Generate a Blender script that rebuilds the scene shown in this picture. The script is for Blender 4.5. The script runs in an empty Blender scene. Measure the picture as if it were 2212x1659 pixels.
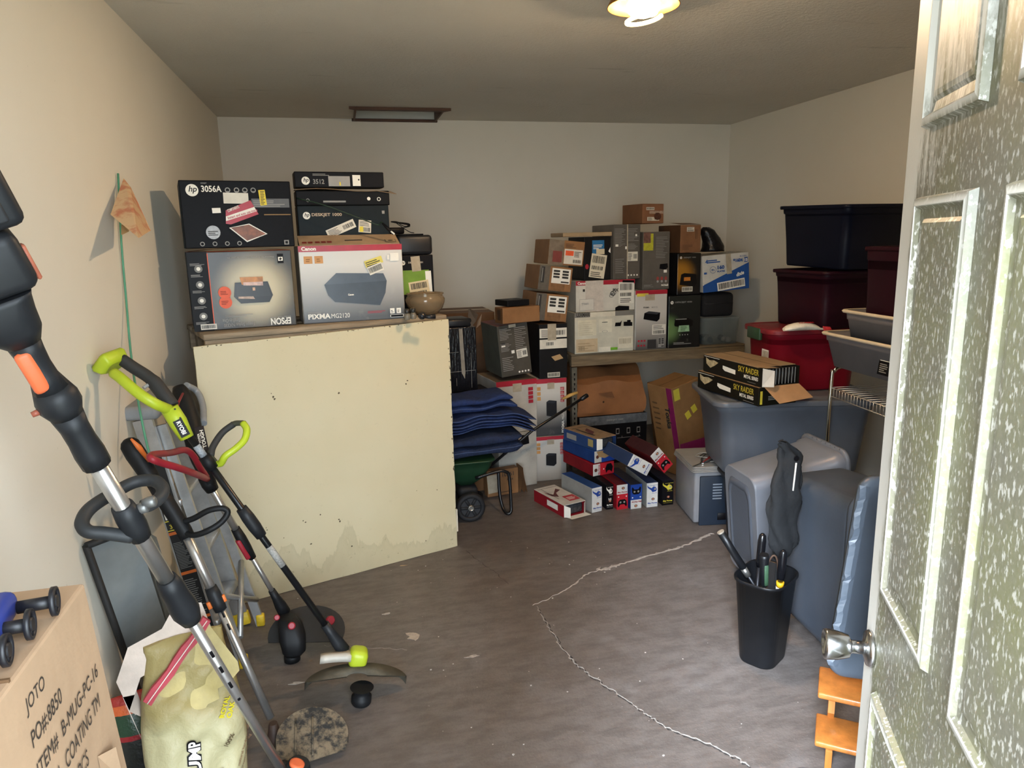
import bpy, bmesh, math, random
from mathutils import Vector, Matrix

# ------------------------------------------------------------------ camera, world, light, exposure
SC = bpy.context.scene
COL = SC.collection
PW, PH, FPX, EYE = 2212.0, 1659.0, 1533.7, 1.55
YAW, PITCH, ROLL = 0.229226, 0.201437, 0.022697
def _axes():
    f = Vector((math.sin(YAW)*math.cos(PITCH), math.cos(YAW)*math.cos(PITCH), -math.sin(PITCH)))
    r = Vector((math.cos(YAW), -math.sin(YAW), 0))
    d = f.cross(r)
    return math.cos(ROLL)*r + math.sin(ROLL)*d, -math.sin(ROLL)*r + math.cos(ROLL)*d, f
AX_R, AX_D, AX_F = _axes()
cam_d = bpy.data.cameras.new('camera'); cam = bpy.data.objects.new('camera', cam_d); COL.objects.link(cam)
cam_d.sensor_width = 36.0; cam_d.lens = FPX/PW*36.0; cam_d.clip_start = 0.02; cam_d.clip_end = 200
m = Matrix.Identity(4)
for i, a in enumerate((AX_R, -AX_D, -AX_F)):
    for j in range(3): m[j][i] = a[j]
m.translation = Vector((0, 0, EYE)); cam.matrix_world = m
SC.camera = cam
SC.view_settings.view_transform = 'Standard'; SC.view_settings.look = 'None'
SC.view_settings.gamma = 1.0; SC.view_settings.use_curve_mapping = False
SC.view_settings.exposure = 0.28
SKY_STRENGTH = 15.0
BULB_GLOW = 580.0
SUN_STRENGTH = 21.0
w = bpy.data.worlds.new('overcast_sky'); SC.world = w; w.use_nodes = True
bg = w.node_tree.nodes['Background']; bg.inputs[0].default_value = (0.78, 0.89, 1.0, 1); bg.inputs[1].default_value = SKY_STRENGTH
# hazy sun behind the doorway, up to the left
sn = bpy.data.lights.new('hazy_sun', 'SUN'); sn.energy = SUN_STRENGTH; sn.angle = math.radians(26); sn.color = (0.76, 0.87, 1.0)
sno = bpy.data.objects.new('hazy_sun', sn); COL.objects.link(sno)
sno.rotation_euler = Vector((0.60, 0.80, -0.66)).to_track_quat('-Z', 'Y').to_euler()
# room: X right, Y into the room, Z up, metres; the camera stands in the doorway
XL, XR, YF, YB, ZC = -0.746, 3.078, 0.30, 5.362, 2.40
DOOR_X0, DOOR_X1, DOOR_H = -0.36, 0.56, 2.10
pl = bpy.data.lights.new('doorway_portal', 'AREA'); pl.shape = 'RECTANGLE'; pl.size = DOOR_X1-DOOR_X0; pl.size_y = DOOR_H
pl.cycles.is_portal = True
po = bpy.data.objects.new('doorway_portal', pl); COL.objects.link(po)
po.location = ((DOOR_X0+DOOR_X1)/2, YF-0.17, DOOR_H/2); po.rotation_euler = (math.radians(90), 0, 0)

# ------------------------------------------------------------------ helpers
random.seed(7)
R = math.radians
def ray(x, y): return AX_R*((x-PW/2)/FPX) + AX_D*((y-PH/2)/FPX) + AX_F
EYEV = Vector((0, 0, EYE))
def atZ(x, y, z): d = ray(x, y); return EYEV + d*((z-EYE)/d.z)
def atY(x, y, Y): d = ray(x, y); return EYEV + d*(Y/d.y)
def atX(x, y, X): d = ray(x, y); return EYEV + d*(X/d.x)
def on_plane(x, y, p, n):
    d = ray(x, y); return EYEV + d*((p-EYEV).dot(n)/d.dot(n))

def lin(c):
    if isinstance(c, str): c = tuple(int(c[i:i+2], 16)/255 for i in (0, 2, 4))
    return tuple((v/12.92 if v <= 0.04045 else ((v+0.055)/1.055)**2.4) for v in c)
MATS = {}
def M(col, rough=0.6, metal=0.0, vary=0.12, scale=14.0, bump=0.0, spec=0.5, stretch=None, name=None, bscale=None, emit=0, trans=0, alpha=1.0, ior=1.45, coat=0):
    key = (col, rough, metal, vary, scale, bump, spec, stretch, emit, trans, alpha, bscale, coat)
    if key in MATS: return MATS[key]
    mt = bpy.data.materials.new(name or 'paint_%s' % (col if isinstance(col, str) else 'c')); mt.use_nodes = True
    nt = mt.node_tree; b = nt.nodes['Principled BSDF']; L = nt.links.new
    c = lin(col)
    b.inputs['Roughness'].default_value = rough; b.inputs['Metallic'].default_value = metal
    b.inputs['Specular IOR Level'].default_value = spec; b.inputs['IOR'].default_value = ior
    b.inputs['Coat Weight'].default_value = coat
    if trans: b.inputs['Transmission Weight'].default_value = trans
    if alpha < 1: b.inputs['Alpha'].default_value = alpha
    if emit: b.inputs['Emission Color'].default_value = (*c, 1); b.inputs['Emission Strength'].default_value = emit
    b.inputs['Base Color'].default_value = (*c, 1)
    if vary or bump:
        tc = nt.nodes.new('ShaderNodeTexCoord'); vec = tc.outputs['Object']
        if stretch:
            mp = nt.nodes.new('ShaderNodeMapping'); mp.inputs['Scale'].default_value = stretch; L(vec, mp.inputs[0]); vec = mp.outputs[0]
    if vary:
        n = nt.nodes.new('ShaderNodeTexNoise'); n.inputs['Scale'].default_value = scale; n.inputs['Detail'].default_value = 5; n.inputs['Roughness'].default_value = 0.6
        L(vec, n.inputs['Vector'])
        mr = nt.nodes.new('ShaderNodeMapRange'); mr.inputs[1].default_value = 0.3; mr.inputs[2].default_value = 0.7
        mr.inputs[3].default_value = 1-vary; mr.inputs[4].default_value = 1+vary
        L(n.outputs['Fac'], mr.inputs[0])
        mx = nt.nodes.new('ShaderNodeMix'); mx.data_type = 'RGBA'; mx.blend_type = 'MULTIPLY'; mx.inputs[0].default_value = 1
        mx.inputs[6].default_value = (*c, 1); L(mr.outputs[0], mx.inputs[7]); L(mx.outputs[2], b.inputs['Base Color'])
    if bump:
        n2 = nt.nodes.new('ShaderNodeTexNoise'); n2.inputs['Scale'].default_value = bscale or scale*4; n2.inputs['Detail'].default_value = 4
        L(vec, n2.inputs['Vector'])
        bp = nt.nodes.new('ShaderNodeBump'); bp.inputs['Strength'].default_value = bump; bp.inputs['Distance'].default_value = 0.01
        L(n2.outputs['Fac'], bp.inputs['Height']); L(bp.outputs[0], b.inputs['Normal'])
    MATS[key] = mt
    return mt

def tag(o, label=None, cat=None, group=None, kind=None):
    if label: o['label'] = label
    if cat: o['category'] = cat
    if group: o['group'] = group
    if kind: o['kind'] = kind
    return o
def empty(name, loc=(0, 0, 0), rot=(0, 0, 0), label=None, cat=None, group=None):
    o = bpy.data.objects.new(name, None); COL.objects.link(o); o.empty_display_size = 0.05
    o.location = loc; o.rotation_euler = rot
    return tag(o, label, cat, group)
def link_mesh(name, me, mats, parent=None, loc=None, rot=None, smooth=False):
    o = bpy.data.objects.new(name, me); COL.objects.link(o)
    if not isinstance(mats, (list, tuple)): mats = [mats]
    for mm in mats: me.materials.append(mm)
    if parent: o.parent = parent
    if loc is not None: o.location = loc
    if rot is not None: o.rotation_euler = rot
    if smooth: me.shade_smooth()
    return o

class MB:
    """collects shapes into one mesh"""
    def __init__(s): s.v = []; s.f = []; s.mi = []; s.sm = []
    def add(s, vs, fs, mi=0, smooth=False, mtx=None):
        k = len(s.v)
        s.v += [tuple(mtx @ Vector(p)) if mtx else tuple(p) for p in vs]
        s.f += [tuple(i+k for i in f) for f in fs]; s.mi += [mi]*len(fs); s.sm += [smooth]*len(fs)
        return s
    def box(s, x0, x1, y0, y1, z0, z1, mi=0, mtx=None):
        vs = [(x0,y0,z0),(x1,y0,z0),(x1,y1,z0),(x0,y1,z0),(x0,y0,z1),(x1,y0,z1),(x1,y1,z1),(x0,y1,z1)]
        return s.add(vs, [(0,3,2,1),(4,5,6,7),(0,1,5,4),(1,2,6,5),(2,3,7,6),(3,0,4,7)], mi, False, mtx)
    def bev(s, x0, x1, y0, y1, z0, z1, r=0.01, seg=2, mi=0, mtx=None, smooth=True):
        bm = bmesh.new(); bmesh.ops.create_cube(bm, size=1)
        for v in bm.verts: v.co = Vector(((x0+x1)/2+v.co.x*(x1-x0), (y0+y1)/2+v.co.y*(y1-y0), (z0+z1)/2+v.co.z*(z1-z0)))
        r = min(r, 0.49*min(abs(x1-x0), abs(y1-y0), abs(z1-z0)))
        bmesh.ops.bevel(bm, geom=bm.edges[:], offset=r, segments=seg, profile=0.5, affect='EDGES')
        bm.verts.index_update()
        s.add([v.co.copy() for v in bm.verts], [tuple(v.index for v in f.verts) for f in bm.faces], mi, smooth, mtx); bm.free()
        return s
    def loft(s, rings, mi=0, smooth=True, close=True, cap0=True, cap1=True, mtx=None):
        n = len(rings[0]); vs = [p for r in rings for p in r]; fs = []
        for i in range(len(rings)-1):
            for j in range(n if close else n-1):
                a = i*n+j; b = i*n+(j+1) % n; fs.append((a, b, b+n, a+n))
        s.add(vs, fs, mi, smooth, mtx)
        k = len(s.v)-len(vs)
        if cap0: s.f.append(tuple(k+j for j in reversed(range(n)))); s.mi.append(mi); s.sm.append(False)
        if cap1: s.f.append(tuple(k+(len(rings)-1)*n+j for j in range(n))); s.mi.append(mi); s.sm.append(False)
        return s
    def tube(s, pts, r, n=10, mi=0, cap=True, smooth=True, flat=1.0):
        pts = [Vector(p) for p in pts]; rs = r if isinstance(r, (list, tuple)) else [r]*len(pts)
        rings = []; up = None
        for i, p in enumerate(pts):
            t = (pts[min(i+1, len(pts)-1)]-pts[max(i-1, 0)])
            if t.length < 1e-9: t = Vector((0, 0, 1))
            t.normalize()
            if up is None:
                a = Vector((0, 0, 1)) if abs(t.z) < 0.9 else Vector((1, 0, 0))
                up = (a-t*a.dot(t)).normalized()
            else:
                up = up-t*up.dot(t)
                up = up.normalized() if up.length > 1e-6 else t.orthogonal().normalized()
            sd = t.cross(up)
            rings.append([p+(up*math.cos(2*math.pi*j/n)*flat+sd*math.sin(2*math.pi*j/n))*rs[i] for j in range(n)])
        return s.loft(rings, mi, smooth, True, cap, cap)
    def lathe(s, prof, n=24, mi=0, smooth=True, mtx=None, cap0=True, cap1=True, a0=0, a1=None):
        rings = [[(r*math.cos(2*math.pi*j/n), r*math.sin(2*math.pi*j/n), z) for j in range(n)] for r, z in prof]
        return s.loft(rings, mi, smooth, True, cap0, cap1, mtx)
    def prism(s, poly, z0, z1, mi=0, mtx=None):
        n = len(poly)
        vs = [(x, y, z0) for x, y in poly]+[(x, y, z1) for x, y in poly]
        fs = [tuple(reversed(range(n))), tuple(range(n, 2*n))]+[(i, (i+1) % n, (i+1) % n+n, i+n) for i in range(n)]
        return s.add(vs, fs, mi, False, mtx)
    def build(s, name, mats, parent=None, loc=None, rot=None, fix=True):
        me = bpy.data.meshes.new(name); me.from_pydata([tuple(p) for p in s.v], [], s.f)
        for i, p in enumerate(me.polygons): p.material_index = s.mi[i]; p.use_smooth = s.sm[i]
        if fix:
            bm = bmesh.new(); bm.from_mesh(me); bmesh.ops.recalc_face_normals(bm, faces=bm.faces[:]); bm.to_mesh(me); bm.free()
        return link_mesh(name, me, mats, parent, loc, rot)
def spin(axis, deg): return Matrix.Rotation(R(deg), 4, axis)
def move(x, y, z): return Matrix.Translation((x, y, z))
def frame_mtx(p, zdir, xhint=(0, 0, 1)):
    """matrix with local z along zdir, local x near xhint, at p"""
    z = Vector(zdir).normalized(); x = Vector(xhint); x = (x-z*x.dot(z)).normalized(); y = z.cross(x)
    mt = Matrix.Identity(4)
    for i, a in enumerate((x, y, z)):
        for j in range(3): mt[j][i] = a[j]
    mt.translation = Vector(p); return mt
def rrect(w, d, r, n=5, cx=0, cy=0):
    r = min(r, w/2-1e-4, d/2-1e-4); out = []
    for qx, qy, a0 in ((1, 1, 0), (-1, 1, 90), (-1, -1, 180), (1, -1, 270)):
        for k in range(n+1):
            a = R(a0+90*k/n); out.append((cx+qx*(w/2-r)+r*math.cos(a), cy+qy*(d/2-r)+r*math.sin(a)))
    return out
def spline(pts, n=8):
    """Catmull-Rom through pts"""
    P = [Vector(p) for p in pts]; P = [P[0]*2-P[1]]+P+[P[-1]*2-P[-2]]; out = []
    for i in range(1, len(P)-2):
        for k in range(n):
            t = k/n
            out.append(0.5*((2*P[i])+(-P[i-1]+P[i+1])*t+(2*P[i-1]-5*P[i]+4*P[i+1]-P[i+2])*t*t+(-P[i-1]+3*P[i]-3*P[i+1]+P[i+2])*t**3))
    out.append(P[-2]); return out

_TXT = {}
def text_mesh(s, bold=0.0, spacing=1.0):
    k = (s, bold, spacing)
    if k not in _TXT:
        cu = bpy.data.curves.new('t', 'FONT'); cu.body = s; cu.size = 1; cu.resolution_u = 3; cu.offset = bold; cu.space_character = spacing
        ob = bpy.data.objects.new('t', cu); COL.objects.link(ob)
        bpy.context.view_layer.update()
        me = bpy.data.meshes.new_from_object(ob.evaluated_get(bpy.context.evaluated_depsgraph_get()))
        bpy.data.objects.remove(ob); bpy.data.curves.remove(cu)
        vs = [v.co.copy() for v in me.vertices]; fs = [tuple(p.vertices) for p in me.polygons]
        x0 = min(v.x for v in vs); x1 = max(v.x for v in vs); y0 = min(v.y for v in vs); y1 = max(v.y for v in vs)
        vs = [((v.x-x0), (v.y-y0), 0) for v in vs]
        _TXT[k] = (vs, fs, x1-x0, y1-y0); bpy.data.meshes.remove(me)
    return _TXT[k]

class Face:
    """a flat face that print, stickers and tape are laid on; u, v run 0..1"""
    def __init__(s, parent, o, U, V, N, w, h):
        s.p = parent; s.o = Vector(o); s.U = Vector(U); s.V = Vector(V); s.N = Vector(N); s.w = w; s.h = h; s.k = 0
    def pt(s, u, v, off): return s.o+s.U*(u*s.w)+s.V*(v*s.h)+s.N*off
    def lift(s): s.k += 1; return 0.0005+0.0004*s.k
    def poly(s, pts, mat, name='print_area'):
        off = s.lift(); me = bpy.data.meshes.new(name)
        me.from_pydata([s.pt(u, v, off) for u, v in pts], [], [tuple(range(len(pts)))])
        o = link_mesh(name, me, mat, s.p); return o
    def rect(s, u0, v0, u1, v1, mat, name='print_area', rot=0, parent=None):
        cu, cv = (u0+u1)/2, (v0+v1)/2; a = R(rot); out = []
        for u, v in ((u0, v0), (u1, v0), (u1, v1), (u0, v1)):
            dx, dy = (u-cu)*s.w, (v-cv)*s.h
            out.append((cu+(dx*math.cos(a)-dy*math.sin(a))/s.w, cv+(dx*math.sin(a)+dy*math.cos(a))/s.h))
        return s.poly(out, mat, name)
    def disc(s, u, v, r, mat, name='print_dot', n=16, r2=0.0, sq=1.0):
        off = s.lift(); c = s.pt(u, v, off); me = bpy.data.meshes.new(name); vs = []; fs = []
        for k in range(n):
            a = 2*math.pi*k/n; e = s.U*math.cos(a)+s.V*math.sin(a)*sq
            vs.append(c+e*r)
            if r2: vs.append(c+e*r2)
        if r2: fs = [(2*k, 2*((k+1) % n), 2*((k+1) % n)+1, 2*k+1) for k in range(n)]
        else: fs = [tuple(range(n))]
        me.from_pydata(vs, [], fs); return link_mesh(name, me, mat, s.p)
    def text(s, t, u, v, hh, mat, rot=0, bold=0.02, align='l', wide=None, slant=0.0, name='lettering', spacing=1.0):
        """hh: letter height in metres, wide: total width in metres"""
        vs, fs, tw, th = text_mesh(t, bold, spacing); off = s.lift(); a = R(rot)
        sy = hh/th; sx = (wide/tw) if wide else sy
        x0 = {'l': 0, 'c': -tw*sx/2, 'r': -tw*sx}[align]; out = []
        for x, y, _ in vs:
            X = x*sx+x0+y*sy*slant; Y = y*sy
            out.append(s.pt(u, v, off)+s.U*(X*math.cos(a)-Y*math.sin(a))+s.V*(X*math.sin(a)+Y*math.cos(a)))
        me = bpy.data.meshes.new(name); me.from_pydata(out, [], fs)
        return link_mesh(name, me, mat, s.p)
    def strips(s, rects, mat, name='print_lines', rot=0, about=None):
        """many small flat strips of one colour as one piece of print"""
        off = s.lift(); vs = []; fs = []; a = R(rot)
        for u0, v0, u1, v1 in rects:
            k = len(vs)
            for u, v in ((u0, v0), (u1, v0), (u1, v1), (u0, v1)):
                if about:
                    dx, dy = (u-about[0])*s.w, (v-about[1])*s.h
                    u = about[0]+(dx*math.cos(a)-dy*math.sin(a))/s.w; v = about[1]+(dx*math.sin(a)+dy*math.cos(a))/s.h
                vs.append(s.pt(u, v, off))
            fs.append((k, k+1, k+2, k+3))
        me = bpy.data.meshes.new(name); me.from_pydata(vs, [], fs); return link_mesh(name, me, mat, s.p)
    def lines(s, u0, v0, u1, v1, n, mat, fill=0.45, name='print_lines', rot=0):
        rs = []; dv = (v1-v0)/n
        for k in range(n):
            e = u0+(u1-u0)*random.uniform(0.55, 1.0); rs.append((u0, v0+dv*k, e, v0+dv*(k+fill)))
        return s.strips(rs, mat, name, rot, ((u0+u1)/2, (v0+v1)/2))
    def bars(s, u0, v0, u1, v1, n, mat, name='barcode', rot=0):
        rs = []; x = u0; st = (u1-u0)/n
        while x < u1:
            wd = st*random.choice((0.35, 0.6, 0.9)); rs.append((x, v0, min(x+wd, u1), v1)); x += wd+st*random.choice((0.3, 0.5))
        return s.strips(rs, mat, name, rot, ((u0+u1)/2, (v0+v1)/2))
    def label(s, u0, v0, u1, v1, rot=0, col='e8e4dc', kind=0):
        """a shipping sticker with barcode and lines"""
        c = ((u0+u1)/2, (v0+v1)/2); a = R(rot)
        stick = s.rect(u0, v0, u1, v1, M(col, 0.5, vary=0.05), 'sticker', rot)
        du, dv = u1-u0, v1-v0; K = M('2a2826', 0.6, vary=0.05); rs = []
        def bar(x0, y0, x1, y1, n):
            x = x0; st = (x1-x0)/n
            while x < x1:
                wd = st*random.choice((0.35, 0.6, 0.9)); rs.append((u0+du*x, v0+dv*y0, u0+du*min(x+wd, x1), v0+dv*y1)); x += wd+st*random.choice((0.3, 0.5))
        def ln(x0, y0, x1, y1, n):
            for k in range(n):
                y = y0+(y1-y0)*k/n; rs.append((u0+du*x0, v0+dv*y, u0+du*(x0+(x1-x0)*random.uniform(.6, 1)), v0+dv*(y+(y1-y0)/n*0.4)))
        if kind == 0: bar(0.08, 0.08, 0.92, 0.42, 22); ln(0.08, 0.52, 0.9, 0.95, 5)
        elif kind == 1:
            for xx in (0.08, 0.56):
                for y in (0.36, 0.56, 0.76): rs.append((u0+du*xx, v0+dv*y, u0+du*(xx+0.34), v0+dv*(y+0.13)))
                ln(xx, 0.36, xx+0.34, 0.95, 6)
            rs.append((u0+du*0.52, v0+dv*0.06, u0+du*0.95, v0+dv*0.16))
        elif kind == 2: ln(0.06, 0.1, 0.5, 0.9, 6); bar(0.58, 0.25, 0.94, 0.75, 12)
        elif kind == 3: bar(0.1, 0.62, 0.9, 0.92, 18); bar(0.1, 0.34, 0.85, 0.5, 14); ln(0.1, 0.05, 0.9, 0.28, 3)
        elif kind == 4: bar(0.05, 0.2, 0.95, 0.85, 26)
        s.strips(rs, K, 'barcode', rot, c).parent = stick

class Box:
    """carton: root empty at the base centre, local x right, y back, z up"""
    def __init__(s, name, label, p0, yaw, w, d, h, col, cat='box', group=None, roll=0, tilt=0, body=True, bevel=0.004, cols=None, bump=0.15, rough=0.5, bname='body'):
        s.w, s.d, s.h = w, d, h
        ez = Matrix.Rotation(R(yaw), 4, 'Z') @ Matrix.Rotation(R(roll), 4, 'Y') @ Matrix.Rotation(R(tilt), 4, 'X')
        loc = Vector(p0)+ez.to_3x3() @ Vector((w/2, d/2, 0))
        s.root = empty(name, loc, ez.to_euler(), label, cat, group); s.mtx = Matrix.Translation(loc) @ ez
        r = s.root
        s.F = Face(r, (-w/2, -d/2, 0), (1, 0, 0), (0, 0, 1), (0, -1, 0), w, h)
        s.R = Face(r, (w/2, -d/2, 0), (0, 1, 0), (0, 0, 1), (1, 0, 0), d, h)
        s.L = Face(r, (-w/2, d/2, 0), (0, -1, 0), (0, 0, 1), (-1, 0, 0), d, h)
        s.T = Face(r, (-w/2, -d/2, h), (1, 0, 0), (0, 1, 0), (0, 0, 1), w, d)
        s.top = (s.mtx @ Vector((0, 0, h))).z
        if body:
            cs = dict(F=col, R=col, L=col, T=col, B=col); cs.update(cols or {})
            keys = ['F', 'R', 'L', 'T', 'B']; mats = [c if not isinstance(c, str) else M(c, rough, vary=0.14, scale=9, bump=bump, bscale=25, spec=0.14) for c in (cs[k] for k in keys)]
            bm = bmesh.new(); bmesh.ops.create_cube(bm, size=1)
            bmesh.ops.subdivide_edges(bm, edges=bm.edges[:], cuts=2, use_grid_fill=True)
            jit = random.Random(hash(label) % 9999)
            for v in bm.verts:
                v.co = Vector((v.co.x*w, v.co.y*d, (v.co.z+0.5)*h))
            bmesh.ops.bevel(bm, geom=[e for e in bm.edges if e.calc_length() > 0 and len(e.link_faces) == 2 and e.calc_face_angle() > 1], offset=bevel, segments=2, profile=0.5, affect='EDGES')
            for f in bm.faces:
                n = f.normal; a = max(range(3), key=lambda i: abs(n[i]))
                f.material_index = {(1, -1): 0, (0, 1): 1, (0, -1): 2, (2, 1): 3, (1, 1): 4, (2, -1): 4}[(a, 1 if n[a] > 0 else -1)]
            me = bpy.data.meshes.new(bname); bm.to_mesh(me); bm.free()
            link_mesh(bname, me, mats, r)
def fit(p0, yaw, br, tl, roll=0):
    """width and height of a face that starts at p0 and reaches the sight lines br, tl"""
    n = Vector((math.sin(R(yaw)), -math.cos(R(yaw)), 0)); p0 = Vector(p0)
    return (on_plane(*br, p0, n)-p0).length, (on_plane(*tl, p0, n)-p0).length
def stk(name, label, bl, br, tl, Y, col, depth, yaw=0, z=None, roll=0, tilt=0, group=None, **kw):
    """carton whose front face stands at depth Y on height z"""
    p0 = Vector(atY(bl[0], bl[1], Y))
    if z is not None: p0.z = z
    n = Vector((math.sin(R(yaw)), -math.cos(R(yaw)), 0))
    a = on_plane(*br, p0, n)-p0; c = on_plane(*tl, p0, n)-p0
    w = a.length if roll else Vector((a.x, a.y)).length; h = c.length if roll else c.z
    return Box(name, label, p0, yaw, w, depth, h, col, 'box', group, roll, tilt, **kw)
def seam(b, tape='b79f78', flap_gap=True, u=None):
    """closing flaps of a carton: a slit line and a strip of tape along the top"""
    b.T.rect(0.0, 0.492, 1.0, 0.508, M('2b2018', 0.9, vary=0), 'flap_gap')
    if tape: b.T.rect(0.0, 0.42, 1.0, 0.58, M(tape, 0.3, vary=0.1), 'tape')
CARD = '8a6443'; CARD2 = '7a573a'

# ------------------------------------------------------------------ room shell
def node_mat(name, build):
    mt = bpy.data.materials.new(name); mt.use_nodes = True; nt = mt.node_tree
    build(nt, nt.nodes['Principled BSDF'], nt.links.new); return mt
def noise(nt, vec, scale, detail=5, rough=0.6, stretch=None):
    if stretch:
        mp = nt.nodes.new('ShaderNodeMapping'); mp.inputs['Scale'].default_value = stretch; nt.links.new(vec, mp.inputs[0]); vec = mp.outputs[0]
    n = nt.nodes.new('ShaderNodeTexNoise'); n.inputs['Scale'].default_value = scale; n.inputs['Detail'].default_value = detail; n.inputs['Roughness'].default_value = rough
    nt.links.new(vec, n.inputs['Vector']); return n.outputs['Fac']
def ramp(nt, fac, stops):
    r = nt.nodes.new('ShaderNodeValToRGB'); nt.links.new(fac, r.inputs[0]); e = r.color_ramp.elements
    while len(e) < len(stops): e.new(0.5)
    for k, (p, c) in enumerate(stops):
        e[k].position = p; e[k].color = (c, c, c, 1) if isinstance(c, (int, float)) else (*lin(c), 1)
    return r.outputs[0]
def mixc(nt, fac, a, b, mode='MIX'):
    mx = nt.nodes.new('ShaderNodeMix'); mx.data_type = 'RGBA'; mx.blend_type = mode
    for idx, v in ((0, fac), (6, a), (7, b)):
        if isinstance(v, (int, float)): mx.inputs[idx].default_value = v
        elif isinstance(v, str): mx.inputs[idx].default_value = (*lin(v), 1)
        else: nt.links.new(v, mx.inputs[idx])
    return mx.outputs[2]
def bumpn(nt, b, fac, strength, dist=0.01):
    bp = nt.nodes.new('ShaderNodeBump'); bp.inputs['Strength'].default_value = strength; bp.inputs['Distance'].default_value = dist
    nt.links.new(fac, bp.inputs['Height']); nt.links.new(bp.outputs[0], b.inputs['Normal'])
def objvec(nt): return nt.nodes.new('ShaderNodeTexCoord').outputs['Object']

def _wall(base, stain):
    def f(nt, b, L):
        v = objvec(nt); n1 = noise(nt, v, 1.3, 4); n2 = noise(nt, v, 9, 6, 0.7)
        c = mixc(nt, ramp(nt, n1, [(0.35, 0.0), (0.75, 0.35)]), base, stain)
        sp = noise(nt, v, 55, 2); c = mixc(nt, ramp(nt, sp, [(0.72, 0.0), (0.8, 0.25)]), c, '6b6355')
        L(c, b.inputs['Base Color']); b.inputs['Roughness'].default_value = 0.75
        bumpn(nt, b, n2, 0.12, 0.01)
    return f
MW = node_mat('wall_paint', _wall('e0dacd', 'd2ccbc'))
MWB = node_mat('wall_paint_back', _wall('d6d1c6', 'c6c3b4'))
def _ceil(nt, b, L):
    v = objvec(nt); n1 = noise(nt, v, 0.9, 4); n2 = noise(nt, v, 45, 5, 0.7); n3 = noise(nt, v, 6, 4, 0.6, (0.4, 2.5, 1))
    c = mixc(nt, ramp(nt, n1, [(0.35, 0.0), (0.7, 0.5)]), 'dad4c8', 'c6bfb2')
    c = mixc(nt, ramp(nt, n3, [(0.66, 0.0), (0.74, 0.3)]), c, '8d877c')
    L(c, b.inputs['Base Color']); b.inputs['Roughness'].default_value = 0.85; bumpn(nt, b, n2, 0.5, 0.01)
MCEIL = node_mat('ceiling_texture', _ceil)
def _floor(nt, b, L):
    v = objvec(nt); big = noise(nt, v, 1.1, 5); mid = noise(nt, v, 6, 6, 0.65)
    st = noise(nt, v, 5, 6, 0.75, (1.6, 4.2, 1)); fine = noise(nt, v, 70, 4, 0.7)
    c = mixc(nt, ramp(nt, big, [(0.3, 0.0), (0.7, 1.0)]), '594f49', '6d6764')
    c = mixc(nt, ramp(nt, st, [(0.40, 0.5), (0.58, 0.0)]), c, '413a36')
    c = mixc(nt, ramp(nt, mid, [(0.55, 0.0), (0.75, 0.35)]), c, '7c7776')
    c = mixc(nt, ramp(nt, fine, [(0.68, 0.0), (0.74, 0.55)]), c, 'b9b4b0')
    L(c, b.inputs['Base Color'])
    L(ramp(nt, mid, [(0.3, 0.42), (0.7, 0.62)]), b.inputs['Roughness'])
    h = mixc(nt, 0.5, st, fine); bumpn(nt, b, h, 0.35, 0.008)
MFLOOR = node_mat('painted_concrete', _floor)

floor = tag(MB().box(XL-0.1, XR+0.1, YF-0.16, YB+0.1, -0.1, 0).build('floor', MFLOOR), kind='structure')
T = 0.1
wl = tag(MB().box(XL-T, XL, YF-0.15, YB+T, 0, ZC).build('wall_left', MW), kind='structure')
wr = tag(MB().box(XR, XR+T, YF-0.15, YB+T, 0, ZC).build('wall_right', MW), kind='structure')
HX0, HX1, HY0 = 0.15, 0.73, 4.93
b = MB(); b.box(XL, XR, YB, YB+T, 0, ZC); b.box(HX0-0.02, HX1+0.02, YB, YB+T, ZC, ZC+0.3)
wb = tag(b.build('wall_back', MWB), kind='structure')
b = MB(); b.box(XL, DOOR_X0, YF-0.15, YF, 0, ZC); b.box(DOOR_X1, XR, YF-0.15, YF, 0, ZC); b.box(DOOR_X0, DOOR_X1, YF-0.15, YF, DOOR_H, ZC)
tag(b.build('wall_front', MW), kind='structure')
b = MB()
b.box(XL-T, HX0, YF-0.15, YB+T, ZC, ZC+0.05); b.box(HX1, XR+T, YF-0.15, YB+T, ZC, ZC+0.05); b.box(HX0, HX1, YF-0.15, HY0, ZC, ZC+0.05)
ceil = tag(b.build('ceiling', MCEIL), kind='structure')
# hatch in the ceiling against the back wall
hatch = tag(empty('trim_1', (HX0, HY0, ZC)), kind='structure')
WOOD_D = M('4a2c1a', 0.6, vary=0.25, scale=6, stretch=(1, 12, 12), bump=0.1)
b = MB(); b.box(0, HX1-HX0, -0.02, 0, 0.05, 0.3); b.box(-0.02, 0, 0, YB-HY0, 0.05, 0.3); b.box(HX1-HX0, HX1-HX0+0.02, 0, YB-HY0, 0.05, 0.3); b.box(0, HX1-HX0, 0, YB-HY0+0.1, 0.28, 0.3)
b.build('hatch_shaft', MWB, hatch)
MB().prism([(-0.035, -0.05), (HX1-HX0+0.04, -0.05), (HX1-HX0+0.0, 0.0), (0.02, 0.0)], -0.018, -0.001).build('hatch_board', WOOD_D, hatch)
MB().prism([(-0.01, YB-HY0-0.03), (HX1-HX0+0.01, YB-HY0-0.03), (HX1-HX0+0.01, YB-HY0-0.002), (-0.01, YB-HY0-0.002)], -0.018, -0.001).build('hatch_board', WOOD_D, hatch)
MB().box(0.0, 0.012, 0.0, YB-HY0-0.03, -0.016, 0.05).build('hatch_side', WOOD_D, hatch)
MB().box(HX1-HX0-0.012, HX1-HX0, 0.0, YB-HY0-0.03, -0.016, 0.05).build('hatch_side', WOOD_D, hatch)
# outside ground beyond the doorway
tag(MB().box(-12, 12, -14, YF-0.16, -0.2, -0.12).build('ground', M('84867a', 0.9, vary=0.2, scale=3)), kind='structure')
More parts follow.
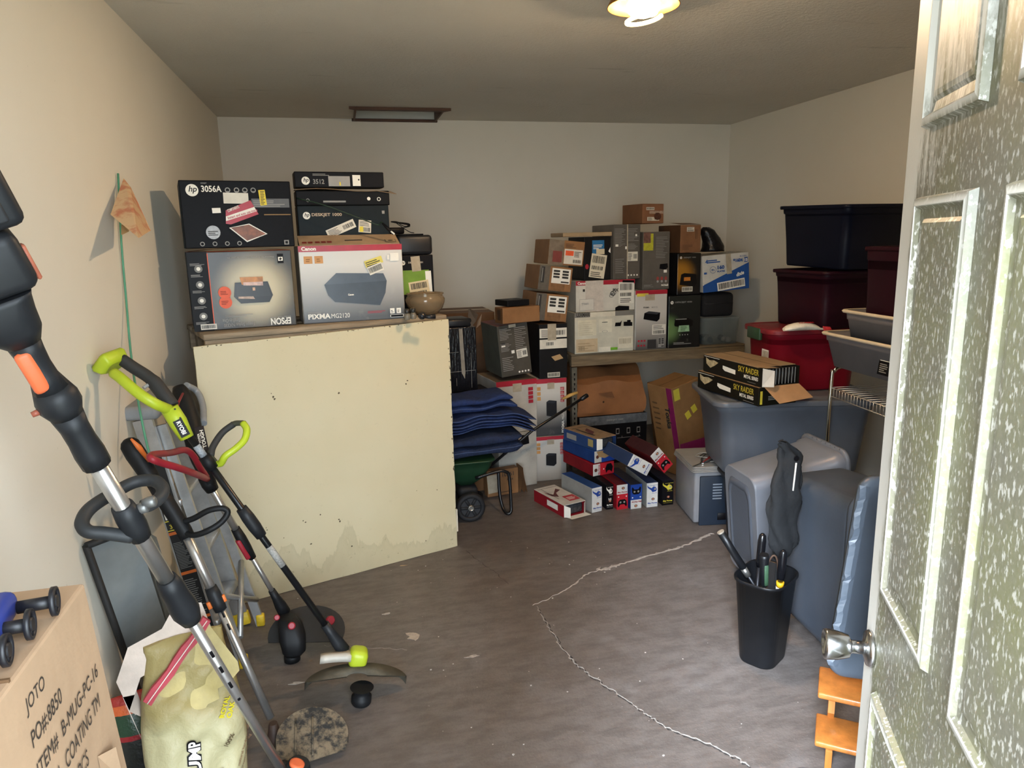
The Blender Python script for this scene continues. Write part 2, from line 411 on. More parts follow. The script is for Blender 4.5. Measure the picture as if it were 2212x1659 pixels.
# door frame
fr = tag(empty('trim_2', (DOOR_X0, YF, 0)), kind='structure')
MB().box(0, 0.03, -0.15, 0.0, 0, DOOR_H).build('jamb', M('d8d6ce', 0.5), fr)
MB().box(DOOR_X1-DOOR_X0-0.03, DOOR_X1-DOOR_X0, -0.15, 0.0, 0, DOOR_H).build('jamb', M('d8d6ce', 0.5), fr)
MB().box(0.03, DOOR_X1-DOOR_X0-0.03, -0.15, 0, DOOR_H-0.03, DOOR_H).build('door_head', M('d8d6ce', 0.5), fr)

# ------------------------------------------------------------------ open entry door (six raised panels)
DTH = R(27.5); DE = Vector((0.931, 1.05, 0)); DW = 0.86; DZ0, DZ1 = 0.015, 2.06; DT = 0.045
dd = Vector((math.sin(DTH), math.cos(DTH), 0))
hinge = DE-dd*DW
# local frame: x along the leaf from free edge to hinge, y out of the outer face (towards the doorway), z up
nrm = Vector((-math.cos(DTH), math.sin(DTH), 0))
door = tag(empty('door_1', hinge), kind='structure')
dm = Matrix.Identity(4)
for i, a in enumerate((-dd, nrm, Vector((0, 0, 1)))):
    for j in range(3): dm[j][i] = a[j]
dm.translation = DE; dm.translation.z = 0
door.matrix_world = dm
def _door(nt, b, L):
    v = objvec(nt)
    sep = nt.nodes.new('ShaderNodeSeparateXYZ'); L(v, sep.inputs[0])
    def rng(x, a0, a1, b0, b1):
        r = nt.nodes.new('ShaderNodeMapRange'); L(x, r.inputs[0]); r.inputs[1].default_value = a0; r.inputs[2].default_value = a1; r.inputs[3].default_value = b0; r.inputs[4].default_value = b1; return r.outputs[0]
    def mth(op, a, c):
        k = nt.nodes.new('ShaderNodeMath'); k.operation = op
        for i, q in enumerate((a, c)):
            if isinstance(q, (int, float)): k.inputs[i].default_value = q
            else: L(q, k.inputs[i])
        return k.outputs[0]
    streak = noise(nt, v, 9, 6, 0.7, (7.0, 1, 1.0)); cloud = noise(nt, v, 4.5, 5, 0.6); sp = noise(nt, v, 120, 3, 0.55, (1.2, 1.0, 0.6)); fine = noise(nt, v, 130, 3, 0.6)
    hgt = rng(sep.outputs[2], 1.9, 1.55, 0.0, 1.0); inn = rng(sep.outputs[0], 0.03, 0.075, 0.0, 1.0)
    far = rng(sep.outputs[0], 0.1, 0.3, 0.0, 0.35)
    am = mth('MULTIPLY', mth('ADD', hgt, far), inn)
    mask = mth('ADD', mth('MULTIPLY', am, 0.9), mth('MULTIPLY', mth('SUBTRACT', streak, 0.5), 1.5))
    mask = mth('ADD', mask, mth('MULTIPLY', mth('SUBTRACT', cloud, 0.5), 0.8))
    dirt = ramp(nt, mask, [(0.36, 0.0), (0.72, 1.0)]); ridge = rng(sep.outputs[1], 0.0100, 0.0116, 1.0, 0.2); dirt = mth('MULTIPLY', dirt, ridge)
    white = ramp(nt, sp, [(0.55, 0.0), (0.63, 1.0)])
    dmid = mth('MULTIPLY', dirt, mth('SUBTRACT', 1.0, mth('MULTIPLY', white, 0.6)))
    alg = mixc(nt, ramp(nt, cloud, [(0.4, 0.0), (0.62, 1.0)]), '4a4634', '545326')
    alg = mixc(nt, ramp(nt, fine, [(0.4, 0.0), (0.7, 0.5)]), alg, '676250')
    c = mixc(nt, mth('MULTIPLY', dmid, 0.88), 'b9b5ac', alg)
    L(c, b.inputs['Base Color']); b.inputs['Roughness'].default_value = 0.45; bumpn(nt, b, fine, 0.06, 0.004)
MDOOR = node_mat('mouldy_white_door', _door)
MB().box(0, DW, -DT, 0.0, DZ0, DZ1).build('door_slab', MDOOR, door)
def raised_panel(x0, x1, z0, z1):
    """moulded frame standing proud with a sunk ring and a raised field"""
    prof = [(0.0, 0.0), (0.004, 0.010), (0.014, 0.012), (0.020, 0.004), (0.034, 0.002), (0.040, 0.006), (0.048, 0.007)]
    rings = []
    for i, y in prof:
        rings.append([(x0+i, y+0.0002, z0+i), (x1-i, y+0.0002, z0+i), (x1-i, y+0.0002, z1-i), (x0+i, y+0.0002, z1-i)])
    b = MB(); b.loft(rings, 0, False, True, False, True); o = b.build('door_panel', MDOOR, door); return o
for z0, z1 in ((1.70, 1.93), (0.930, 1.60), (0.20, 0.738)):
    raised_panel(0.098, 0.338, z0, z1); raised_panel(0.44, 0.70, z0, z1)
KNOB = M('b2b2b2', 0.22, 1.0, vary=0.06, name='brushed_nickel')
kn = empty('door_knob', (0.045, 0, 0.79)); kn.parent = door
kp = [(0.033, 0.0), (0.034, 0.004), (0.031, 0.010), (0.018, 0.013), (0.012, 0.016), (0.012, 0.034), (0.014, 0.037), (0.021, 0.040), (0.0265, 0.060), (0.0285, 0.078), (0.027, 0.083), (0.022, 0.083), (0.021, 0.080), (0.0, 0.079)]
o = MB().lathe(kp[:4]+[(0.012, 0.016)], 28, mtx=Matrix.Rotation(R(-90), 4, 'X')).build('rose', KNOB, kn)
o = MB().lathe(kp[4:], 28, mtx=Matrix.Rotation(R(-90), 4, 'X')).build('knob', KNOB, kn)
MB().box(-0.0015, 0.0, -0.035, -0.01, 0.76, 0.82).build('latch_plate', KNOB, door)
for hz in (0.25, 1.05, 1.82):
    MB().lathe([(0.007, 0), (0.007, 0.09)], 10, mtx=move(DW+0.004, -0.004, hz)).build('door_hinge', KNOB, door)

# ------------------------------------------------------------------ ceiling lamp with a copper dish and a spiral bulb
LP = atZ(1390, 4, ZC-0.06)
lamp = empty('ceiling_lamp', (LP.x, LP.y, ZC), label='copper dish ceiling lamp with a lit bulb', cat='lamp')
COPPER = M('b98449', 0.35, 0.85, vary=0.3, scale=20)
MB().lathe([(0.07, -0.001), (0.072, -0.02), (0.10, -0.03), (0.118, -0.06), (0.125, -0.075), (0.121, -0.075), (0.113, -0.058), (0.095, -0.035), (0.03, -0.028)], 36, cap0=True, cap1=True).build('dish', COPPER, lamp)
MB().lathe([(0.022, -0.028), (0.024, -0.045), (0.02, -0.05)], 16).build('socket', M('d9d2c0', 0.4), lamp)
GLOW = M('ffddb0', 0.5, vary=0, emit=BULB_GLOW, name='glowing_bulb'); GLOW2 = M('ffd98a', 0.5, vary=0, emit=12.0, name='glowing_tube')
MB().lathe([(0.02, -0.04), (0.045, -0.05), (0.058, -0.068), (0.057, -0.085), (0.044, -0.1), (0.02, -0.108), (0.002, -0.11)], 24).build('bulb', GLOW, lamp)
for k in range(2):
    pts = [(0.068*math.cos(a)*(0.75+0.25*math.cos(a*0.5)), 0.068*math.sin(a), -0.1-0.02*math.sin(a*0.5)) for a in [math.pi*k+i*0.3 for i in range(12)]]
    MB().tube(pts, 0.007, 8).build('spiral_tube', GLOW2, lamp)

# ------------------------------------------------------------------ crack, patches and crumbs on the floor
CR = M('a39a92', 0.9, vary=0.25, scale=60, bump=0.4)
CRD = M('2f2b29', 0.9, vary=0.2)
def crack(pts, w0, w1, mat, name, h=0.002, seed=1, step=14):
    rn = random.Random(seed); P = spline([Vector(atZ(x, y, 0)) for x, y in pts], step); b = MB(); ring = []
    n = len(P); L_ = []; R_ = []
    for i, p in enumerate(P):
        t = (P[min(i+1, n-1)]-P[max(i-1, 0)]).normalized(); sd = Vector((-t.y, t.x, 0)); wd = (w0+(w1-w0)*i/(n-1))*rn.uniform(0.35, 1.5); off = rn.uniform(-0.006, 0.006)
        L_.append(p+sd*(wd+off)); R_.append(p+sd*(off-wd))
    vs = []; fs = []
    for i in range(n): vs += [(L_[i].x, L_[i].y, 0.0004), ((L_[i].x+R_[i].x)/2, (L_[i].y+R_[i].y)/2, h), (R_[i].x, R_[i].y, 0.0004)]
    for i in range(n-1): fs += [(3*i, 3*i+3, 3*i+4, 3*i+1), (3*i+1, 3*i+4, 3*i+5, 3*i+2)]
    b.add(vs, fs); return b.build(name, mat, floor)
crack([(1538, 1152), (1480, 1178), (1420, 1195), (1330, 1222), (1270, 1240), (1222, 1275), (1150, 1308)], 0.009, 0.002, CR, 'crack_filler', seed=2)
crack([(1330, 1222), (1302, 1230), (1290, 1228)], 0.012, 0.016, CR, 'crack_filler', seed=12, step=6)
crack([(1160, 1310), (1195, 1370), (1235, 1425), (1300, 1475), (1380, 1530), (1440, 1570), (1540, 1610), (1620, 1655)], 0.002, 0.004, M('86807a', 0.9, vary=0.25, scale=60), 'crack_filler', seed=3)
crack([(1165, 1316), (1200, 1376), (1240, 1430), (1303, 1480), (1384, 1535), (1446, 1575), (1545, 1616), (1622, 1659)], 0.002, 0.003, CRD, 'crack_line', seed=3, h=0.001)
crack([(1005, 1190), (1060, 1230), (1100, 1262)], 0.001, 0.001, CRD, 'crack_line', seed=5, h=0.001)
crack([(700, 1395), (800, 1400), (880, 1403)], 0.0008, 0.0008, CR, 'crack_line', seed=6, h=0.001)
def blot(px, py, r, mat, seed, name='paint_patch', sq=0.8):
    rn = random.Random(seed); c = atZ(px, py, 0); n = 18; ph = rn.uniform(0, 6)
    pts = [(c.x+r*(0.75+0.25*math.sin(3*k/n*6.28+ph)+rn.uniform(-.2, .2))*math.cos(6.283*k/n), c.y+sq*r*(0.75+0.25*math.cos(2*k/n*6.28+ph)+rn.uniform(-.2, .2))*math.sin(6.283*k/n)) for k in range(n)]
    return MB().prism(pts, 0.0002, 0.0016).build(name, mat, floor)
blot(892, 1374, 0.032, M('a39688', 0.8, vary=0.2, scale=60), 4, sq=1.2)
blot(1020, 1418, 0.03, M('9b9188', 0.8, vary=0.3, scale=80), 5, sq=0.25)
blot(835, 1326, 0.022, M('a89f96', 0.8, vary=0.2, scale=60), 6, sq=0.4)
blot(870, 1222, 0.02, M('9a8468', 0.8, vary=0.2, scale=60), 8, sq=0.35)
blot(640, 1476, 0.03, M('9b9690', 0.8, vary=0.2, scale=60), 9, sq=0.3)
rn = random.Random(11); b = MB()
for k in range(170):
    x, y = rn.uniform(-0.35, 2.2), rn.uniform(1.3, 3.9)
    if x > 1.3 and y > 1.9 or y > 3.05+0.33*(x+0.6) and x < 0.55 or y > 3.4 and x > 0.5 or x < 0.2 and y < 2.9 or x > 1.1 and y < 1.8: continue
    s_ = rn.choice((0.0015, 0.002, 0.0028, 0.004)); a = rn.uniform(0, 3)
    b.prism([(x+s_*math.cos(a+q), y+s_*rn.uniform(.5, 1.2)*math.sin(a+q)) for q in (0, 1.4, 2.9, 4.6)], 0.0, s_*0.6)
tag(b.build('crumbs', M('a8a29a', 0.8, vary=0.2)), 'tiny pale crumbs and paint flakes scattered over the concrete floor', 'debris', kind='stuff')

# ------------------------------------------------------------------ workbench, panel and the printer boxes on it
BYAW = 18.2; bdir = Vector((math.cos(R(BYAW)), math.sin(R(BYAW)), 0)); bnor = Vector((-math.sin(R(BYAW)), math.cos(R(BYAW)), 0))
BZ = 1.195
_pbr = Vector(atZ(988, 1175, 0.012)); bp0 = _pbr-bdir*1.10+bnor*0.026; bp0.z = 0
bench = empty('workbench', bp0+bdir*0.56+bnor*0.245, (0, 0, R(BYAW)), 'rough wooden workbench standing behind the white panel', 'bench')
OLDW = M('8b7b66', 0.8, vary=0.35, scale=5, stretch=(1, 10, 10), bump=0.3)
for k in range(3): MB().bev(-0.56, 0.545, -0.245+k*0.163, -0.085+k*0.163, BZ-0.025, BZ, 0.003, 1).build('top_board', OLDW, bench)
MB().box(-0.555, 0.54, -0.24, -0.205, BZ-0.11, BZ-0.026).build('front_rail', OLDW, bench)
MB().box(-0.555, 0.54, 0.205, 0.24, BZ-0.11, BZ-0.026).build('back_rail', OLDW, bench)
for x in (-0.5, 0.5):
    for y in (-0.16, 0.16): MB().box(x-0.035, x+0.035, y-0.04, y+0.04, 0, BZ-0.026).build('leg', OLDW, bench)
def _panel(nt, b, L):
    v = objvec(nt); sep = nt.nodes.new('ShaderNodeSeparateXYZ'); L(v, sep.inputs[0])
    n = noise(nt, v, 5.5, 5, 0.6, (1, 1, 0.35)); f = noise(nt, v, 38, 6, 0.75); g = noise(nt, v, 2.0, 3)
    def mth(op, a, c):
        k = nt.nodes.new('ShaderNodeMath'); k.operation = op
        for i, q in enumerate((a, c)):
            if isinstance(q, (int, float)): k.inputs[i].default_value = q
            else: L(q, k.inputs[i])
        return k.outputs[0]
    low = mth('SUBTRACT', mth('MULTIPLY', mth('SUBTRACT', n, 0.28), 0.62), sep.outputs[2])
    wet = ramp(nt, low, [(0.0, 0.0), (0.012, 0.32), (0.05, 0.2), (0.2, 0.35)])
    c = mixc(nt, ramp(nt, g, [(0.4, 0), (0.7, 0.4)]), 'cabf9f', 'bdae88')
    c = mixc(nt, wet, c, '8f8566')
    sp = mth('MULTIPLY', ramp(nt, f, [(0.60, 0.0), (0.72, 1.0)]), mth('ADD', 0.12, mth('MULTIPLY', wet, 1.6)))
    c = mixc(nt, sp, c, '5a4a33')
    L(c, b.inputs['Base Color']); b.inputs['Roughness'].default_value = 0.5; bumpn(nt, b, f, 0.08, 0.006)
MPANEL = node_mat('stained_white_panel', _panel)
PYAW = 18.2; pdir = Vector((math.cos(R(PYAW)), math.sin(R(PYAW)), 0)); pnor = Vector((-math.sin(R(PYAW)), math.cos(R(PYAW)), 0))
pbr = Vector(atZ(988, 1175, 0.012)); PWID = 1.145
pp0 = pbr-pdir*PWID
pan = empty('leaning_panel', (pp0.x, pp0.y, 0), (0, 0, R(PYAW)), 'large white painted plywood panel with stained lower edge leaning on the workbench', 'panel')
rn = random.Random(5); ed = []
zt0, zt1 = 1.152, 1.176
for k in range(13): ed.append((PWID*k/12, 0.0+rn.uniform(0, .002)))
for k in range(25): ed.append((PWID+rn.uniform(-.0015, .0015), 0.012+zt1*(k+0.5)/25.5))
for k in range(13): t = 1-k/12; ed.append((PWID*t, zt0+(zt1-zt0)*t+rn.uniform(-.0015, .0015)))
for k in range(25): ed.append((rn.uniform(-.0015, .0015), zt0*(1-(k+0.5)/25.5)))
b = MB(); b.prism(ed, 0, 0.014, mtx=Matrix.Rotation(R(90), 4, 'X'))
b.build('board', MPANEL, pan, loc=(0, 0.014, 0))
rn = random.Random(17); CHIP = M('4f4433', .8, vary=.3, scale=60)
def chip(u, z, r_, sq=1.0):
    n = 9; MB().prism([(u+r_*rn.uniform(.5, 1.2)*math.cos(6.283*k/n), z+sq*r_*rn.uniform(.5, 1.2)*math.sin(6.283*k/n)) for k in range(n)], 0.0, .0006, mtx=Matrix.Rotation(R(90), 4, 'X')).build('paint_chip', CHIP, pan, loc=(0, -.0002, 0))
for px in ((590, 857), (593, 862), (586, 850), (732, 849), (880, 822), (877, 829), (655, 1125), (660, 1128), (613, 1162), (577, 1145), (575, 1140), (692, 1112), (732, 1122), (734, 1126), (944, 1058), (640, 1265), (900, 1060), (672, 1175), (760, 1180), (860, 1195), (920, 1168)):
    q = on_plane(*px, pp0, -pnor)-Vector((pp0.x, pp0.y, 0)); chip(Vector((q.x, q.y, 0)).dot(pdir), q.z, rn.uniform(.002, .006), rn.uniform(.6, 1.6))
for k in range(26):
    z = rn.uniform(.05, zt1-.02); chip(PWID-rn.uniform(.001, .006), z, rn.uniform(.0015, .004), 1.5)
for k in range(30):
    u = rn.uniform(.02, PWID-.02); chip(u, zt0+(zt1-zt0)*u/PWID-rn.uniform(.001, .006), rn.uniform(.0015, .005), .6)
MB().box(PWID+0.001, PWID+0.008, 0.0, 0.02, 0.08, 0.20).build('edge_batten', M('cfc6b2', 0.6), pan)

def printed_grey(name, c0, c1, z0, z1, glow=None):
    """vertical two-tone print; glow=(x,z,r,col) adds a printed halo"""
    def f(nt, b, L):
        v = objvec(nt); sep = nt.nodes.new('ShaderNodeSeparateXYZ'); L(v, sep.inputs[0])
        r = nt.nodes.new('ShaderNodeMapRange'); L(sep.outputs[2], r.inputs[0]); r.inputs[1].default_value = z0; r.inputs[2].default_value = z1
        c = mixc(nt, r.outputs[0], c0, c1)
        if glow:
            d = nt.nodes.new('ShaderNodeVectorMath'); d.operation = 'DISTANCE'
            cm = nt.nodes.new('ShaderNodeCombineXYZ'); L(sep.outputs[0], cm.inputs[0]); L(sep.outputs[2], cm.inputs[2])
            L(cm.outputs[0], d.inputs[0]); d.inputs[1].default_value = (glow[0], 0, glow[1])
            r2 = nt.nodes.new('ShaderNodeMapRange'); r2.interpolation_type = 'SMOOTHSTEP'; L(d.outputs['Value'], r2.inputs[0]); r2.inputs[1].default_value = glow[2]; r2.inputs[2].default_value = glow[2]*0.25
            c = mixc(nt, r2.outputs[0], c, glow[3])
        n = noise(nt, v, 20, 5); c = mixc(nt, ramp(nt, n, [(0.62, 0), (0.8, 0.12)]), c, 'c0b8a8')
        L(c, b.inputs['Base Color']); b.inputs['Roughness'].default_value = 0.38; bumpn(nt, b, noise(nt, v, 18, 4), 0.06, 0.01)
    return node_mat(name, f)
WHT = M('e4e0d6', 0.5, vary=0.06); BLK = M('0e0d10', 0.45, vary=0.1, spec=0.16); INK = M('2a2826', 0.6, vary=0.05); RED = M('a52434', 0.4, vary=0.12); YEL = M('d8c22e', 0.5, vary=0.1); GRYP = M('8c8a86', 0.5, vary=0.08); ORG = M('d8562e', 0.5, vary=0.1)
TAPE = M('a89c88', 0.15, vary=0.15, scale=30, spec=0.7)
def hp_logo(F, u, v, r):
    lg_ = F.disc(u, v, r, WHT, 'logo', 22); F.text('hp', u, v-0.55*r/F.h, r*1.25, BLK, align='c', slant=0.25, bold=0.015, name='logo_letters').parent = lg_

# Epson box (printed upside down) and 3056A box above it
p0 = Vector(atZ(421, 717, BZ)); q0 = Vector(atZ(642, 709, BZ)); ey = 12.0
w_, h_ = fit(p0, ey, (642, 709), (411, 545))
glowm = printed_grey('epson_print', '3d3a35', '322f2c', 0, h_, (0.05, h_*0.5, 0.19, 'c9bb98'))
eb = Box('printer_box', 'grey printer box standing upside down with a printed halo, lower left on the workbench', p0, ey, w_, 0.30, h_, '33363c', 'box', 'printer boxes on the workbench', cols=dict(F=glowm, L='2b333d', T='b5482c'))
F = eb.F
F.rect(0.0, 0.0, 0.185, 1.0, BLK, 'side_strip'); F.rect(0.185, 0.02, 0.193, 0.98, ORG, 'stripe')
for v in (0.16, 0.36, 0.56, 0.76, 0.9):
    F.lines(0.02, v-0.07, 0.165, v-0.035, 3, GRYP)
    if v < 0.9: F.disc(0.095, v+0.03, 0.016, M('6f6d68', 0.5), 'icon', 14); F.disc(0.095, v+0.03, 0.008, WHT, 'icon', 10)
F.label(0.06, 0.02, 0.21, 0.09, 0, 'e0dcd0', 4)
F.text('EPSON', 0.94, 0.115, 0.03, WHT, rot=180, bold=0.03, wide=0.085)
F.text('EXCEED YOUR VISION', 0.94, 0.135, 0.006, GRYP, rot=180, wide=0.085)
F.text('Epson Stylus NX330', 0.575, 0.095, 0.02, GRYP, rot=180, wide=0.125)
F.text('Small-in-One', 0.435, 0.145, 0.018, GRYP, rot=180, wide=0.07)
F.text('Designed for Simplicity. Compact for your life.', 0.82, 0.93, 0.009, GRYP, rot=180, wide=0.19)
F.lines(0.3, 0.165, 0.57, 0.2, 2, GRYP)
F.rect(0.855, 0.83, 0.915, 0.95, BLK, 'badge'); F.rect(0.862, 0.86, 0.908, 0.91, WHT, 'badge_mark'); F.rect(0.873, 0.872, 0.897, 0.898, INK, 'badge_mark', rot=45)
F.poly([(0.40, 0.42), (0.42, 0.6), (0.74, 0.6), (0.78, 0.42), (0.74, 0.33), (0.46, 0.33)], M('16161a', 0.35, vary=0.05), 'printer_picture')
F.poly([(0.43, 0.41), (0.43, 0.58), (0.73, 0.58), (0.76, 0.41)], M('232326', 0.35, vary=0.05), 'printer_picture')
F.poly([(0.485, 0.57), (0.47, 0.665), (0.695, 0.665), (0.69, 0.555)], M('b3763c', 0.4, vary=0.35, scale=45), 'paper_picture')
F.poly([(0.5, 0.56), (0.5, 0.6), (0.69, 0.6), (0.69, 0.55)], M('c6a69c', 0.4, vary=0.35, scale=60), 'paper_picture')
F.poly([(0.44, 0.395), (0.44, 0.42), (0.585, 0.415), (0.6, 0.38)], M('b59a88', 0.4, vary=0.3, scale=60), 'paper_picture')
F.rect(0.585, 0.49, 0.61, 0.53, M('c9a080', 0.4), 'screen_picture')
for v, s_ in ((0.355, 'NEW'), (0.48, 'PHOTO')): F.disc(0.315, v, 0.026, ORG, 'bubble', 18); F.rect(0.32, v-0.06 if v > .4 else v+0.005, 0.365, v-0.005 if v > .4 else v+0.06, ORG, 'bubble'); F.lines(0.275, v-0.025, 0.35, v+0.03, 3, M('8a3018', .6))
z1 = eb.top
# bulging orange top flap
MB().loft([[(-w_/2+0.006, -0.148+0.148*k/4, h_+0.001+0.014*math.sin(math.pi*j/10)*(1-k/5)) for k in range(5)] for j in [0]]*1 if False else [[(-w_/2+0.01+(w_-0.02)*j/10, -0.148+0.29*k/4, h_+0.0015+0.012*math.sin(math.pi*j/10)) for k in range(5)] for j in range(11)], 0, True, False, False, False).build('bulging_flap', M('a8452a', 0.55, vary=0.15, scale=20), eb.root)

p0b = Vector(p0)+Vector((math.sin(R(ey))*-0.01, math.cos(R(ey))*0.01, 0)); p0b.z = z1+0.014
w2, h2 = fit(p0b, ey, (637.6, 534), (411, 389)); 
hb = Box('printer_box', 'black printer box with 3056A lettering and red striped sticker, top left on the workbench', p0b, ey, w2, 0.28, h2-0.004, '0d0d11', 'box', 'printer boxes on the workbench', cols=dict(L='1d2a30', R='101013'))
F = hb.F; hp_logo(F, 0.11, 0.855, 0.0245)
F.text('3056A', 0.19, 0.83, 0.026, WHT, wide=0.078); F.text('DESKJET', 0.19, 0.945, 0.006, GRYP)
for u in (0.42, 0.5, 0.575, 0.65): F.disc(u, 0.86, 0.011, GRYP, 'icon', 12, r2=0.007); F.rect(u-0.012, 0.83, u+0.012, 0.845, GRYP, 'icon')
F.rect(0.375, 0.66, 0.6, 0.82, M('cfcbbf', 0.5), 'sticker', rot=-1)
F.rect(0.625, 0.60, 0.975, 0.735, M('55575a', 0.5), 'caption_area'); F.lines(0.64, 0.615, 0.96, 0.72, 4, GRYP)
F.rect(0.70, 0.635, 0.76, 0.865, YEL, 'price_sticker', rot=4); F.lines(0.71, 0.65, 0.755, 0.86, 9, INK)
F.rect(0.73, 0.485, 0.98, 0.50, M('8c6a3a', 0.5), 'gold_strip')
F.poly([(0.375, 0.36), (0.385, 0.56), (0.615, 0.71), (0.68, 0.5), (0.42, 0.35)], RED, 'striped_sticker')
F.poly([(0.378, 0.4), (0.382, 0.47), (0.645, 0.61), (0.665, 0.545)], WHT, 'sticker_band'); F.text('Instant and auto use more', 0.4, 0.425, 0.011, RED, rot=16, wide=0.125)
F.text('COMPONENTS', 0.405, 0.53, 0.012, WHT, rot=21, wide=0.05)
F.rect(0.265, 0.52, 0.34, 0.595, WHT, 'paper_picture', rot=2)
F.poly([(0.40, 0.30), (0.55, 0.08), (0.745, 0.2), (0.585, 0.36)], WHT, 'photo_border'); F.poly([(0.415, 0.3), (0.552, 0.1), (0.73, 0.2), (0.58, 0.345)], M('7a4424', 0.4, vary=0.5, scale=30), 'photo_print')
F.disc(0.255, 0.235, 0.028, M('8d8d8c', 0.3, vary=0.25, scale=60), 'seal', 20); F.lines(0.21, 0.19, 0.3, 0.27, 3, INK)
for u in (0.15, 0.26, 0.37, 0.48): F.disc(u, 0.065, 0.0095, GRYP, 'icon', 12, r2=0.006)
F.rect(0.895, 0.03, 0.94, 0.1, GRYP, 'icon'); F.rect(0.905, 0.045, 0.93, 0.085, BLK, 'icon')

# MG2120 box with its top flap raised
c0 = Vector(atZ(656.6, 700.7, BZ)); cy = 7.0
w3, h3 = fit(c0, cy, (876, 694), (644, 532))
cm = printed_grey('canon_print', '4b4d50', 'c9c6c0', 0.02, h3*0.75)
cb = Box('printer_box', 'silver and white printer box with red top stripe and MG2120 lettering on the workbench', c0, cy, w3, 0.27, h3, 'b9b4aa', 'box', 'printer boxes on the workbench', cols=dict(F=cm, T='8e7a62'))
F = cb.F; F.rect(0, 0.925, 1, 1.0, RED, 'stripe'); F.text('Canon', 0.03, 0.94, 0.017, WHT, bold=0.04, wide=0.063)
for u in (0.045, 0.145): F.rect(u, 0.775, u+0.08, 0.87, M('c08a4e', 0.5), 'icon'); F.lines(u+0.02, 0.8, u+0.065, 0.85, 2, M('8a5a2a'))
F.poly([(0.22, 0.50), (0.34, 0.645), (0.80, 0.62), (0.83, 0.52), (0.81, 0.36), (0.75, 0.2), (0.31, 0.27), (0.25, 0.36)], M('3a434e', 0.35, vary=0.12), 'printer_picture')
F.poly([(0.22, 0.50), (0.34, 0.645), (0.80, 0.62), (0.83, 0.52), (0.52, 0.51)], M('46505c', 0.35, vary=0.12), 'printer_picture')
F.text('Canon', 0.44, 0.345, 0.009, WHT, bold=0.04, wide=0.026)
F.rect(0.62, 0.73, 0.8, 0.82, M('d3c35a', 0.5), 'price_sticker', rot=17); F.lines(0.63, 0.735, 0.79, 0.81, 3, INK, rot=17)
F.label(0.65, 0.63, 0.80, 0.74, 20, 'd9d3c4', 4)
F.rect(0.875, 0.78, 0.96, 0.885, WHT, 'code_frame')
F.rect(0.845, 0.8, 0.868, 0.86, WHT, 'icon')
F.text('PIXMA', 0.045, 0.06, 0.0235, WHT, wide=0.098, bold=0.035); F.text('MG2120', 0.265, 0.06, 0.0205, WHT, wide=0.082, bold=0.0)
F.lines(0.045, 0.125, 0.2, 0.16, 2, GRYP); F.lines(0.62, 0.1, 0.8, 0.135, 2, M('a04050')); 
for u in (0.845, 0.91): F.rect(u, 0.08, u+0.045, 0.15, WHT, 'icon'); F.lines(u+.008, 0.095, u+0.038, 0.135, 2, INK)
F.rect(0.845, 0.03, 0.98, 0.065, WHT, 'caption_area'); F.rect(0.85, 0.034, 0.975, 0.061, BLK, 'caption_area')
fl = Matrix.Translation((0, -0.134, h3)) @ Matrix.Rotation(R(22), 4, 'X')
b = MB()
hw = w3/2-0.008
b.box(-hw, hw, 0, 0.045, 0, 0.003, mtx=fl); b.box(-hw, hw, 0.062, 0.115, 0, 0.003, mtx=fl); b.box(-hw, -0.02, 0.045, 0.062, 0, 0.003, mtx=fl); b.box(0.06, hw, 0.045, 0.062, 0, 0.003, mtx=fl)
top = b.build('raised_flap', M('9c8468', 0.7, vary=0.15, bump=0.1), cb.root)
FT = Face(cb.root, fl @ Vector((-hw, 0, 0.003)), (1, 0, 0), (fl.to_3x3() @ Vector((0, 1, 0))), (fl.to_3x3() @ Vector((0, 0, 1))), hw*2, 0.11)
for k in range(5): FT.rect(0.03+k*0.058+(0.012 if k > 1 else 0), 0.18, 0.075+k*0.058+(0.012 if k > 1 else 0), 0.36, M('7a2a26'), 'icon')
FT.rect(0.86, 0.12, 0.97, 0.42, INK, 'icon'); FT.rect(0.865, 0.14, 0.965, 0.4, M('a08a6a'), 'icon'); FT.disc(0.915, 0.27, 0.012, INK, 'icon', sq=0.5)

# three black boxes behind
def up(v, z): v = Vector(v); v.z = z; return v
bk = Vector((-math.sin(R(cy)), math.cos(R(cy)), 0))
d0 = up(c0+bk*0.125-Vector((0.012, 0, 0)), cb.top+0.048)
d0 = Vector(on_plane(647, 520, c0+bk*0.13, bk)); d0.z = cb.top+0.002
w4, h4 = fit(d0, cy, (843, 519), (646, 444.4))
db = Box('printer_box', 'dark teal printer box with DESKJET 1000 lettering and slanted barcode stickers', d0, cy, w4, 0.135, h4, '151b1e', 'box', 'printer boxes on the workbench', cols=dict(F='181f23'))
F = db.F; hp_logo(F, 0.095, 0.75, 0.0165); F.text('DESKJET 1000', 0.15, 0.71, 0.018, M('b9a48a', 0.5), wide=0.135)
F.label(0.29, 0.30, 0.62, 0.52, 22, 'd5cdbd', 2); F.label(0.65, 0.30, 0.79, 0.62, -5, 'd5cdbd', 0); F.rect(0.66, 0.32, 0.7, 0.46, YEL, 'sticker')
F.rect(0.92, 0.78, 0.95, 0.86, GRYP, 'icon')
e0 = up(d0+bk*0.012, db.top+0.001); w5, h5 = fit(e0, cy, (842, 440), (651, 414)); 
kb = Box('printer_box', 'black printer box with an open crumpled top flap between two black boxes', e0, cy, w5, 0.12, 0.066, '0e0e11', 'box', 'printer boxes on the workbench')
kb.F.rect(0.28, 0.2, 0.52, 0.32, GRYP, 'caption_area'); kb.F.disc(0.77, 0.45, 0.008, WHT, 'icon'); kb.F.disc(0.88, 0.42, 0.009, WHT, 'icon', r2=0.006)
kb.F.disc(0.12, 0.35, 0.008, GRYP, 'icon', r2=0.005)
